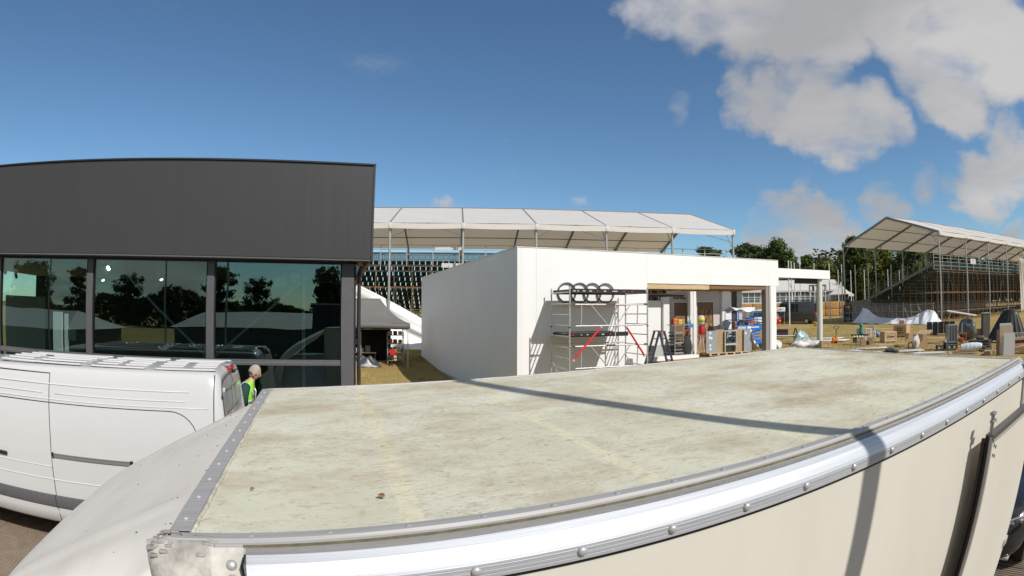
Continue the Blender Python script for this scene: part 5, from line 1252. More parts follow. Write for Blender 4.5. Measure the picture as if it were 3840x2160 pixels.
def rear_hedge():
    mb = MB(); r = random.Random(77)
    for i in range(20000):
        x = r.uniform(-120, 60); top = 4.6 + 1.3 * math.sin(x * 0.13) + 0.8 * math.sin(x * 0.37 + 1); o = Vector((x, -80 + r.gauss(0, 1.5), top * r.random() ** 0.7)); s = r.uniform(0.6, 1.2)
        u_ = Vector((r.gauss(0, 1), r.gauss(0, 1), r.gauss(0, 1))).normalized(); v_ = u_.orthogonal().normalized(); b = len(mb.v)
        mb.v += [tuple(o - u_ * s * 0.5), tuple(o + v_ * s * 0.4), tuple(o + u_ * s * 0.5), tuple(o - v_ * s * 0.4)]; mb.f.append((b, b + 1, b + 2, b + 3)); mb.sm.append(False)
    tag(mb.build('hedge', LEAF['dark']), 'dark hedge mass mirrored along the foot of the trees', 'hedge', kind='stuff')
rear_hedge()
def marquee(x, y, w, d, eave, ridge, rz, lab):
    t = thing('low_marquee', lab, 'marquee', (x, y, 0), rz)
    MB().box(-w / 2, -d / 2, 0, w / 2, d / 2, eave).build('wall', mat('marquee wall', (0.10, 0.10, 0.10), 0.8), t)
    MB().add([(-w / 2 - .3, -d / 2 - .3, eave), (w / 2 + .3, -d / 2 - .3, eave), (w / 2 + .3, d / 2 + .3, eave), (-w / 2 - .3, d / 2 + .3, eave), (-w / 2 + 1.5, 0, ridge), (w / 2 - 1.5, 0, ridge)], [(0, 1, 5, 4), (2, 3, 4, 5), (1, 2, 5), (3, 0, 4), (0, 3, 2, 1)]).build('roof', mat('marquee roof', (0.42, 0.42, 0.42), 0.7), t)
marquee(-24.0, -13.5, 17, 7, 1.9, 2.9, R(5), 'low grey-roofed marquee mirrored in the left glass panes')
marquee(-5.5, -24.0, 15, 7, 2.0, 3.0, R(-3), 'low grey-roofed marquee mirrored in the middle glass pane')
def trailer():
    t = thing('curtain_trailer', 'dark grey curtain-sided trailer mirrored in the right glass pane', 'trailer', (4.6, -11.0, 0), R(-2))
    MB().box(-6.5, -1.25, 0.9, 6.5, 1.25, 3.55).build('curtain_body', mat('curtain dark', (0.035, 0.035, 0.036), 0.7), t)
    for k in range(14): MB().box(-6.4 + k * 0.95, 1.251, 0.95, -6.3 + k * 0.95, 1.27, 3.5).build('strap', mat('strap dark', (0.06, 0.06, 0.06), 0.6), t)
    MB().box(-6.6, -1.3, 3.551, 6.6, 1.3, 3.62).build('roof', M_GALV, t)
    for x in (-5.0, -3.9, 4.6):
        for y in (-1.05, 1.05): MB().tube((x, y - 0.14, 0.5), (x, y + 0.14, 0.5), 0.5, 16).build('wheel', mat('tyre'), t)
trailer()
for k, (x, y) in enumerate(((-9.4, -9.0), (-5.6, -7.0), (-15.8, -7.5))):
    t = thing('flagpole', ['tall bare pole mirrored in the middle pane', 'thin bare pole mirrored near the mullion', 'bare pole mirrored in the left pane'][k], 'pole', (x, y, 0), 0, 'poles mirrored in the glazing')
    MB().tube((0, 0, 0), (0, 0, 9.5), 0.05, 8).build('shaft', mat('pole grey', (0.35, 0.35, 0.35), 0.4, 0.5), t)
    MB().lathe([(0.07, 9.5), (0.08, 9.56), (0.02, 9.62)], 10).build('finial', mat('pole grey'), t)

# ================================================================ FLAGPOLES ON THE SHOWGROUND
POLES = [(52.7, 46.0, 9.1), (56.0, 48.4, 9.3), (59.3, 50.7, 9.4), (62.9, 52.7, 9.6), (64.2, 51.1, 9.6), (63.9, 48.1, 9.3), (79.2, 57.7, 9.6), (65.0, 46.7, 9.1), (80.5, 55.9, 9.4), (66.1, 45.1, 9.0), (81.8, 53.9, 9.4), (67.1, 43.5, 8.9), (83.0, 52.2, 9.2), (84.1, 50.4, 9.3), (70.6, 41.7, 8.9), (85.1, 48.6, 9.0), (73.2, 41.2, 9.0)]
ordw = ['first', 'second', 'third', 'fourth', 'fifth', 'sixth', 'seventh', 'eighth', 'ninth', 'tenth', 'eleventh', 'twelfth', 'thirteenth', 'fourteenth', 'fifteenth', 'sixteenth', 'last']
M_POLE = mat('flagpole white', (0.72, 0.72, 0.68), 0.4)
for k, (x, y, zt) in enumerate(sorted(POLES, key=lambda p: math.atan2(p[0], p[1]))):
    g = ground(x, y)
    t = thing('flagpole', '%s bare white flagpole from the left beyond the canopy' % ordw[k], 'flagpole', (x, y, g), 0, 'bare white flagpoles')
    MB().tube((0, 0, -0.05), (0, 0, zt - g), 0.085, 8, 0.06).build('shaft', M_POLE, t)
    MB().lathe([(0.09, zt - g), (0.11, zt - g + 0.07), (0.03, zt - g + 0.15)], 8).build('finial', M_POLE, t)

# ================================================================ STRAW BALE BARRIER
M_STRAW = mat('straw', (0.46, 0.27, 0.10), 0.95, var=0.35, vscale=6, bump=0.8, bscale=30, stretch=(0.5, 2, 2))
bale = None
A, B = Vector((60.0, 74.0)), Vector((86.5, 51.0)); nB = 14; dv = (B - A) / nB; ang = math.atan2(dv.y, dv.x); Lb = dv.length - 0.06
posn = ['end', 'second', 'third', 'fourth', 'fifth', 'sixth', 'seventh', 'eighth', 'ninth', 'tenth', 'eleventh', 'twelfth', 'thirteenth', 'right-hand end']
for row in range(2):
    for k in range(nB):
        p = A + dv * (k + 0.5); z = ground(p.x, p.y) + row * 1.19
        t = thing('straw_bale', '%s straw bale along the %s row of the barrier' % (posn[k], ('bottom', 'top')[row]), 'straw bale', (p.x, p.y, z), ang + 0.01 * math.sin(k * 3 + row), 'straw bales of the track barrier')
        if bale is None:
            b = MB().rbox((0, 0, 0.595), (Lb, 1.1, 1.17), 0.10, None, 2); bale = b.build('straw_block', M_STRAW, t)
            strings = [MB().box(x - 0.02, -0.556, 0.03, x + 0.02, 0.556, 1.183).build('twine', mat('twine', (0.30, 0.16, 0.06), 0.9), t) for x in (-0.7, 0.0, 0.7)]
        else:
            inst(bale, t)
            for s_ in strings: inst(s_, t)

# ================================================================ FAR TENTS AND SIGNS
def hospitality():
    t = thing('hospitality_tent', 'long white glazed hospitality tent beyond the straw barrier', 'tent', (80.0, 75.5, ground(80, 75.5)), math.atan2(-0.62, 0.78))
    gz = ground(80, 75.5); W = 15.0; D = 9.0; E_, Rg = 7.0 - gz, 9.15 - gz
    MB().box(-W, 0.5, 0, W, D, 2.4).build('podium', mat('podium', (0.5, 0.48, 0.45), 0.8), t)
    for k in range(6):
        xa, xb = -W + k * 5.0 + 0.05, -W + (k + 1) * 5.0 - 0.05
        MB().add([(xa, -0.2, E_), (xb, -0.2, E_), (xb, D / 2, Rg), (xa, D / 2, Rg)], [(0, 1, 2, 3)]).build('roof_sheet', M_PVC, t)
        MB().add([(xa, D / 2, Rg), (xb, D / 2, Rg), (xb, D + .2, E_), (xa, D + .2, E_)], [(0, 1, 2, 3)]).build('roof_sheet', M_PVC, t)
        MB().box(xa, -0.2, E_ - 0.35, xb, -0.15, E_ - 0.001).build('fascia', M_PVC, t)
        for q in range(4):
            xq = xa + (xb - xa) * q / 4
            pn = MB().box(xq + 0.05, 0.10, 2.42, xq + 1.18, 0.14, E_ - 0.36).build('glass_pane', mat('tent glass', (0.10, 0.12, 0.12), 0.08, spec=0.8), t)
            MB().box(xq - 0.045, 0.02, 2.4, xq + 0.045, 0.09, E_ - 0.355).build('frame_post', M_WHITE2, t)
        MB().box(xa, -1.2, 2.4 + 0.95, xb, -1.15, 2.4 + 1.02).build('balcony_rail', M_WHITE2, t)
        MB().box(xa, -1.2, 2.4 + 0.5, xb, -1.15, 2.4 + 0.55).build('balcony_rail', M_WHITE2, t)
        for q in range(5): MB().box(xa + q * 1.1, -1.21, 2.4, xa + q * 1.1 + 0.07, -1.14, 3.42).build('baluster', M_WHITE2, t)
    for k in range(7):
        x = -W + k * 5.0
        MB().tube((x, -0.2, E_ + 0.02), (x, D / 2, Rg + 0.02), 0.06, 6).build('rafter', M_RAFT, t)
        MB().add([(x - 0.8, -0.22, E_ - 0.0), (x, -0.22, E_ + 0.4), (x + 0.1, -0.22, E_ - 0.0)], [(0, 1, 2)]).build('eave_cap', mat('eave cap dark', (0.12, 0.11, 0.10), 0.6), t, thick=0.02) if False else None
    MB().box(-W, -1.3, 2.2, W, 0.1, 2.39).build('balcony', M_WHITE2, t)
    for k in range(12): MB().box(-W + k * 2.5, -1.32, 1.2, -W + k * 2.5 + 2.2, -1.28, 2.15).build('lattice', mat('lattice', (0.55, 0.55, 0.6), 0.7, var=0.7, vscale=7), t)
hospitality()
def pagoda():
    x, y = 89.2, 64.4; g = ground(x, y)
    t = thing('pagoda_tent', 'small white pagoda tent with a pointed roof beside the tall trees', 'tent', (x, y, g), R(20))
    h = 5.4 - g; prof = [(2.1, 5.9 - g), (1.3, 6.45 - g), (0.6, 7.0 - g), (0.2, 7.7 - g), (0.03, 8.3 - g)]
    MB().loft([[(r_ * cx, r_ * cy, z) for cx, cy in ((-1, -1), (1, -1), (1, 1), (-1, 1))] for r_, z in prof], True, True, False).build('roof', M_PVC, t)
    MB().box(-2.1, -2.12, 5.5 - g, 2.1, -2.08, 5.9 - g).build('valance', M_PVC, t)
    for cx in (-2, 2):
        for cy in (-2, 2): MB().tube((cx, cy, 0), (cx, cy, 5.6 - g), 0.06, 6).build('leg', M_POLE, t)
    MB().box(-2.0, 1.9, 2.5 - g, 2.0, 1.95, 5.5 - g).build('rear_wall', M_PVC, t)
    MB().box(-1.9, -1.9, 0, 1.9, 1.8, 3.4 - g + 0.4).build('counter', mat('counter mix', (0.25, 0.2, 0.2), 0.8, var=0.6, vscale=2), t)
pagoda()
def signs():
    x, y = 61.33, 43.21; g = ground(x, y)
    t = thing('sign_totem', 'black information totem with a round crest and orange roundels near the white tarpaulin', 'sign', (x, y, g), R(-35 - 18))
    MK = mat('totem black', (0.02, 0.019, 0.02), 0.5)
    MB().box(-0.56, -0.15, 0, 0.56, 0.15, 2.15).build('slab', MK, t)
    MB().tube((0, 0.06, 2.62), (0, -0.06, 2.62), 0.42, 24).build('crest_disc', MK, t)
    e = MB(); ring(e, (0, -0.065, 2.62), 0.33, 0.05, 0.02, 28); e.build('crest_ring', mat('sign grey', (0.45, 0.45, 0.45), 0.6), t)
    for s, c in ((-0.13, (0.75, 0.05, 0.02)), (0.13, (0.9, 0.35, 0.02))): MB().tube((s, -0.152 - 0.002 * (s > 0), 1.88), (s, -0.158 - 0.002 * (s > 0), 1.88), 0.19, 20).build('roundel', mat('roundel%d' % (s > 0), c, 0.5), t)
    for z, w in ((1.50, 0.3), (1.28, 0.42), (1.10, 0.42), (0.95, 0.3)): MB().box(-w, -0.156, z, w, -0.151, z + 0.08).build('text_line', mat('sign faint', (0.14, 0.14, 0.15), 0.6), t)
    c = MB(); ring(c, (0, -0.152, 0.36), 0.26, 0.05, 0.008, 20); ring(c, (0.06, -0.152, 0.36), 0.12, 0.05, 0.009, 16); c.build('emblem', mat('sign grey'), t)
    # white board with letters on the far barrier, and a second board
    for (px, py, pz, w, h, body, lab) in ((46.5, 46.9, 3.02, 1.45, 0.62, 'IBM', 'white board with grey striped letters above the white vans'), (50.9, 45.9, 3.05, 1.2, 0.52, None, 'white board with a black swoosh beside the pavilion column')):
        t = thing('sign_board', lab, 'sign', (px, py, ground(px, py)), R(-45))
        z0 = pz - ground(px, py)
        MB().rbox((0, 0, z0 + h / 2), (w, 0.05, h), 0.02).build('board', M_WHITE2, t)
        for s in (-1, 1): MB().tube((s * w * 0.4, 0.06, 0), (s * w * 0.4, 0.06, z0 + h), 0.03, 6).build('leg', M_GALV, t)
        if body:
            text_mesh(body, 0.46, 0.004, 'lettering', mat('sign grey'), t, (0, -0.030, z0 + 0.15), align='CENTER', bold=0.012)
            for q in range(3): MB().box(-0.5, -0.0385, z0 + 0.20 + q * 0.09, 0.5, -0.0365, z0 + 0.22 + q * 0.09).build('letter_stripe', M_WHITE2, t)
        else: MB().add([(-0.4, -0.03, z0 + 0.2), (0.1, -0.03, z0 + 0.3), (0.42, -0.03, z0 + 0.40), (0.05, -0.03, z0 + 0.22)], [(0, 1, 2, 3)]).build('swoosh', M_BLACK, t, thick=0.006)
    x, y = 84.5, 66.5; g = ground(x, y)
    t = thing('billboard', 'dark lattice billboard with white lettering frame left of the pagoda tent', 'sign', (x, y, g), R(-40))
    for s in (-1, 1): MB().tube((s * 1.5, 0, 0), (s * 1.5, 0, 7.6 - g), 0.08, 6).build('leg', M_POLE, t)
    MB().box(-1.7, -0.05, 6.45 - g, 1.7, 0.05, 7.8 - g).build('panel', mat('billboard dark', (0.05, 0.05, 0.055), 0.6), t)
    for z in (6.4, 7.75): MB().box(-1.75, -0.08, z - g, 1.75, -0.055, z + 0.13 - g).build('frame_bar', M_WHITE2, t)
    for k in range(4): MB().box(-1.5 + k * 0.8, -0.08, 6.7 - g, -1.1 + k * 0.8, -0.055, 7.5 - g).build('letter_block', M_WHITE2, t)
    MB().box(-1.4, -0.04, 3.0 - g, 1.4, 0.04, 5.6 - g).build('glass_door', mat('tent glass'), t)
signs()
# ================================================================ PARKED VANS AND CARS ON THE SHOWGROUND
def wheel_set(t, xs, hw, r, w=0.2):
    for x in xs:
        for s in (-1, 1):
            o = MB().tube((x, s * (hw - w), r), (x, s * (hw + 0.004), r), r, 18).build('wheel', mat('tyre'), t)
            MB().tube((x, s * (hw - w + 0.05), r), (x, s * (hw + 0.012), r), r * 0.6, 14).build('rim', mat('rim silver', (0.5, 0.5, 0.5), 0.3, 0.8), o)
def park_van(name, label, loc, rz, L_, H_, W_, col, dark_win=True, group=None, rack=False, plate=(0.8, 0.55, 0.05)):
    """+x is forward; origin on the ground at the middle"""
    t = thing(name, label, 'van', loc, rz, group)
    hw = W_ / 2; f = L_ / 2; MP = mat('van paint %.2f' % col[0], col, 0.3, coat=0.5)
    def sec(x, zt, ins, zs):
        return [(x, -hw + 0.06 + ins, 0.32), (x, -hw + ins, 0.55), (x, -hw + ins, zs), (x, -hw + 0.12 + ins, zt - 0.12), (x, -hw + 0.28 + ins, zt), (x, hw - 0.28 - ins, zt), (x, hw - 0.12 - ins, zt - 0.12), (x, hw - ins, zs), (x, hw - ins, 0.55), (x, hw - 0.06 - ins, 0.32)]
    zs = H_ * 0.5
    MB().loft([sec(-f, H_ - 0.05, 0.05, zs), sec(-f + 0.08, H_, 0.0, zs), sec(f - 1.75, H_, 0, zs), sec(f - 1.45, H_ - 0.1, 0.02, zs), sec(f - 0.85, zs + 0.15, 0.05, zs * 0.95), sec(f - 0.15, zs - 0.15, 0.10, zs * 0.8), sec(f, zs - 0.4, 0.18, zs * 0.6)], True, True, True).build('body', MP, t)
    G_ = mat('dark glass')
    MB().add([(f - 1.44, -hw + 0.28, H_ - 0.14), (f - 1.44, hw - 0.28, H_ - 0.14), (f - 0.88, hw - 0.12, zs + 0.20), (f - 0.88, -hw + 0.12, zs + 0.20)], [(0, 1, 2, 3)]).build('windscreen', G_, t, thick=0.01, loc=(0.03, 0, 0.03))
    for s in (-1, 1):
        for (x0, x1) in ((f - 2.35, f - 1.35), (f - 3.75, f - 2.55)):
            MB().add([(x0, s * (hw - 0.062), zs + 0.1), (x1 + (0.35 if x1 > f - 1.4 else 0), s * (hw - 0.05), zs + 0.1), (x1, s * (hw - 0.105), H_ - 0.28), (x0, s * (hw - 0.105), H_ - 0.28)], [(0, 1, 2, 3)]).build('side_window', G_, t, thick=0.012, loc=(0, s * 0.045, 0))
        MB().rbox((f - 1.25, s * (hw + 0.1), zs + 0.25), (0.14, 0.2, 0.3), 0.04).build('wing_mirror', M_BLACK, t)
        MB().rbox((f - 0.10, s * (hw - 0.34), zs * 0.68), (0.14, 0.34, 0.2), 0.05).build('headlight', mat('lamp lens', (0.55, 0.56, 0.58), 0.1, 0.4, coat=1.0), t)
        MB().rbox((-f + 0.03, s * (hw - 0.07), zs * 0.95), (0.08, 0.10, 0.45), 0.02).build('tail_lamp', mat('red lens'), t)
    MB().rbox((f - 0.04, 0, zs * 0.52), (0.12, W_ * 0.7, 0.22), 0.03).build('grille', M_BLACK, t)
    MB().rbox((f - 0.02, 0, 0.42), (0.14, W_ * 0.9, 0.2), 0.04).build('bumper', M_BLACK if col[0] < 0.3 else mat('bumper grey', (0.2, 0.2, 0.2), 0.6), t)
    MB().rbox((-f - 0.02, 0, 0.45), (0.12, W_ * 0.95, 0.2), 0.04).build('bumper', mat('bumper dark', (0.06, 0.06, 0.06), 0.6), t)
    MB().box(-f - 0.035, -0.26, 0.72, -f - 0.005, 0.26, 0.83).build('number_plate', mat('plate yellow', plate, 0.5), t)
    MB().box(f + 0.03, -0.26, 0.40, f + 0.055, 0.26, 0.51).build('number_plate', mat('plate white', (0.7, 0.7, 0.7), 0.5), t)
    MB().box(-f - 0.004, -0.012, 0.6, -f + 0.05, 0.012, H_ - 0.15).build('door_gap', M_BLACK, t)
    if rack:
        for x in (-f + 0.5, -f + 1.6, f - 2.2): MB().cb((x, 0, H_ + 0.09), (0.06, W_ - 0.4, 0.05)).build('roof_bar', M_BLACK, t)
        for s in (-1, 1): MB().cb((-0.4, s * (hw - 0.3), H_ + 0.14), (L_ - 2.2, 0.05, 0.05)).build('roof_rack_rail', M_BLACK, t)
    wheel_set(t, (f - 1.0, -f + 1.1), hw, 0.35)
    return t
def view_az(x, y): return math.atan2(x, y)
g = ground
BV = park_van('parked_van', 'dark grey van with roof rack and open load bay on the brown lawn', (54.9, 47.2, g(54.9, 47.2)), R(180 - 62), 5.9, 2.75, 2.05, (0.028, 0.028, 0.031), rack=True)
MB().box(-3.0, 0.15, 0.75, -2.96, 0.92, 2.5).build('load_bay', M_BLACK, BV)
MB().box(-3.05, 0.25, 0.78, -3.002, 0.80, 1.4).build('cargo', mat('goods', (0.22, 0.16, 0.12), 0.8, var=0.6, vscale=6), BV)
park_van('parked_van', 'silver van nose-on behind the blue scissor lift', (47.4, 46.2, g(47.4, 46.2)), R(180 + 55), 4.9, 1.95, 1.95, (0.66, 0.66, 0.65))
park_van('parked_van', 'white van parked right of the silver van, partly hidden by the column', (50.6, 48.4, g(50.6, 48.4)), R(180 + 50), 4.9, 2.0, 1.95, (0.74, 0.74, 0.73))
def red_car():
    x, y = 48.4, 46.5
    t = thing('parked_car', 'red and white car parked just right of the pavilion column', 'car', (x, y, g(x, y)), R(180 - 62))
    MP = mat('car red', (0.45, 0.012, 0.02), 0.3, coat=0.5)
    def sec(x, zt, w, zs, wt): return [(x, -w, 0.28), (x, -w, zs), (x, -wt, zt), (x, wt, zt), (x, w, zs), (x, w, 0.28)]
    MB().loft([sec(-2.1, 0.95, 0.80, 0.8, 0.7), sec(-2.0, 1.05, 0.86, 0.92, 0.75), sec(1.9, 0.98, 0.86, 0.8, 0.74), sec(2.15, 0.7, 0.75, 0.6, 0.6)], True, True, True).build('body', MP, t)
    MB().loft([sec(-2.0, 1.05, 0.78, 1.0, 0.74), sec(-1.6, 1.52, 0.72, 1.0, 0.58), sec(0.2, 1.55, 0.72, 1.0, 0.58), sec(1.1, 1.05, 0.76, 1.0, 0.7)], True, True, True).build('cabin', mat('car white', (0.75, 0.75, 0.75), 0.3, coat=0.5), t)
    MB().add([(-2.0, -0.6, 1.1), (-2.0, 0.6, 1.1), (-1.66, 0.5, 1.46), (-1.66, -0.5, 1.46)], [(0, 1, 2, 3)]).build('rear_window', mat('dark glass'), t, thick=0.012, loc=(-0.03, 0, 0.03))
    for s in (-1, 1): MB().rbox((-2.03, s * 0.68, 0.9), (0.12, 0.2, 0.18), 0.03).build('tail_lamp', mat('red lens'), t)
    MB().box(-2.14, -0.26, 0.6, -2.11, 0.26, 0.72).build('number_plate', mat('plate yellow', (0.8, 0.55, 0.05), 0.5), t)
    wheel_set(t, (-1.25, 1.3), 0.84, 0.31)
red_car()
# ================================================================ BLUE SCISSOR LIFT
def scissor():
    x, y = 26.35, 27.0; gz = g(x, y)
    t = thing('scissor_lift', 'bright blue scissor lift with a cluttered railed platform behind the pavilion opening', 'scissor lift', (x, y, gz), R(3))
    MBl = mat('lift blue', (0.02, 0.16, 0.55), 0.4); W, D = 1.32, 0.55
    MB().box(-W, -D, 0.25, W, D, 0.55).build('chassis', MBl, t)
    for sx in (-0.95, 0.95):
        for sy in (-0.5, 0.5): MB().tube((sx, sy - 0.08, 0.2), (sx, sy + 0.08, 0.2), 0.2, 14).build('wheel', mat('tyre'), t)
    zp = 2.02 - gz
    for k in range(3):
        z0 = 0.6 + k * (zp - 0.7) / 3; z1 = z0 + (zp - 0.7) / 3
        for sy in (-0.42, 0.42):
            MB().tube((-1.1, sy, z0), (1.1, sy, z1), 0.04, 6).build('scissor_arm', MBl, t); MB().tube((1.1, sy, z0), (-1.1, sy, z1), 0.04, 6).build('scissor_arm', MBl, t)
    MB().box(-W, -D, zp - 0.08, W, D, zp).build('platform', MBl, t)
    MB().box(-W, -D - 0.02, zp, W, -D, zp + 0.27).build('toe_board', MBl, t)
    st = MB()
    for k in range(9): st.add([(-1.25 + k * 0.085, -D - 0.025, zp + 0.04), (-1.2 + k * 0.085, -D - 0.025, zp + 0.04), (-1.16 + k * 0.085, -D - 0.025, zp + 0.2), (-1.21 + k * 0.085, -D - 0.025, zp + 0.2)], [(0, 1, 2, 3)])
    o = st.build('hazard_stripes', mat('hazard white', (0.75, 0.78, 0.6), 0.5), t, thick=0.004); o['kind'] = 'stuff'
    MB().box(-0.35, -D - 0.026, zp + 0.05, 0.0, -D - 0.021, zp + 0.20).build('label_plate', M_WHITE2, t)
    MB().box(0.02, -D - 0.026, zp + 0.10, 0.8, -D - 0.021, zp + 0.16).build('label_strip', M_WHITE2, t)
    for z in (zp + 0.62, zp + 1.1):
        MB().tube((-W, -D, z), (W, -D, z), 0.025, 6).build('rail', MBl, t); MB().tube((-W, D, z), (W, D, z), 0.025, 6).build('rail', MBl, t)
        for sx in (-W, W): MB().tube((sx, -D, z), (sx, D, z), 0.025, 6).build('rail', MBl, t)
    for k in range(5):
        for sy in (-D, D): MB().tube((-W + k * W / 2, sy, zp), (-W + k * W / 2, sy, zp + 1.1), 0.025, 6).build('rail_post', MBl, t)
    r = random.Random(4)
    for k in range(10):
        c = r.choice(((0.08, 0.07, 0.06), (0.35, 0.2, 0.1), (0.5, 0.1, 0.05), (0.25, 0.25, 0.25), (0.03, 0.03, 0.03)))
        MB().rbox((-1.1 + k * 0.24, r.uniform(-.3, .3), zp + r.uniform(0.15, 0.4)), (0.22, 0.3, r.uniform(0.2, 0.6)), 0.03, RZ(0)).build('stowed_load', mat('load%.2f%.2f' % (c[0], c[2]), c, 0.7), t)
    s = MB().grid(lambda i, j: (-W - 0.1 + 1.7 * i, -D - 0.1 + 1.2 * j, zp + 1.22 + 0.10 * math.sin(i * 7 + j * 3) + 0.14 * math.sin(j * 3.1)), 16, 10).build('white_sheet', M_WHITE2, None, thick=0.01)
    s.location = (x, y, gz); tag(s, 'crumpled white sheet laid over the rails of the blue scissor lift', 'sheet')
scissor()
# ================================================================ GAZEBO WITH STORES
M_GAZ = mat('gazebo charcoal', (0.14, 0.132, 0.125), 0.75, var=0.08, vscale=2, bump=0.15, bscale=40)
def build_gazebo():
    x1, y0 = 5.05, 31.6; W, D = 4.6, 3.0
    gz = ground(4, 32)
    t = thing('gazebo', 'dark grey pop-up gazebo on the lawn between the two pavilions', 'gazebo', (x1 - W, y0, gz), R(-3))
    ze = 2.58 - gz; zt = 4.17 - gz - 0.15
    def roof(i, j):
        a = 2 * math.pi * i
        # concave pyramid with a short flat ridge
        k = j; ex = W / 2 + 0.12; ey = D / 2 + 0.12
        c, s = math.cos(a), math.sin(a); m = max(abs(c), abs(s)); bx, by = c / m * ex, s / m * ey
        tx, ty = c / m * 0.75, s / m * 0.12
        f = k ** 0.8
        return (W / 2 + bx + (tx - bx) * k, D / 2 + by + (ty - by) * k, ze + (zt - ze) * (0.35 * k + 0.65 * k ** 2.2))
    MB().grid(roof, 48, 14).build('canopy', M_GAZ, t, thick=0.008)
    e = MB()
    for (a, b) in (((-0.12, -0.12), (W + 0.12, -0.12)), ((W + 0.12, -0.12), (W + 0.12, D + 0.12)), ((W + 0.12, D + 0.12), (-0.12, D + 0.12)), ((-0.12, D + 0.12), (-0.12, -0.12))):
        e2 = MB().grid(lambda i, j: (a[0] + (b[0] - a[0]) * i, a[1] + (b[1] - a[1]) * i, ze - 0.30 * j + 0.0 - 0.02 * math.sin(i * 9)), 10, 2); e2.build('valance', M_GAZ, t, thick=0.006)
    for cx in (0, W):
        for cy in (0, D):
            l = MB().cb((cx, cy, (ze + 0.0) / 2), (0.055, 0.055, ze)).build('leg', mat('leg white', (0.55, 0.54, 0.52), 0.5), t)
            MB().cb((cx, cy, 0.012), (0.14, 0.14, 0.02)).build('foot_plate', M_GALV, l)
    for cy in (0, D):
        MB().tube((0, cy, ze - 0.02), (W / 2, cy, ze - 0.32), 0.018, 5).build('truss_bar', M_GALV, t); MB().tube((W / 2, cy, ze - 0.02 - 0.3), (W, cy, ze - 0.02), 0.018, 5).build('truss_bar', M_GALV, t)
        MB().tube((0, cy, ze - 0.38), (W, cy, ze - 0.33), 0.018, 5).build('truss_bar', M_GALV, t)
    MB().grid(lambda i, j: (0.9 + 2.9 * i, D - 0.4 + 0.06 * math.sin(i * 22), 0.05 + (ze - 0.4) * j), 30, 3).build('back_curtain', mat('black cloth', (0.012, 0.011, 0.011), 0.9), t, thick=0.006)
    for sx, lab in ((1.0, 'left metal shelf unit of stores under the gazebo'), (3.55, 'right metal shelf unit of stores under the gazebo')):
        sh = thing('shelf_unit', lab, 'shelf', (x1 - W + sx, y0 + 0.9, gz), R(-3))
        for cx in (0, 0.95):
            for cy in (0, 0.45): MB().cb((cx, cy, 1.0), (0.04, 0.04, 2.0)).build('upright', M_GALV, sh)
        r = random.Random(int(sx * 10))
        for k in range(4):
            z = 0.3 + k * 0.5
            MB().cb((0.475, 0.225, z), (1.0, 0.5, 0.03)).build('shelf', M_WOOD, sh)
            for q in range(3):
                c = r.choice(((0.4, 0.03, 0.03), (0.5, 0.42, 0.3), (0.06, 0.06, 0.07), (0.55, 0.55, 0.55), (0.3, 0.2, 0.1)))
                MB().rbox((0.17 + q * 0.3, 0.2, z + 0.14), (0.22, 0.3, 0.2 + r.random() * 0.12), 0.02).build('stored_box', mat('st%.2f%.2f' % (c[0], c[1]), c, 0.7), sh)
    hp = MB().grid(lambda i, j: (2.0 * i - 1.0, 1.0 * j - 0.5, 0.55 * math.sin(math.pi * i) ** 0.7 * math.sin(math.pi * j) ** 0.7 * (1 + 0.35 * math.sin(i * 17 + j * 5) * math.sin(j * 13 + 2)) + 0.01), 36, 20).build('tarp_heap', mat('grey polythene', (0.06, 0.065, 0.067), 0.35, var=0.3, vscale=6), None)
    hp.location = (2.55, 32.0, ground(2.5, 32)); tag(hp, 'crumpled grey polythene heap on the grass in front of the gazebo', 'sheet')
    tb = thing('work_bench', 'small dark bench with boxes standing under the gazebo', 'bench', (x1 - W + 2.3, y0 + 1.5, gz), R(-3))
    MB().box(-0.6, -0.3, 0.72, 0.6, 0.3, 0.76).build('top', M_WOODD, tb)
    for cx in (-0.55, 0.55):
        for cy in (-0.25, 0.25): MB().cb((cx, cy, 0.36), (0.05, 0.05, 0.72)).build('leg', M_BLACK, tb)
    MB().box(-0.05, -0.2, 0.765, 0.25, 0.1, 1.15).build('carton', M_CARD, tb); MB().box(-0.5, -0.25, 0.765, -0.15, 0.05, 1.0).build('tool_case', mat('tool case', (0.5, 0.55, 0.5), 0.6), tb)
    fb = thing('folding_chair', 'red-backed folding chair leaning by the right gazebo shelf', 'chair', (x1 - 0.75, y0 + 0.35, gz), R(20))
    for s in (-0.2, 0.2): MB().tube((s, -0.25, 0), (s, 0.2, 0.95), 0.014, 6).build('leg', M_BLACK, fb); MB().tube((s, 0.25, 0), (s, -0.2, 0.5), 0.014, 6).build('leg', M_BLACK, fb)
    MB().cb((0, 0.0, 0.47), (0.42, 0.4, 0.03)).build('seat', M_BLACK, fb); MB().cb((0, 0.17, 0.82), (0.40, 0.03, 0.28)).build('backrest', M_RED, fb)
build_gazebo()

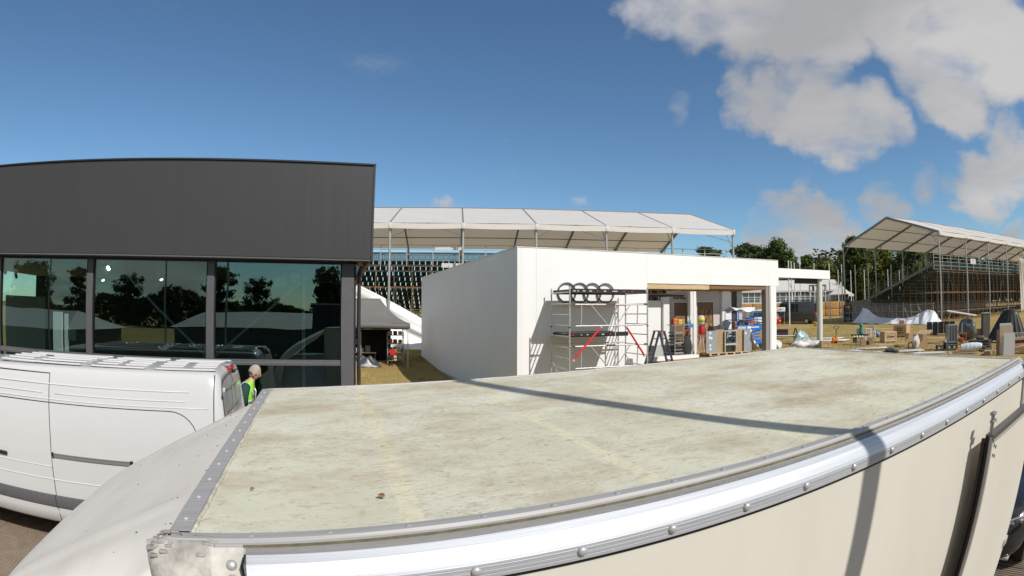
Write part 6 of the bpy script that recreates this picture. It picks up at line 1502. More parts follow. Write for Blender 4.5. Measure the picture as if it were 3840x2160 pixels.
# ================================================================ PACKED SHEETS IN THE PAVILION OPENING
def build_panels():
    a = R(-4); x, y = 21.35, 25.4; gz = 0.60
    t = thing('pallet', 'long yellow pallet under the upright glass sheets behind the pavilion opening', 'pallet', (x, y, gz), a)
    for k in range(7): MB().box(0.1, -0.5 + k * 0.15, 0.13, 3.2, -0.4 + k * 0.15, 0.155).build('deck_board', M_WOODL, t)
    for k in range(3):
        MB().box(0.1, -0.5 + k * 0.45, 0.0, 3.2, -0.42 + k * 0.45, 0.02).build('skid', M_WOODL, t)
        for q in range(6): MB().box(0.12 + q * 0.6, -0.5 + k * 0.45, 0.021, 0.26 + q * 0.6, -0.4 + k * 0.45, 0.129).build('block', M_WOODL, t)
    specs = [(0.0, 0.82, 1.32, 'grey', 'left grey-blue sheet with white stickers standing on the pallet'), (0.78, 1.46, 1.38, 'card', 'left brown board standing on the pallet'), (1.40, 2.35, 1.32, 'glass', 'clear glass sheet in a pale frame standing on the pallet'), (2.30, 2.98, 1.38, 'card', 'right brown board standing on the pallet'), (2.92, 3.55, 1.34, 'grey', 'right grey-blue sheet standing on the pallet')]
    for i, (u0, u1, h, k, lab) in enumerate(specs):
        s = thing('upright_sheet', lab, 'panel', (x, y, gz + 0.157), a, 'sheets standing on the pallet')
        yy = -0.30 + (i % 2) * 0.12
        if k == 'glass':
            MB().box(u0 + 0.05, yy, 0.1, u1 - 0.05, yy + 0.02, h - 0.05).build('glass', glass_mat('sheet glass', (0.72, 0.76, 0.75), 1.45), s)
            for (p, q) in (((u0, 0.0), (u0 + 0.06, h)), ((u1 - 0.06, 0.0), (u1, h)), ((u0 + 0.061, h - 0.07), (u1 - 0.061, h)), ((u0 + 0.061, 0.42), (u1 - 0.061, 0.53))): MB().box(p[0], yy - 0.015, p[1], q[0], yy + 0.035, q[1]).build('frame_bar', mat('frame bare', (0.5, 0.5, 0.48), 0.5, 0.3), s)
            MB().box(u0 + 0.2, yy + 0.25, 0.0, u1 - 0.2, yy + 0.27, h - 0.5).build('backing', M_GREYP, s)
        else:
            MB().box(u0, yy, 0.0, u1, yy + 0.06, h).build('sheet', mat('sheet grey', (0.29, 0.31, 0.33), 0.35, var=0.08, vscale=3) if k == 'grey' else M_CARD, s)
            if k == 'grey':
                for (du, z) in ((0.25, 1.12), (0.2, 0.86), (0.34, 0.82), (0.25, 0.40), (0.26, 0.18)) if i == 0 else ((0.08, 1.05), (0.5, 1.18)): MB().box(u0 + du, yy - 0.004, z, u0 + du + 0.12, yy - 0.001, z + 0.13).build('sticker', M_WHITE2, s)
    pl = MB().grid(lambda i, j: (3.5 + 0.75 * i, -0.5 + 0.9 * j + 0.05 * math.sin(i * 9), (1.25 - 1.1 * i ** 0.7) * math.sin(math.pi * min(1, 0.2 + j * 0.75)) ** 0.5 * (1 + 0.12 * math.sin(i * 23 + j * 9)) + 0.02), 20, 16).build('plastic_wrap', mat('white plastic', (0.74, 0.73, 0.72), 0.3, var=0.12, vscale=4), None)
    pl.location = (x, y, gz); pl.rotation_euler = (0, 0, a); tag(pl, 'crumpled white plastic heap at the right end of the sheet pallet', 'sheet')
    gl = MB()
    gl = MB().grid(lambda i, j: (1.6 * i - 0.8, 0.7 * j - 0.35, 0.10 * math.sin(math.pi * i) * math.sin(math.pi * j) * (1.2 + math.sin(i * 21 + j * 8))), 24, 12).build('netting_heap', mat('green netting', (0.20, 0.25, 0.21), 0.8, var=0.5, vscale=12), None)
    gl.location = (20.2, 24.4, 0.40); tag(gl, 'low heap of pale green netting on the floor before the sheet pallet', 'netting')
build_panels()
def shop_stores():
    """tools and boxes on the counter inside the pavilion"""
    zc = 1.215
    def box(nm, lab, x, y, z, d, c, parts=()):
        t = thing(nm, lab, nm.split('_')[-1], (x, y, z), R(random.Random(int(x * 100)).uniform(-12, 12)))
        MB().rbox((0, 0, d[2] / 2), d, 0.02).build('case', mat('c%.2f%.2f%.2f' % c, c, 0.5), t)
        MB().box(-d[0] / 2 - 0.004, -d[1] / 2 - 0.004, d[2] * 0.62, d[0] / 2 + 0.004, d[1] / 2 + 0.004, d[2] * 0.66).build('lid_seam', M_BLACK, t)
        MB().path([(-d[0] * 0.2, 0, d[2]), (-d[0] * 0.15, 0, d[2] + 0.06), (d[0] * 0.15, 0, d[2] + 0.06), (d[0] * 0.2, 0, d[2])], 0.012, 6).build('handle', M_BLACK, t)
    # a rack trolley carrying the boxes
    t = thing('store_rack', 'tall rack trolley stacked with dark boards under the yellow tool boxes', 'trolley', (20.0, 26.2, 0.45), R(4))
    for k in range(8): MB().box(-0.42, -0.3, 0.10 + k * 0.20, 0.22, 0.3, 0.20 + k * 0.20).build('stacked_board', mat('board%d' % (k % 3), ((0.05, 0.05, 0.05), (0.25, 0.22, 0.2), (0.12, 0.11, 0.10))[k % 3], 0.7), t)
    for s in (-0.44, 0.24): MB().cb((s, -0.3, 1.2), (0.035, 0.035, 2.3)).build('upright', M_GALV, t)
    MB().cb((0.1, 0, 2.0), (1.4, 0.5, 0.04)).build('top_shelf', M_GALV, t)
    box('tool_box', 'yellow tool box on the rack trolley inside the pavilion', 20.15, 26.1, 2.48, (0.42, 0.3, 0.30), (0.62, 0.42, 0.10))
    box('tool_box', 'red-topped orange tool box on the rack trolley inside the pavilion', 19.75, 26.15, 2.48, (0.36, 0.3, 0.36), (0.65, 0.14, 0.03))
    t = thing('blue_crate', 'blue crate with pale bottles on a stand inside the pavilion', 'crate', (21.0, 26.3, 2.30), 0)
    MB().rbox((0, 0, 0.1), (0.42, 0.34, 0.2), 0.02).build('crate', mat('crate blue', (0.05, 0.2, 0.5), 0.5), t)
    for q in (-0.1, 0.08): MB().lathe([(0.06, 0.2), (0.06, 0.5), (0.03, 0.58), (0.03, 0.66)], 10, T(q, 0, 0)).build('bottle', mat('bottle pale', (0.6, 0.66, 0.6), 0.4), t)
    t = thing('crate_stand', 'thin metal stand under the blue crate inside the pavilion', 'stand', (21.0, 26.3, 0.45), 0)
    for sx in (-0.18, 0.18):
        for sy in (-0.14, 0.14): MB().cb((sx, sy, 0.92), (0.03, 0.03, 1.84)).build('leg', M_BLACK, t)
    MB().cb((0, 0, 1.83), (0.42, 0.34, 0.02)).build('shelf', M_GALV, t)
    # black work bag hung below an orange strap
    t = thing('work_bag', 'bulky black work bag standing beside the rack trolley', 'bag', (20.55, 26.0, 0.45), 0)
    MB().grid(lambda i, j: (0.34 * math.cos(6.283 * i) * (0.55 + 0.5 * math.sin(math.pi * j) + 0.06 * math.sin(i * 37)), 0.26 * math.sin(6.283 * i) * (0.55 + 0.5 * math.sin(math.pi * j)), 1.35 * j), 28, 10).build('sack', mat('bag black', (0.03, 0.03, 0.032), 0.8), t)
    MB().path([(-0.2, -0.1, 1.3), (-0.12, -0.12, 1.7), (0.12, -0.1, 1.7), (0.25, -0.1, 1.3)], 0.03, 6).build('strap', mat('strap orange', (0.6, 0.12, 0.04), 0.6), t)
    t = thing('wet_vacuum', 'yellow and grey site vacuum on a slim red trolley right of the cream post', 'vacuum', (22.45, 26.9, 0.62), R(10))
    MB().lathe([(0.2, 1.75), (0.22, 1.9), (0.22, 2.25), (0.15, 2.35), (0.05, 2.37)], 14).build('drum', mat('vac grey', (0.5, 0.5, 0.45), 0.5), t)
    MB().lathe([(0.225, 1.95), (0.228, 2.1), (0.225, 2.2)], 14).build('yellow_band', mat('vac yellow', (0.7, 0.5, 0.03), 0.5), t)
    MB().rbox((0.05, 0, 1.45), (0.36, 0.3, 0.55), 0.05).build('red_body', mat('vac red', (0.5, 0.02, 0.03), 0.5), t)
    for sx in (-0.14, 0.2): MB().tube((sx * 0.6, 0, 1.3), (sx, -0.1, 0.0), 0.018, 6).build('leg', M_POLE, t)
    MB().tube((0.03, 0, 1.3), (0.02, 0.3, 0.0), 0.018, 6).build('leg', M_POLE, t)
    MB().path([(0.2, 0, 1.5), (0.38, -0.05, 1.65), (0.42, -0.05, 1.9)], 0.025, 6).build('hose', M_GALV, t)
shop_stores()

# ================================================================ CRATES, CASES AND TIMBER ON THE LAWN
def crate(lab, x, y, rz, w, d, h, m, mark=0, grp='wooden crates on the lawn', z=None, cat='crate', nm='wooden_crate'):
    t = thing(nm, lab, cat, (x, y, ground(x, y) if z is None else z), rz, grp)
    MB().box(-w / 2 + 0.015, -d / 2 + 0.015, 0.06, w / 2 - 0.015, d / 2 - 0.015, h - 0.01).build('box', m, t)
    for sy in (-1, 1):
        ya, yb = sorted((sy * d / 2, sy * (d / 2 - 0.014)))
        for (a, b) in (((-w / 2, 0.06), (-w / 2 + 0.09, h)), ((w / 2 - 0.09, 0.06), (w / 2, h)), ((-w / 2 + 0.091, 0.06), (w / 2 - 0.091, 0.15)), ((-w / 2 + 0.091, h - 0.09), (w / 2 - 0.091, h))): MB().box(a[0], ya - 0.006, a[1], b[0], yb + 0.006, b[1]).build('batten', M_WOODL, t)
    for sx in (-1, 1):
        xa, xb = sorted((sx * w / 2, sx * (w / 2 - 0.014)))
        for (a, b) in (((-d / 2 + 0.012, 0.06), (-d / 2 + 0.09, h - 0.001)), ((d / 2 - 0.09, 0.06), (d / 2 - 0.012, h - 0.001))): MB().box(xa - 0.004, a[0], a[1], xb + 0.004, b[0], b[1]).build('batten', M_WOODL, t)
    MB().box(-w / 2 - 0.01, -d / 2 - 0.01, h + 0.001, w / 2 + 0.01, d / 2 + 0.01, h + 0.022).build('lid', M_WOODL, t)
    for k in range(3): MB().box(-w / 2 + 0.03 + k * (w - 0.16) / 2, -d / 2, 0, -w / 2 + 0.13 + k * (w - 0.16) / 2, d / 2, 0.059).build('skid', M_WOOD, t)
    if mark:
        mk = mat('stencil', (0.05, 0.035, 0.025), 0.8)
        if mark == 1:
            e = MB(); ring(e, (-w * 0.22, -d / 2 - 0.006, h * 0.55), 0.09, 0.03, 0.004, 20); e.build('stencil_ring', mk, t); MB().box(-w * 0.08, -d / 2 - 0.010, h * 0.5, w * 0.30, -d / 2 - 0.007, h * 0.60).build('stencil_bar', mk, t)
        else:
            for k, (a, b) in enumerate(((0.72, 0.35), (0.55, 0.42), (0.33, 0.42))): MB().box(-w * b * 0.7, -d / 2 - 0.010, h * a, w * b * 0.55, -d / 2 - 0.007, h * a + 0.06).build('stencil_bar', mk, t)
    return t
FA = lambda x, y: -math.atan2(x, y)        # turn a thing's front (-y) towards the camera
crate('pale crate with a stencilled round mark on the lawn', 36.43, 21.86, FA(36.4, 21.9) + R(28), 1.05, 0.8, 0.74, M_PLY, 1)
crate('taller crate with three stencilled lines standing behind the pale crate', 41.26, 23.38, FA(41, 23) - R(22), 1.2, 0.9, 0.92, M_OSB, 2)
def carton(lab, x, y, z, rz, d, m=M_CARD):
    t = thing('carton', lab, 'box', (x, y, z), rz, 'cardboard boxes on the lawn')
    MB().box(-d[0] / 2, -d[1] / 2, 0, d[0] / 2, d[1] / 2, d[2]).build('body', m, t, bevel=0.008)
    MB().box(-d[0] / 2, -0.025, d[2] + 0.0015, d[0] / 2, 0.025, d[2] + 0.004).build('tape', mat('brown tape', (0.45, 0.33, 0.2), 0.5), t)
    return t
carton('brown carton lying on top of the taller stencilled crate', 41.4, 23.5, ground(41.26, 23.38) + 0.945, 0.5, (0.62, 0.45, 0.36))
carton('closed brown carton standing on the ground beside the wheeled saw stand', 34.56, 22.31, ground(34.56, 22.31), -0.9, (0.36, 0.36, 0.46))
carton('pale yellowish carton on the white folding table', 38.9, 25.0, ground(38.9, 25) + 0.54, -1.1, (0.56, 0.4, 0.44), mat('pale carton', (0.55, 0.43, 0.27), 0.85))
carton('plain brown carton in front of the wheeled saw stand', 33.2, 22.05, ground(33.2, 22.05), -0.8, (0.42, 0.35, 0.40))
carton('brown carton leaning on the navy boards', 43.3, 19.6, ground(43.3, 19.6), -1.0, (0.72, 0.4, 0.52))
carton('flat wide carton at the foot of the navy boards', 42.7, 20.2, ground(42.7, 20.2), -1.0, (0.7, 0.4, 0.22))
carton('brown carton between the grey heap and the grey pillar', 42.2, 16.2, ground(42.2, 16.2), -1.0, (0.62, 0.5, 0.62))
carton('long brown tray of wood offcuts at the edge of the truck roof', 31.0, 11.3, ground(31, 11.3), 0.3, (0.9, 0.45, 0.2))
def table(lab, x, y, rz, w, d, h, mt, ml, nm='folding_table'):
    t = thing(nm, lab, 'table', (x, y, ground(x, y)), rz)
    MB().box(-w / 2, -d / 2, h - 0.03, w / 2, d / 2, h).build('top', mt, t)
    for sx in (-1, 1):
        for sy in (-1, 1): MB().cb((sx * (w / 2 - 0.04), sy * (d / 2 - 0.04), (h - 0.031) / 2), (0.045, 0.045, h - 0.031)).build('leg', ml, t)
    return t
table('white folding table carrying the pale carton', 38.9, 25.0, -0.9, 0.75, 0.6, 0.53, M_WHITE2, M_WHITE2)
table('tall white trestle frame behind the wheeled saw stand', 35.44, 23.05, -0.8, 0.5, 0.5, 1.0, M_WHITE2, M_WHITE2, 'trestle_frame')
table('long plank bench behind the pale crate', 44.26, 27.21, R(-32), 2.3, 0.5, 0.42, M_WOODL, M_WOOD, 'plank_bench')
table('white framed table by the pavilion column', 31.3, 27.9, R(-48), 2.2, 0.7, 0.62, M_WHITE2, M_WHITE2)
def saw_stand():
    x, y = 33.6, 22.5; t = thing('saw_stand', 'black wheeled saw stand with a teal saw and round white lamps', 'saw stand', (x, y, ground(x, y)), FA(x, y))
    MK = mat('stand black', (0.02, 0.02, 0.022), 0.5)
    for s in (-0.45, 0.45): MB().tube((s, -0.2, 0.0), (-s * 0.6, 0.1, 0.66), 0.022, 6).build('leg', M_GALV, t); MB().tube((s, 0.25, 0.0), (-s * 0.6, 0.1, 0.66), 0.022, 6).build('leg', M_GALV, t)
    MB().cb((-0.1, 0.0, 0.68), (1.25, 0.3, 0.10)).build('bed', MK, t)
    for k in range(4): MB().lathe([(0.07, 0), (0.075, 0.05), (0.04, 0.08)], 12, T(-0.5 + k * 0.2, -0.17, 0.58) @ RX(R(90))).build('round_lamp', M_WHITE2, t)
    MB().tube((0.45, -0.27, 0.15), (0.45, -0.20, 0.15), 0.15, 18).build('wheel', mat('tyre'), t)
    MB().lathe([(0.13, 0.73), (0.16, 0.85), (0.12, 1.0), (0.10, 1.25), (0.15, 1.32), (0.16, 1.42), (0.05, 1.47)], 14).build('saw_head', mat('teal', (0.02, 0.22, 0.19), 0.4), t)
    MB().rbox((-0.2, 0.1, 0.95), (0.25, 0.2, 0.35), 0.04).build('motor', M_GALV, t)
    MB().cb((-0.45, 0.05, 0.35), (0.3, 0.25, 0.35)).build('tool_tray', mat('tray', (0.12, 0.10, 0.09), 0.7), t)
saw_stand()
def bag(lab, x, y, w, d, h, m, seed, nm='bag', cat='bag', z=None):
    r = random.Random(seed); p = [r.uniform(0, 6) for _ in range(6)]
    def f(i, j):
        a = 6.2832 * i; k = math.sin(math.pi * (0.08 + 0.84 * j)) ** 0.55 if j < 0.999 else 0.05
        q = 1 + 0.10 * math.sin(3 * a + p[0] + 3 * j) + 0.07 * math.sin(7 * a + p[1] - 5 * j) + 0.04 * math.sin(13 * a + p[2])
        return (w / 2 * k * q * math.cos(a), d / 2 * k * q * math.sin(a), h * j * (1 + 0.10 * math.sin(2 * a + p[3]) + 0.05 * math.sin(5 * a + p[4])))
    o = MB().grid(f, 40, 16).build(nm, m, None)
    o.location = (x, y, (ground(x, y) if z is None else z)); o.rotation_euler = (0, 0, r.uniform(0, 3)); tag(o, lab, cat)
    return o
M_PLAS = mat('clear plastic', (0.62, 0.65, 0.67), 0.18, var=0.18, vscale=7, spec=0.7)
bag('blue and white holdall beside the pale crate', 40.3, 25.2, 0.62, 0.5, 0.5, mat('holdall', (0.20, 0.27, 0.45), 0.6, var=0.8, vscale=3), 3)
bag('limp white sack hanging between the two chipboard trestles', 33.22, 17.68, 0.75, 0.4, 0.78, mat('sack white', (0.62, 0.61, 0.60), 0.7, var=0.1, vscale=5), 5)
bag('big heap of grey plastic wrapping near the grey pillar', 39.65, 16.31, 1.6, 1.2, 1.35, mat('grey wrap', (0.10, 0.105, 0.11), 0.28, var=0.6, vscale=4), 6, 'plastic_heap', 'heap')
bag('pile of teal plastic film on the white bags', 32.0, 26.8, 1.3, 1.0, 0.9, mat('teal film', (0.28, 0.45, 0.45), 0.3, var=0.35, vscale=4), 7, 'plastic_heap', 'heap')
bag('grey-green crumpled film heap under the teal film', 31.5, 26.2, 1.5, 1.0, 0.5, mat('film grey', (0.33, 0.38, 0.36), 0.3, var=0.5, vscale=6), 8, 'plastic_heap', 'heap')
bag('left slumped white rubble bag by the far roof edge', 29.2, 24.6, 1.2, 0.8, 0.5, mat('sack white'), 9)
bag('right slumped white rubble bag by the far roof edge', 30.2, 24.3, 1.3, 0.8, 0.46, mat('sack white'), 10)
bag('small white bag leaning at the foot of the pavilion column', 27.3, 24.9, 0.7, 0.6, 0.6, mat('sack white'), 11)
bag('dark mesh heap lying on the pale floor sheets', 30.13, 17.79, 1.9, 0.7, 0.24, mat('mesh heap', (0.07, 0.065, 0.06), 0.8, var=0.6, vscale=10), 12, 'netting_heap', 'heap')
bag('olive camouflage net heaped on the long flight case', 33.0, 12.6, 1.0, 0.6, 0.22, mat('camo net', (0.10, 0.085, 0.05), 0.9, var=0.9, vscale=18), 13, 'netting_heap', 'heap', ground(32.5, 12.6) + 0.63)
def roll():
    x, y = 32.0, 12.86; t = thing('wrapped_roll', 'fat white roll wrapped in shiny plastic before the long flight case', 'roll', (x, y, ground(x, y)), FA(x, y) + R(8))
    MB().grid(lambda i, j: (-0.72 + 1.45 * j, 0.27 * math.sin(6.283 * i) * (math.sin(math.pi * (0.1 + 0.8 * j)) ** 0.35) * (1 + 0.04 * math.sin(j * 30)), 0.27 + 0.25 * math.cos(6.283 * i) * (math.sin(math.pi * (0.1 + 0.8 * j)) ** 0.35) * (1 + 0.05 * math.sin(j * 41 + i * 9)) + 0.04 * j), 24, 24).build('wrap', M_PLAS, t)
    MB().tube((-0.70, 0, 0.27), (-0.66, 0, 0.27), 0.2, 16).build('core_end', M_WHITE2, t)
roll()
def flight_case(lab, x, y, rz, w, d, h, z=None, grp='black flight cases on the lawn'):
    t = thing('flight_case', lab, 'flight case', (x, y, ground(x, y) if z is None else z), rz, grp)
    MK = mat('case black', (0.016, 0.016, 0.018), 0.5); MA = mat('case edge', (0.42, 0.42, 0.42), 0.35, 0.8)
    MB().box(-w / 2, -d / 2, 0.08, w / 2, d / 2, h).build('shell', MK, t)
    for sx in (-1, 1):
        for sy in (-1, 1):
            MB().cb((sx * w / 2, sy * d / 2, (h + 0.08) / 2), (0.035, 0.035, h - 0.06)).build('edge', MA, t)
            MB().tube((sx * (w / 2 - 0.1), sy * (d / 2 - 0.08), 0), (sx * (w / 2 - 0.1), sy * (d / 2 - 0.08), 0.079), 0.04, 8).build('castor', M_BLACK, t)
    for sy in (-1, 1):
        for z_ in (0.095, h * 0.70, h - 0.012): MB().cb((0, sy * d / 2, z_), (w - 0.036, 0.03, 0.028)).build('edge', MA, t)
        for sx in (-0.25, 0.25): MB().cb((sx * w, sy * (d / 2 + 0.008), h * 0.42), (0.14, 0.012, 0.12)).build('latch', mat('latch', (0.6, 0.6, 0.6), 0.4, 0.5), t)
    return t
flight_case('low black flight case under the open grey cabinet', 32.66, 14.74, FA(32.7, 14.7) + R(25), 0.78, 0.55, 0.48)
flight_case('small black flight case left of the open grey cabinet', 32.3, 15.4, FA(32, 15) + R(25), 0.34, 0.34, 0.32)
flight_case('long black flight case topped with camouflage net', 32.9, 12.6, FA(33, 12.6) - R(12), 1.5, 0.6, 0.62)
flight_case('little black flight case right of the long flight case', 32.4, 11.75, FA(32, 11.7) - R(10), 0.36, 0.36, 0.36)
def cabinet():
    x, y = 32.9, 14.75; z = ground(32.66, 14.74) + 0.485
    t = thing('open_cabinet', 'tall open grey cabinet with curved feet standing on a flight case', 'cabinet', (x, y, z), FA(x, y) + R(25))
    MC = mat('cabinet grey', (0.23, 0.24, 0.22), 0.6, var=0.2, vscale=3); MD_ = mat('cabinet dark', (0.045, 0.045, 0.045), 0.7)
    MB().box(-0.36, -0.26, 0.0, 0.36, 0.26, 1.02).build('carcass', MC, t)
    for k in range(3): MB().box(-0.30 + k * 0.21, -0.268, 0.06, -0.13 + k * 0.21, -0.262, 0.95).build('dark_slot', MD_, t)
    for s in (-1, 1): MB().prism([(s * 0.36, 0.0), (s * 0.62, -0.0), (s * 0.42, 0.32), (s * 0.36, 0.5)] if s > 0 else [(-0.36, 0.5), (-0.42, 0.32), (-0.62, 0.0), (-0.36, 0.0)], -0.2, -0.16, None, 'y').build('side_foot', mat('foot pale', (0.45, 0.5, 0.48), 0.5), t)
cabinet()
def sheets_stack(lab, x, y, rz, items, nm='leaning_boards'):
    t = thing(nm, lab, 'boards', (x, y, ground(x, y)), rz)
    for k, (u0, u1, yy, h, lean, m) in enumerate(items):
        MB().box(u0, 0, 0, u1, 0.035, h).build('board', m, t, loc=(0, yy, 0), rot=(-lean, 0, 0))
    return t
M_NAVY = mat('navy board', (0.012, 0.014, 0.035), 0.4)
sheets_stack('row of dark navy boards standing on edge behind the timber stack', 43.4, 20.6, FA(43.4, 20.6), [(-1.25 + k * 0.52, -0.76 + k * 0.52, 0.05 * (k % 2), 1.08, 0.06, M_NAVY) for k in range(5)])
sheets_stack('tall pale and white boards leaning upright at the far roof corner', 30.7, 9.9, FA(30.7, 9.9) + R(6), [(-0.62, -0.42, 0.1, 1.35, 0.10, M_WOODD), (-0.40, 0.42, 0.25, 1.66, 0.08, M_WHITE2), (-0.38, 0.5, 0.12, 1.55, 0.10, mat('board cream', (0.62, 0.49, 0.32), 0.7, var=0.08)), (-0.14, 0.62, -0.05, 1.18, 0.12, mat('board white', (0.70, 0.69, 0.66), 0.6, bump=0.3, bscale=14)), (-0.30, 0.45, 0.03, 1.0, 0.11, M_GREYP)])
def timber(lab, x, y, rz, n, l, m, seed, nm='timber_stack', rise=0.0, wide=3):
    t = thing(nm, lab, 'timber', (x, y, ground(x, y)), rz); r = random.Random(seed)
    for k in range(n):
        row, c = divmod(k, wide); o = r.uniform(-.2, .2)
        MB().box(-l / 2 + o, -0.24 + c * 0.17, 0.03 + row * 0.075, l / 2 + o, -0.10 + c * 0.17, 0.095 + row * 0.075).build('batten', m if r.random() < 0.75 else M_WOOD, t, rot=(0, -rise * r.uniform(0.7, 1.2), r.uniform(-.05, .05)))
    return t
timber('stack of yellow battens left of the open grey cabinet', 36.6, 17.9, FA(36.6, 17.9) + R(18), 15, 1.9, M_WOODL, 1)
timber('heap of long battens at the far right corner of the truck roof', 31.6, 9.35, FA(31.6, 9.4) + R(10), 15, 2.4, M_WOODL, 2, rise=0.10)
timber('flat white rails on the ground before the chipboard trestles', 30.22, 15.10, FA(30, 15) + R(6), 4, 1.9, M_WHITE2, 3, 'white_rails', wide=4)
timber('white plastic strips and offcuts in front of the wrapped roll', 31.0, 13.0, FA(31, 13) - R(6), 5, 1.7, M_WHITE2, 4, 'white_rails', rise=0.03, wide=4)
timber('low run of boards behind the pale floor sheets', 33.49, 19.67, FA(33.5, 19.7) + R(14), 6, 2.3, M_WOODL, 5, 'board_run')
def pallet(lab, x, y, rz, z=0.0, tilt=0.0):
    t = thing('pallet', lab, 'pallet', (x, y, ground(x, y) + z), 0, 'pale pallets by the navy boards', (tilt, 0, rz))
    for k in range(7): MB().box(-0.6, -0.5 + k * 0.15, 0.12, 0.6, -0.4 + k * 0.15, 0.145).build('deck_board', M_WOODL, t)
    for k in range(3): MB().box(-0.6, -0.5 + k * 0.45, 0, 0.6, -0.40 + k * 0.45, 0.119).build('bearer', M_WOODL, t)
pallet('lower pale pallet between the taller crate and the navy boards', 41.9, 21.98, FA(42, 22))
pallet('upper pale pallet stacked between the taller crate and the navy boards', 41.9, 21.98, FA(42, 22) + 0.15, 0.15)
pallet('pale pallet leaning by the left end of the navy boards', 41.0, 21.0, FA(42, 22) - 0.3, 0.30, R(14))
def trestle(lab, x, y, rz):
    t = thing('chipboard_trestle', lab, 'trestle', (x, y, ground(x, y)), rz, 'chipboard trestles')
    for yy in (-0.3, 0.3):
        MB().prism([(-0.22, 0), (-0.13, 0), (-0.09, 0.26), (0.09, 0.26), (0.13, 0), (0.22, 0), (0.15, 0.9), (-0.15, 0.9)], yy - 0.012, yy + 0.012, None, 'y').build('end_frame', M_OSB, t)
    MB().box(-0.12, -0.285, 0.70, -0.10, 0.285, 0.88).build('cross_board', M_OSB, t); MB().box(0.10, -0.285, 0.70, 0.12, 0.285, 0.88).build('cross_board', M_OSB, t)
trestle('left of the two chipboard trestles', 33.52, 18.39, FA(33, 18) + R(20)); trestle('right of the two chipboard trestles', 32.9, 16.9, FA(33, 17) + R(15))
def pillar():
    x, y = 42.0, 15.55; t = thing('stone_look_pillar', 'upright grey wood-grained pillar between the grey heap and the black tarpaulin', 'pillar', (x, y, ground(x, y)), FA(x, y) + R(20))
    MP_ = mat('pillar grey', (0.10, 0.095, 0.085), 0.8, var=0.35, vscale=3, stretch=(4, 4, 0.5))
    MB().box(-0.34, -0.28, 0, 0.34, 0.28, 1.72).build('shaft', MP_, t, bevel=0.02); MB().box(-0.37, -0.31, 1.72, 0.37, 0.31, 1.79).build('cap', mat('pillar cap', (0.40, 0.41, 0.36), 0.7), t)
    MB().box(-0.38, -0.32, 0, 0.38, 0.32, 0.03).build('base', MP_, t)
pillar()
def tarp():
    x, y = 38.6, 12.3
    def f(i, j):
        a = 6.2832 * i; c, s = math.cos(a), math.sin(a)
        top = (0.62 * c, 0.45 * s); bot = (1.55 * c * (1 + 0.06 * math.sin(9 * a)), 0.95 * s * (1 + 0.06 * math.sin(7 * a)))
        k = j ** 0.75; fold = 1 + (1 - j) * (0.07 * math.sin(17 * a) + 0.05 * math.sin(29 * a + 1))
        z = 2.02 * j ** 0.62 if j < 1 else 2.05
        return ((bot[0] + (top[0] - bot[0]) * k) * fold + 0.18 * j, (bot[1] + (top[1] - bot[1]) * k) * fold, z + (0.04 * math.sin(3 * a) if j > 0.85 else 0))
    mb = MB().grid(f, 90, 18); n = len(mb.v)
    mb.add([f(i / 40, 1.0) for i in range(40)] + [(0.18, 0, 2.12)], [(i, (i + 1) % 40, 40) for i in range(40)], True)
    o = mb.build('covered_load', mat('black tarpaulin', (0.022, 0.022, 0.018), 0.45, bump=0.3, bscale=9), None)
    o.location = G(x, y); o.rotation_euler = (0, 0, FA(x, y)); tag(o, 'tall load hidden under a black tarpaulin near the right edge', 'tarpaulin')
tarp()
def pallet_truck(lab, x, y, rz, hi=1.2, nm='pallet_truck'):
    t = thing(nm, lab, 'pallet truck', (x, y, ground(x, y)), rz); MO = mat('truck orange', (0.72, 0.20, 0.02), 0.45)
    for s in (-0.2, 0.2): MB().rbox((s, 0.65, 0.09), (0.16, 1.15, 0.06), 0.02).build('fork', MO, t)
    MB().rbox((0, 0.02, 0.25), (0.5, 0.18, 0.36), 0.05).build('mast_box', MO, t)
    MB().tube((0, -0.08, 0.35), (0, -0.14, hi - 0.18), 0.03, 8).build('tiller', M_BLACK, t)
    e = MB(); ring(e, (0, -0.13, hi - 0.06), 0.13, 0.035, 0.035, 18); o = e.build('handle_loop', M_BLACK, t)
    o.scale = (1.6, 1, 0.8); o.location = (0, 0, (hi - 0.06) * 0.2)
    for s in (-0.07, 0.07): MB().tube((s - 0.025, -0.08, 0.09), (s + 0.025, -0.08, 0.09), 0.09, 12).build('wheel', mat('tyre'), t)
pallet_truck('orange pallet truck with black handle upright by the canopy post', 33.93, 25.06, FA(34, 25) + R(30))
def hoist():
    x, y = 33.2, 14.1; t = thing('orange_hoist', 'orange folding hoist frame beside the open grey cabinet', 'hoist', (x, y, ground(x, y)), FA(x, y)); MO = mat('truck orange')
    for s in (-0.32, 0.32): MB().cb((s, 0.0, 0.62), (0.07, 0.07, 0.75)).build('upright', MO, t)
    for z in (0.32, 0.62, 0.95): MB().cb((0, 0, z), (0.566, 0.06, 0.07)).build('cross_bar', MO, t)
    MB().rbox((-0.05, -0.1, 0.55), (0.3, 0.22, 0.3), 0.04).build('pump', mat('hoist dark orange', (0.4, 0.09, 0.02), 0.5), t)
    for s in (-0.32, 0.32): MB().tube((s, 0, 0.28), (s * 0.6, -0.55, 0.05), 0.04, 8).build('leg', MO, t); MB().tube((s, 0, 0.28), (s, 0.4, 0.05), 0.04, 8).build('leg', MO, t)
    MB().tube((0, 0.05, 0.95), (0.0, 0.1, 1.55), 0.03, 8).build('jib', M_GALV, t)
hoist()
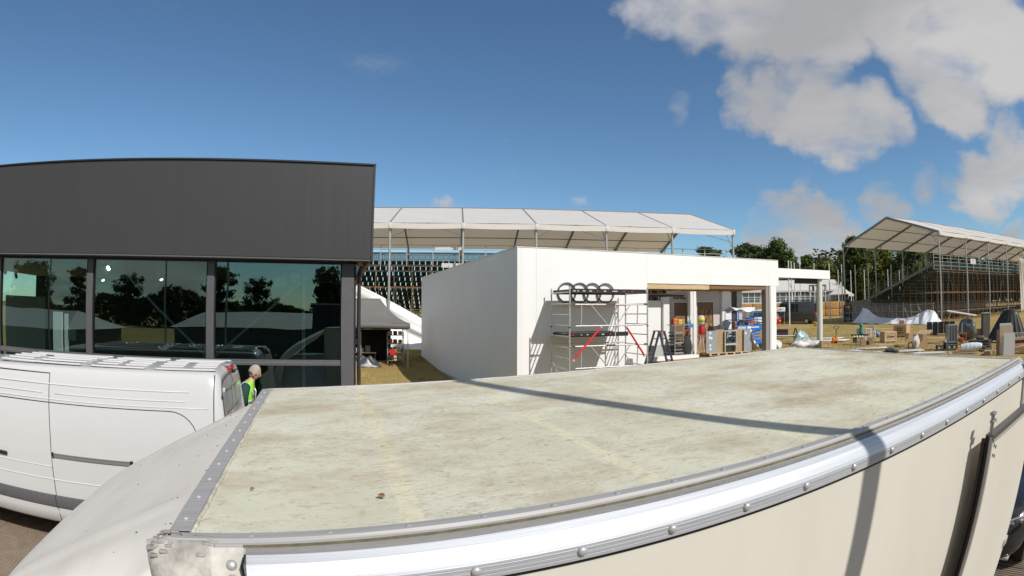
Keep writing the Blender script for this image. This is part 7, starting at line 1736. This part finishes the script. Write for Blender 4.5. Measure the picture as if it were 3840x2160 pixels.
def misc():
    x, y = 53.0, 22.9; t = thing('roof_rails_stack', 'stack of long white roof profiles raised on supports behind the grey heap', 'profiles', (x, y, ground(x, y)), FA(x, y) + R(24))
    for k in range(9): MB().box(-1.9 + 0.10 * k, -0.7 + 0.16 * k, 1.15, 1.75 + 0.03 * k, -0.58 + 0.16 * k, 1.27).build('profile', M_WHITE2, t, rot=(0, R(9), 0), loc=(0, 0, 0.15))
    for sx in (-1.4, 1.4):
        for sy in (-0.5, 0.5): MB().cb((sx, sy, 0.55), (0.08, 0.08, 1.1)).build('support', M_WOOD, t)
    x, y = 36.2, 10.25; t = thing('roof_truss', 'short silver lattice truss lying on the dark red crate', 'truss', (x, y, ground(x, y) + 0.5), FA(x, y) + R(14))
    for (yy, z) in ((-0.15, 0), (0.15, 0), (0, 0.26)): MB().tube((-1.0, yy, z), (1.4, yy, z), 0.025, 6).build('chord', M_ALU2, t)
    for k in range(8):
        for q in (-0.15, 0.15): MB().tube((-1.0 + k * 0.3, q, 0), (-0.85 + k * 0.3, 0, 0.26), 0.012, 5).build('web', M_ALU2, t); MB().tube((-0.85 + k * 0.3, 0, 0.26), (-0.7 + k * 0.3, q, 0), 0.012, 5).build('web', M_ALU2, t)
    crate('dark red crate carrying the silver truss', 36.2, 10.25, FA(36, 10) + R(14), 1.6, 0.6, 0.44, mat('dark red', (0.13, 0.025, 0.02), 0.6), 0)
    x, y = 51.67, 41.07; t = thing('yellow_bucket', 'yellow bucket on the lawn near the dark van', 'bucket', (x, y, ground(x, y)), 0)
    MB().lathe([(0.17, 0), (0.24, 0.42), (0.255, 0.44), (0.23, 0.43)], 16).build('pail', mat('bucket yellow', (0.75, 0.5, 0.02), 0.5), t); MB().path([(-0.24, 0, 0.42), (-0.12, 0.1, 0.55), (0.12, 0.1, 0.55), (0.24, 0, 0.42)], 0.012, 5).build('handle', M_GALV, t)
    x, y = 37.0, 32.4; t = thing('sawhorse_bench', 'sawhorse with long yellow planks left of the canopy post', 'sawhorse', (x, y, ground(x, y)), R(-44))
    for sx in (-0.8, 0.6):
        for s in (-1, 1):
            for q in (-1, 1): MB().tube((sx + s * 0.22, q * 0.25, 0), (sx + s * 0.03, q * 0.2, 0.74), 0.03, 6).build('leg', M_BLACK, t)
        MB().cb((sx, 0, 0.76), (0.1, 0.6, 0.07)).build('beam', M_WOOD, t)
    for k in range(3): MB().box(-1.5 + 0.2 * k, -0.25 + k * 0.17, 0.80 + 0.002 * k, 1.7 + 0.3 * k, -0.12 + k * 0.17, 0.84).build('plank', M_WOODL, t)
    x, y = 34.6, 31.2; t = thing('table_saw', 'table saw with a red stripe by the pavilion column', 'table saw', (x, y, ground(x, y)), R(-44))
    MB().box(-0.6, -0.35, 0.3, 0.6, 0.35, 0.82).build('cabinet', mat('saw dark', (0.04, 0.04, 0.045), 0.6), t); MB().box(-0.62, -0.37, 0.70, 0.62, -0.352, 0.78).build('red_stripe', M_RED, t); MB().box(-0.75, -0.45, 0.821, 0.75, 0.45, 0.86).build('table', M_GALV, t)
    for sx in (-0.5, 0.5):
        for sy in (-0.3, 0.3): MB().cb((sx, sy, 0.15), (0.06, 0.06, 0.3)).build('leg', M_GALV, t)
    crate('small orange-brown crate at the right end of the white rubble bags', 30.47, 23.35, FA(30.5, 23.4) + R(10), 0.62, 0.5, 0.46, M_OSB, 0)
    # floor sheets on the grass
    fs = [(28.6, 18.9, 2.4, 1.2, 14, 'pale floor sheet nearest the dark mesh heap'), (31.0, 17.3, 2.4, 1.2, 12, 'pale floor sheet in front of the chipboard trestles'), (28.9, 20.8, 2.4, 1.2, 18, 'pale floor sheet in front of the saw stand'), (31.6, 20.3, 2.2, 1.2, 10, 'pale floor sheet in front of the pale crate'), (27.6, 22.3, 2.4, 1.2, 16, 'pale floor sheet below the white rubble bags'), (35.47, 26.83, 3.1, 1.3, -20, 'long white sheet on the grass behind the pallet truck'), (37.0, 28.4, 3.0, 1.2, -24, 'second white sheet on the grass further behind the pallet truck')]
    for (x, y, w, d, a, lab) in fs:
        o = MB().rbox((0, 0, 0.015), (w, d, 0.03), 0.006, None, 1).build('floor_sheet', mat('floor sheet', (0.45, 0.44, 0.415), 0.7, var=0.1, vscale=3) if 'pale' in lab else M_WHITE2, None)
        o.location = G(x, y, 0.03); o.rotation_euler = (0.0235 * 0.6, -0.0235 * 0.8, FA(x, y) + R(a)); tag(o, lab, 'sheet')
    x, y = 31.2, 10.9; t = thing('paint_tin', 'small white paint tin by the leaning boards', 'tin', (x, y, ground(x, y)), 0)
    MB().lathe([(0.09, 0), (0.09, 0.2), (0.095, 0.205), (0.08, 0.21)], 14).build('tin', mat('tin', (0.6, 0.6, 0.58), 0.4, 0.4), t); MB().lathe([(0.08, 0.211), (0.08, 0.22)], 14).build('lid', M_GALV, t)
    x, y = 33.4, 11.3; t = thing('tape_pole', 'red and white striped pole lying against the small flight case', 'pole', (x, y, ground(x, y) + 0.45), FA(x, y) + R(4))
    for k in range(8): MB().tube((-0.9 + k * 0.22, 0, 0.05), (-0.68 + k * 0.22, 0, 0.05), 0.025, 8).build('stripe', M_RED if k % 2 else M_WHITE2, t)
    for sx in (-0.8, 0.75): MB().tube((sx, 0, -0.45), (sx, 0, 0.05), 0.02, 6).build('stake', M_GALV, t)
misc()
def debris():
    """site litter too small to count: offcuts, wrappers, cable ends"""
    mb = MB(); r = random.Random(99)
    for k in range(420):
        t_ = r.random(); x = 28 + 16 * t_; y = 9.5 + r.random() * (18 - 4 * t_) ; z = ground(x, y) + 0.015
        mb.cb((0, 0, 0), (r.uniform(0.03, 0.35), r.uniform(0.02, 0.09), r.uniform(0.01, 0.05)), T(x, y, z + 0.01) @ RZ(r.uniform(0, 6)))
    o = mb.build('site_litter', mat('litter', (0.45, 0.37, 0.27), 0.8, var=0.8, vscale=0.7)); tag(o, 'scattered offcuts and wrappers on the lawn among the crates', 'litter', kind='stuff')
debris()
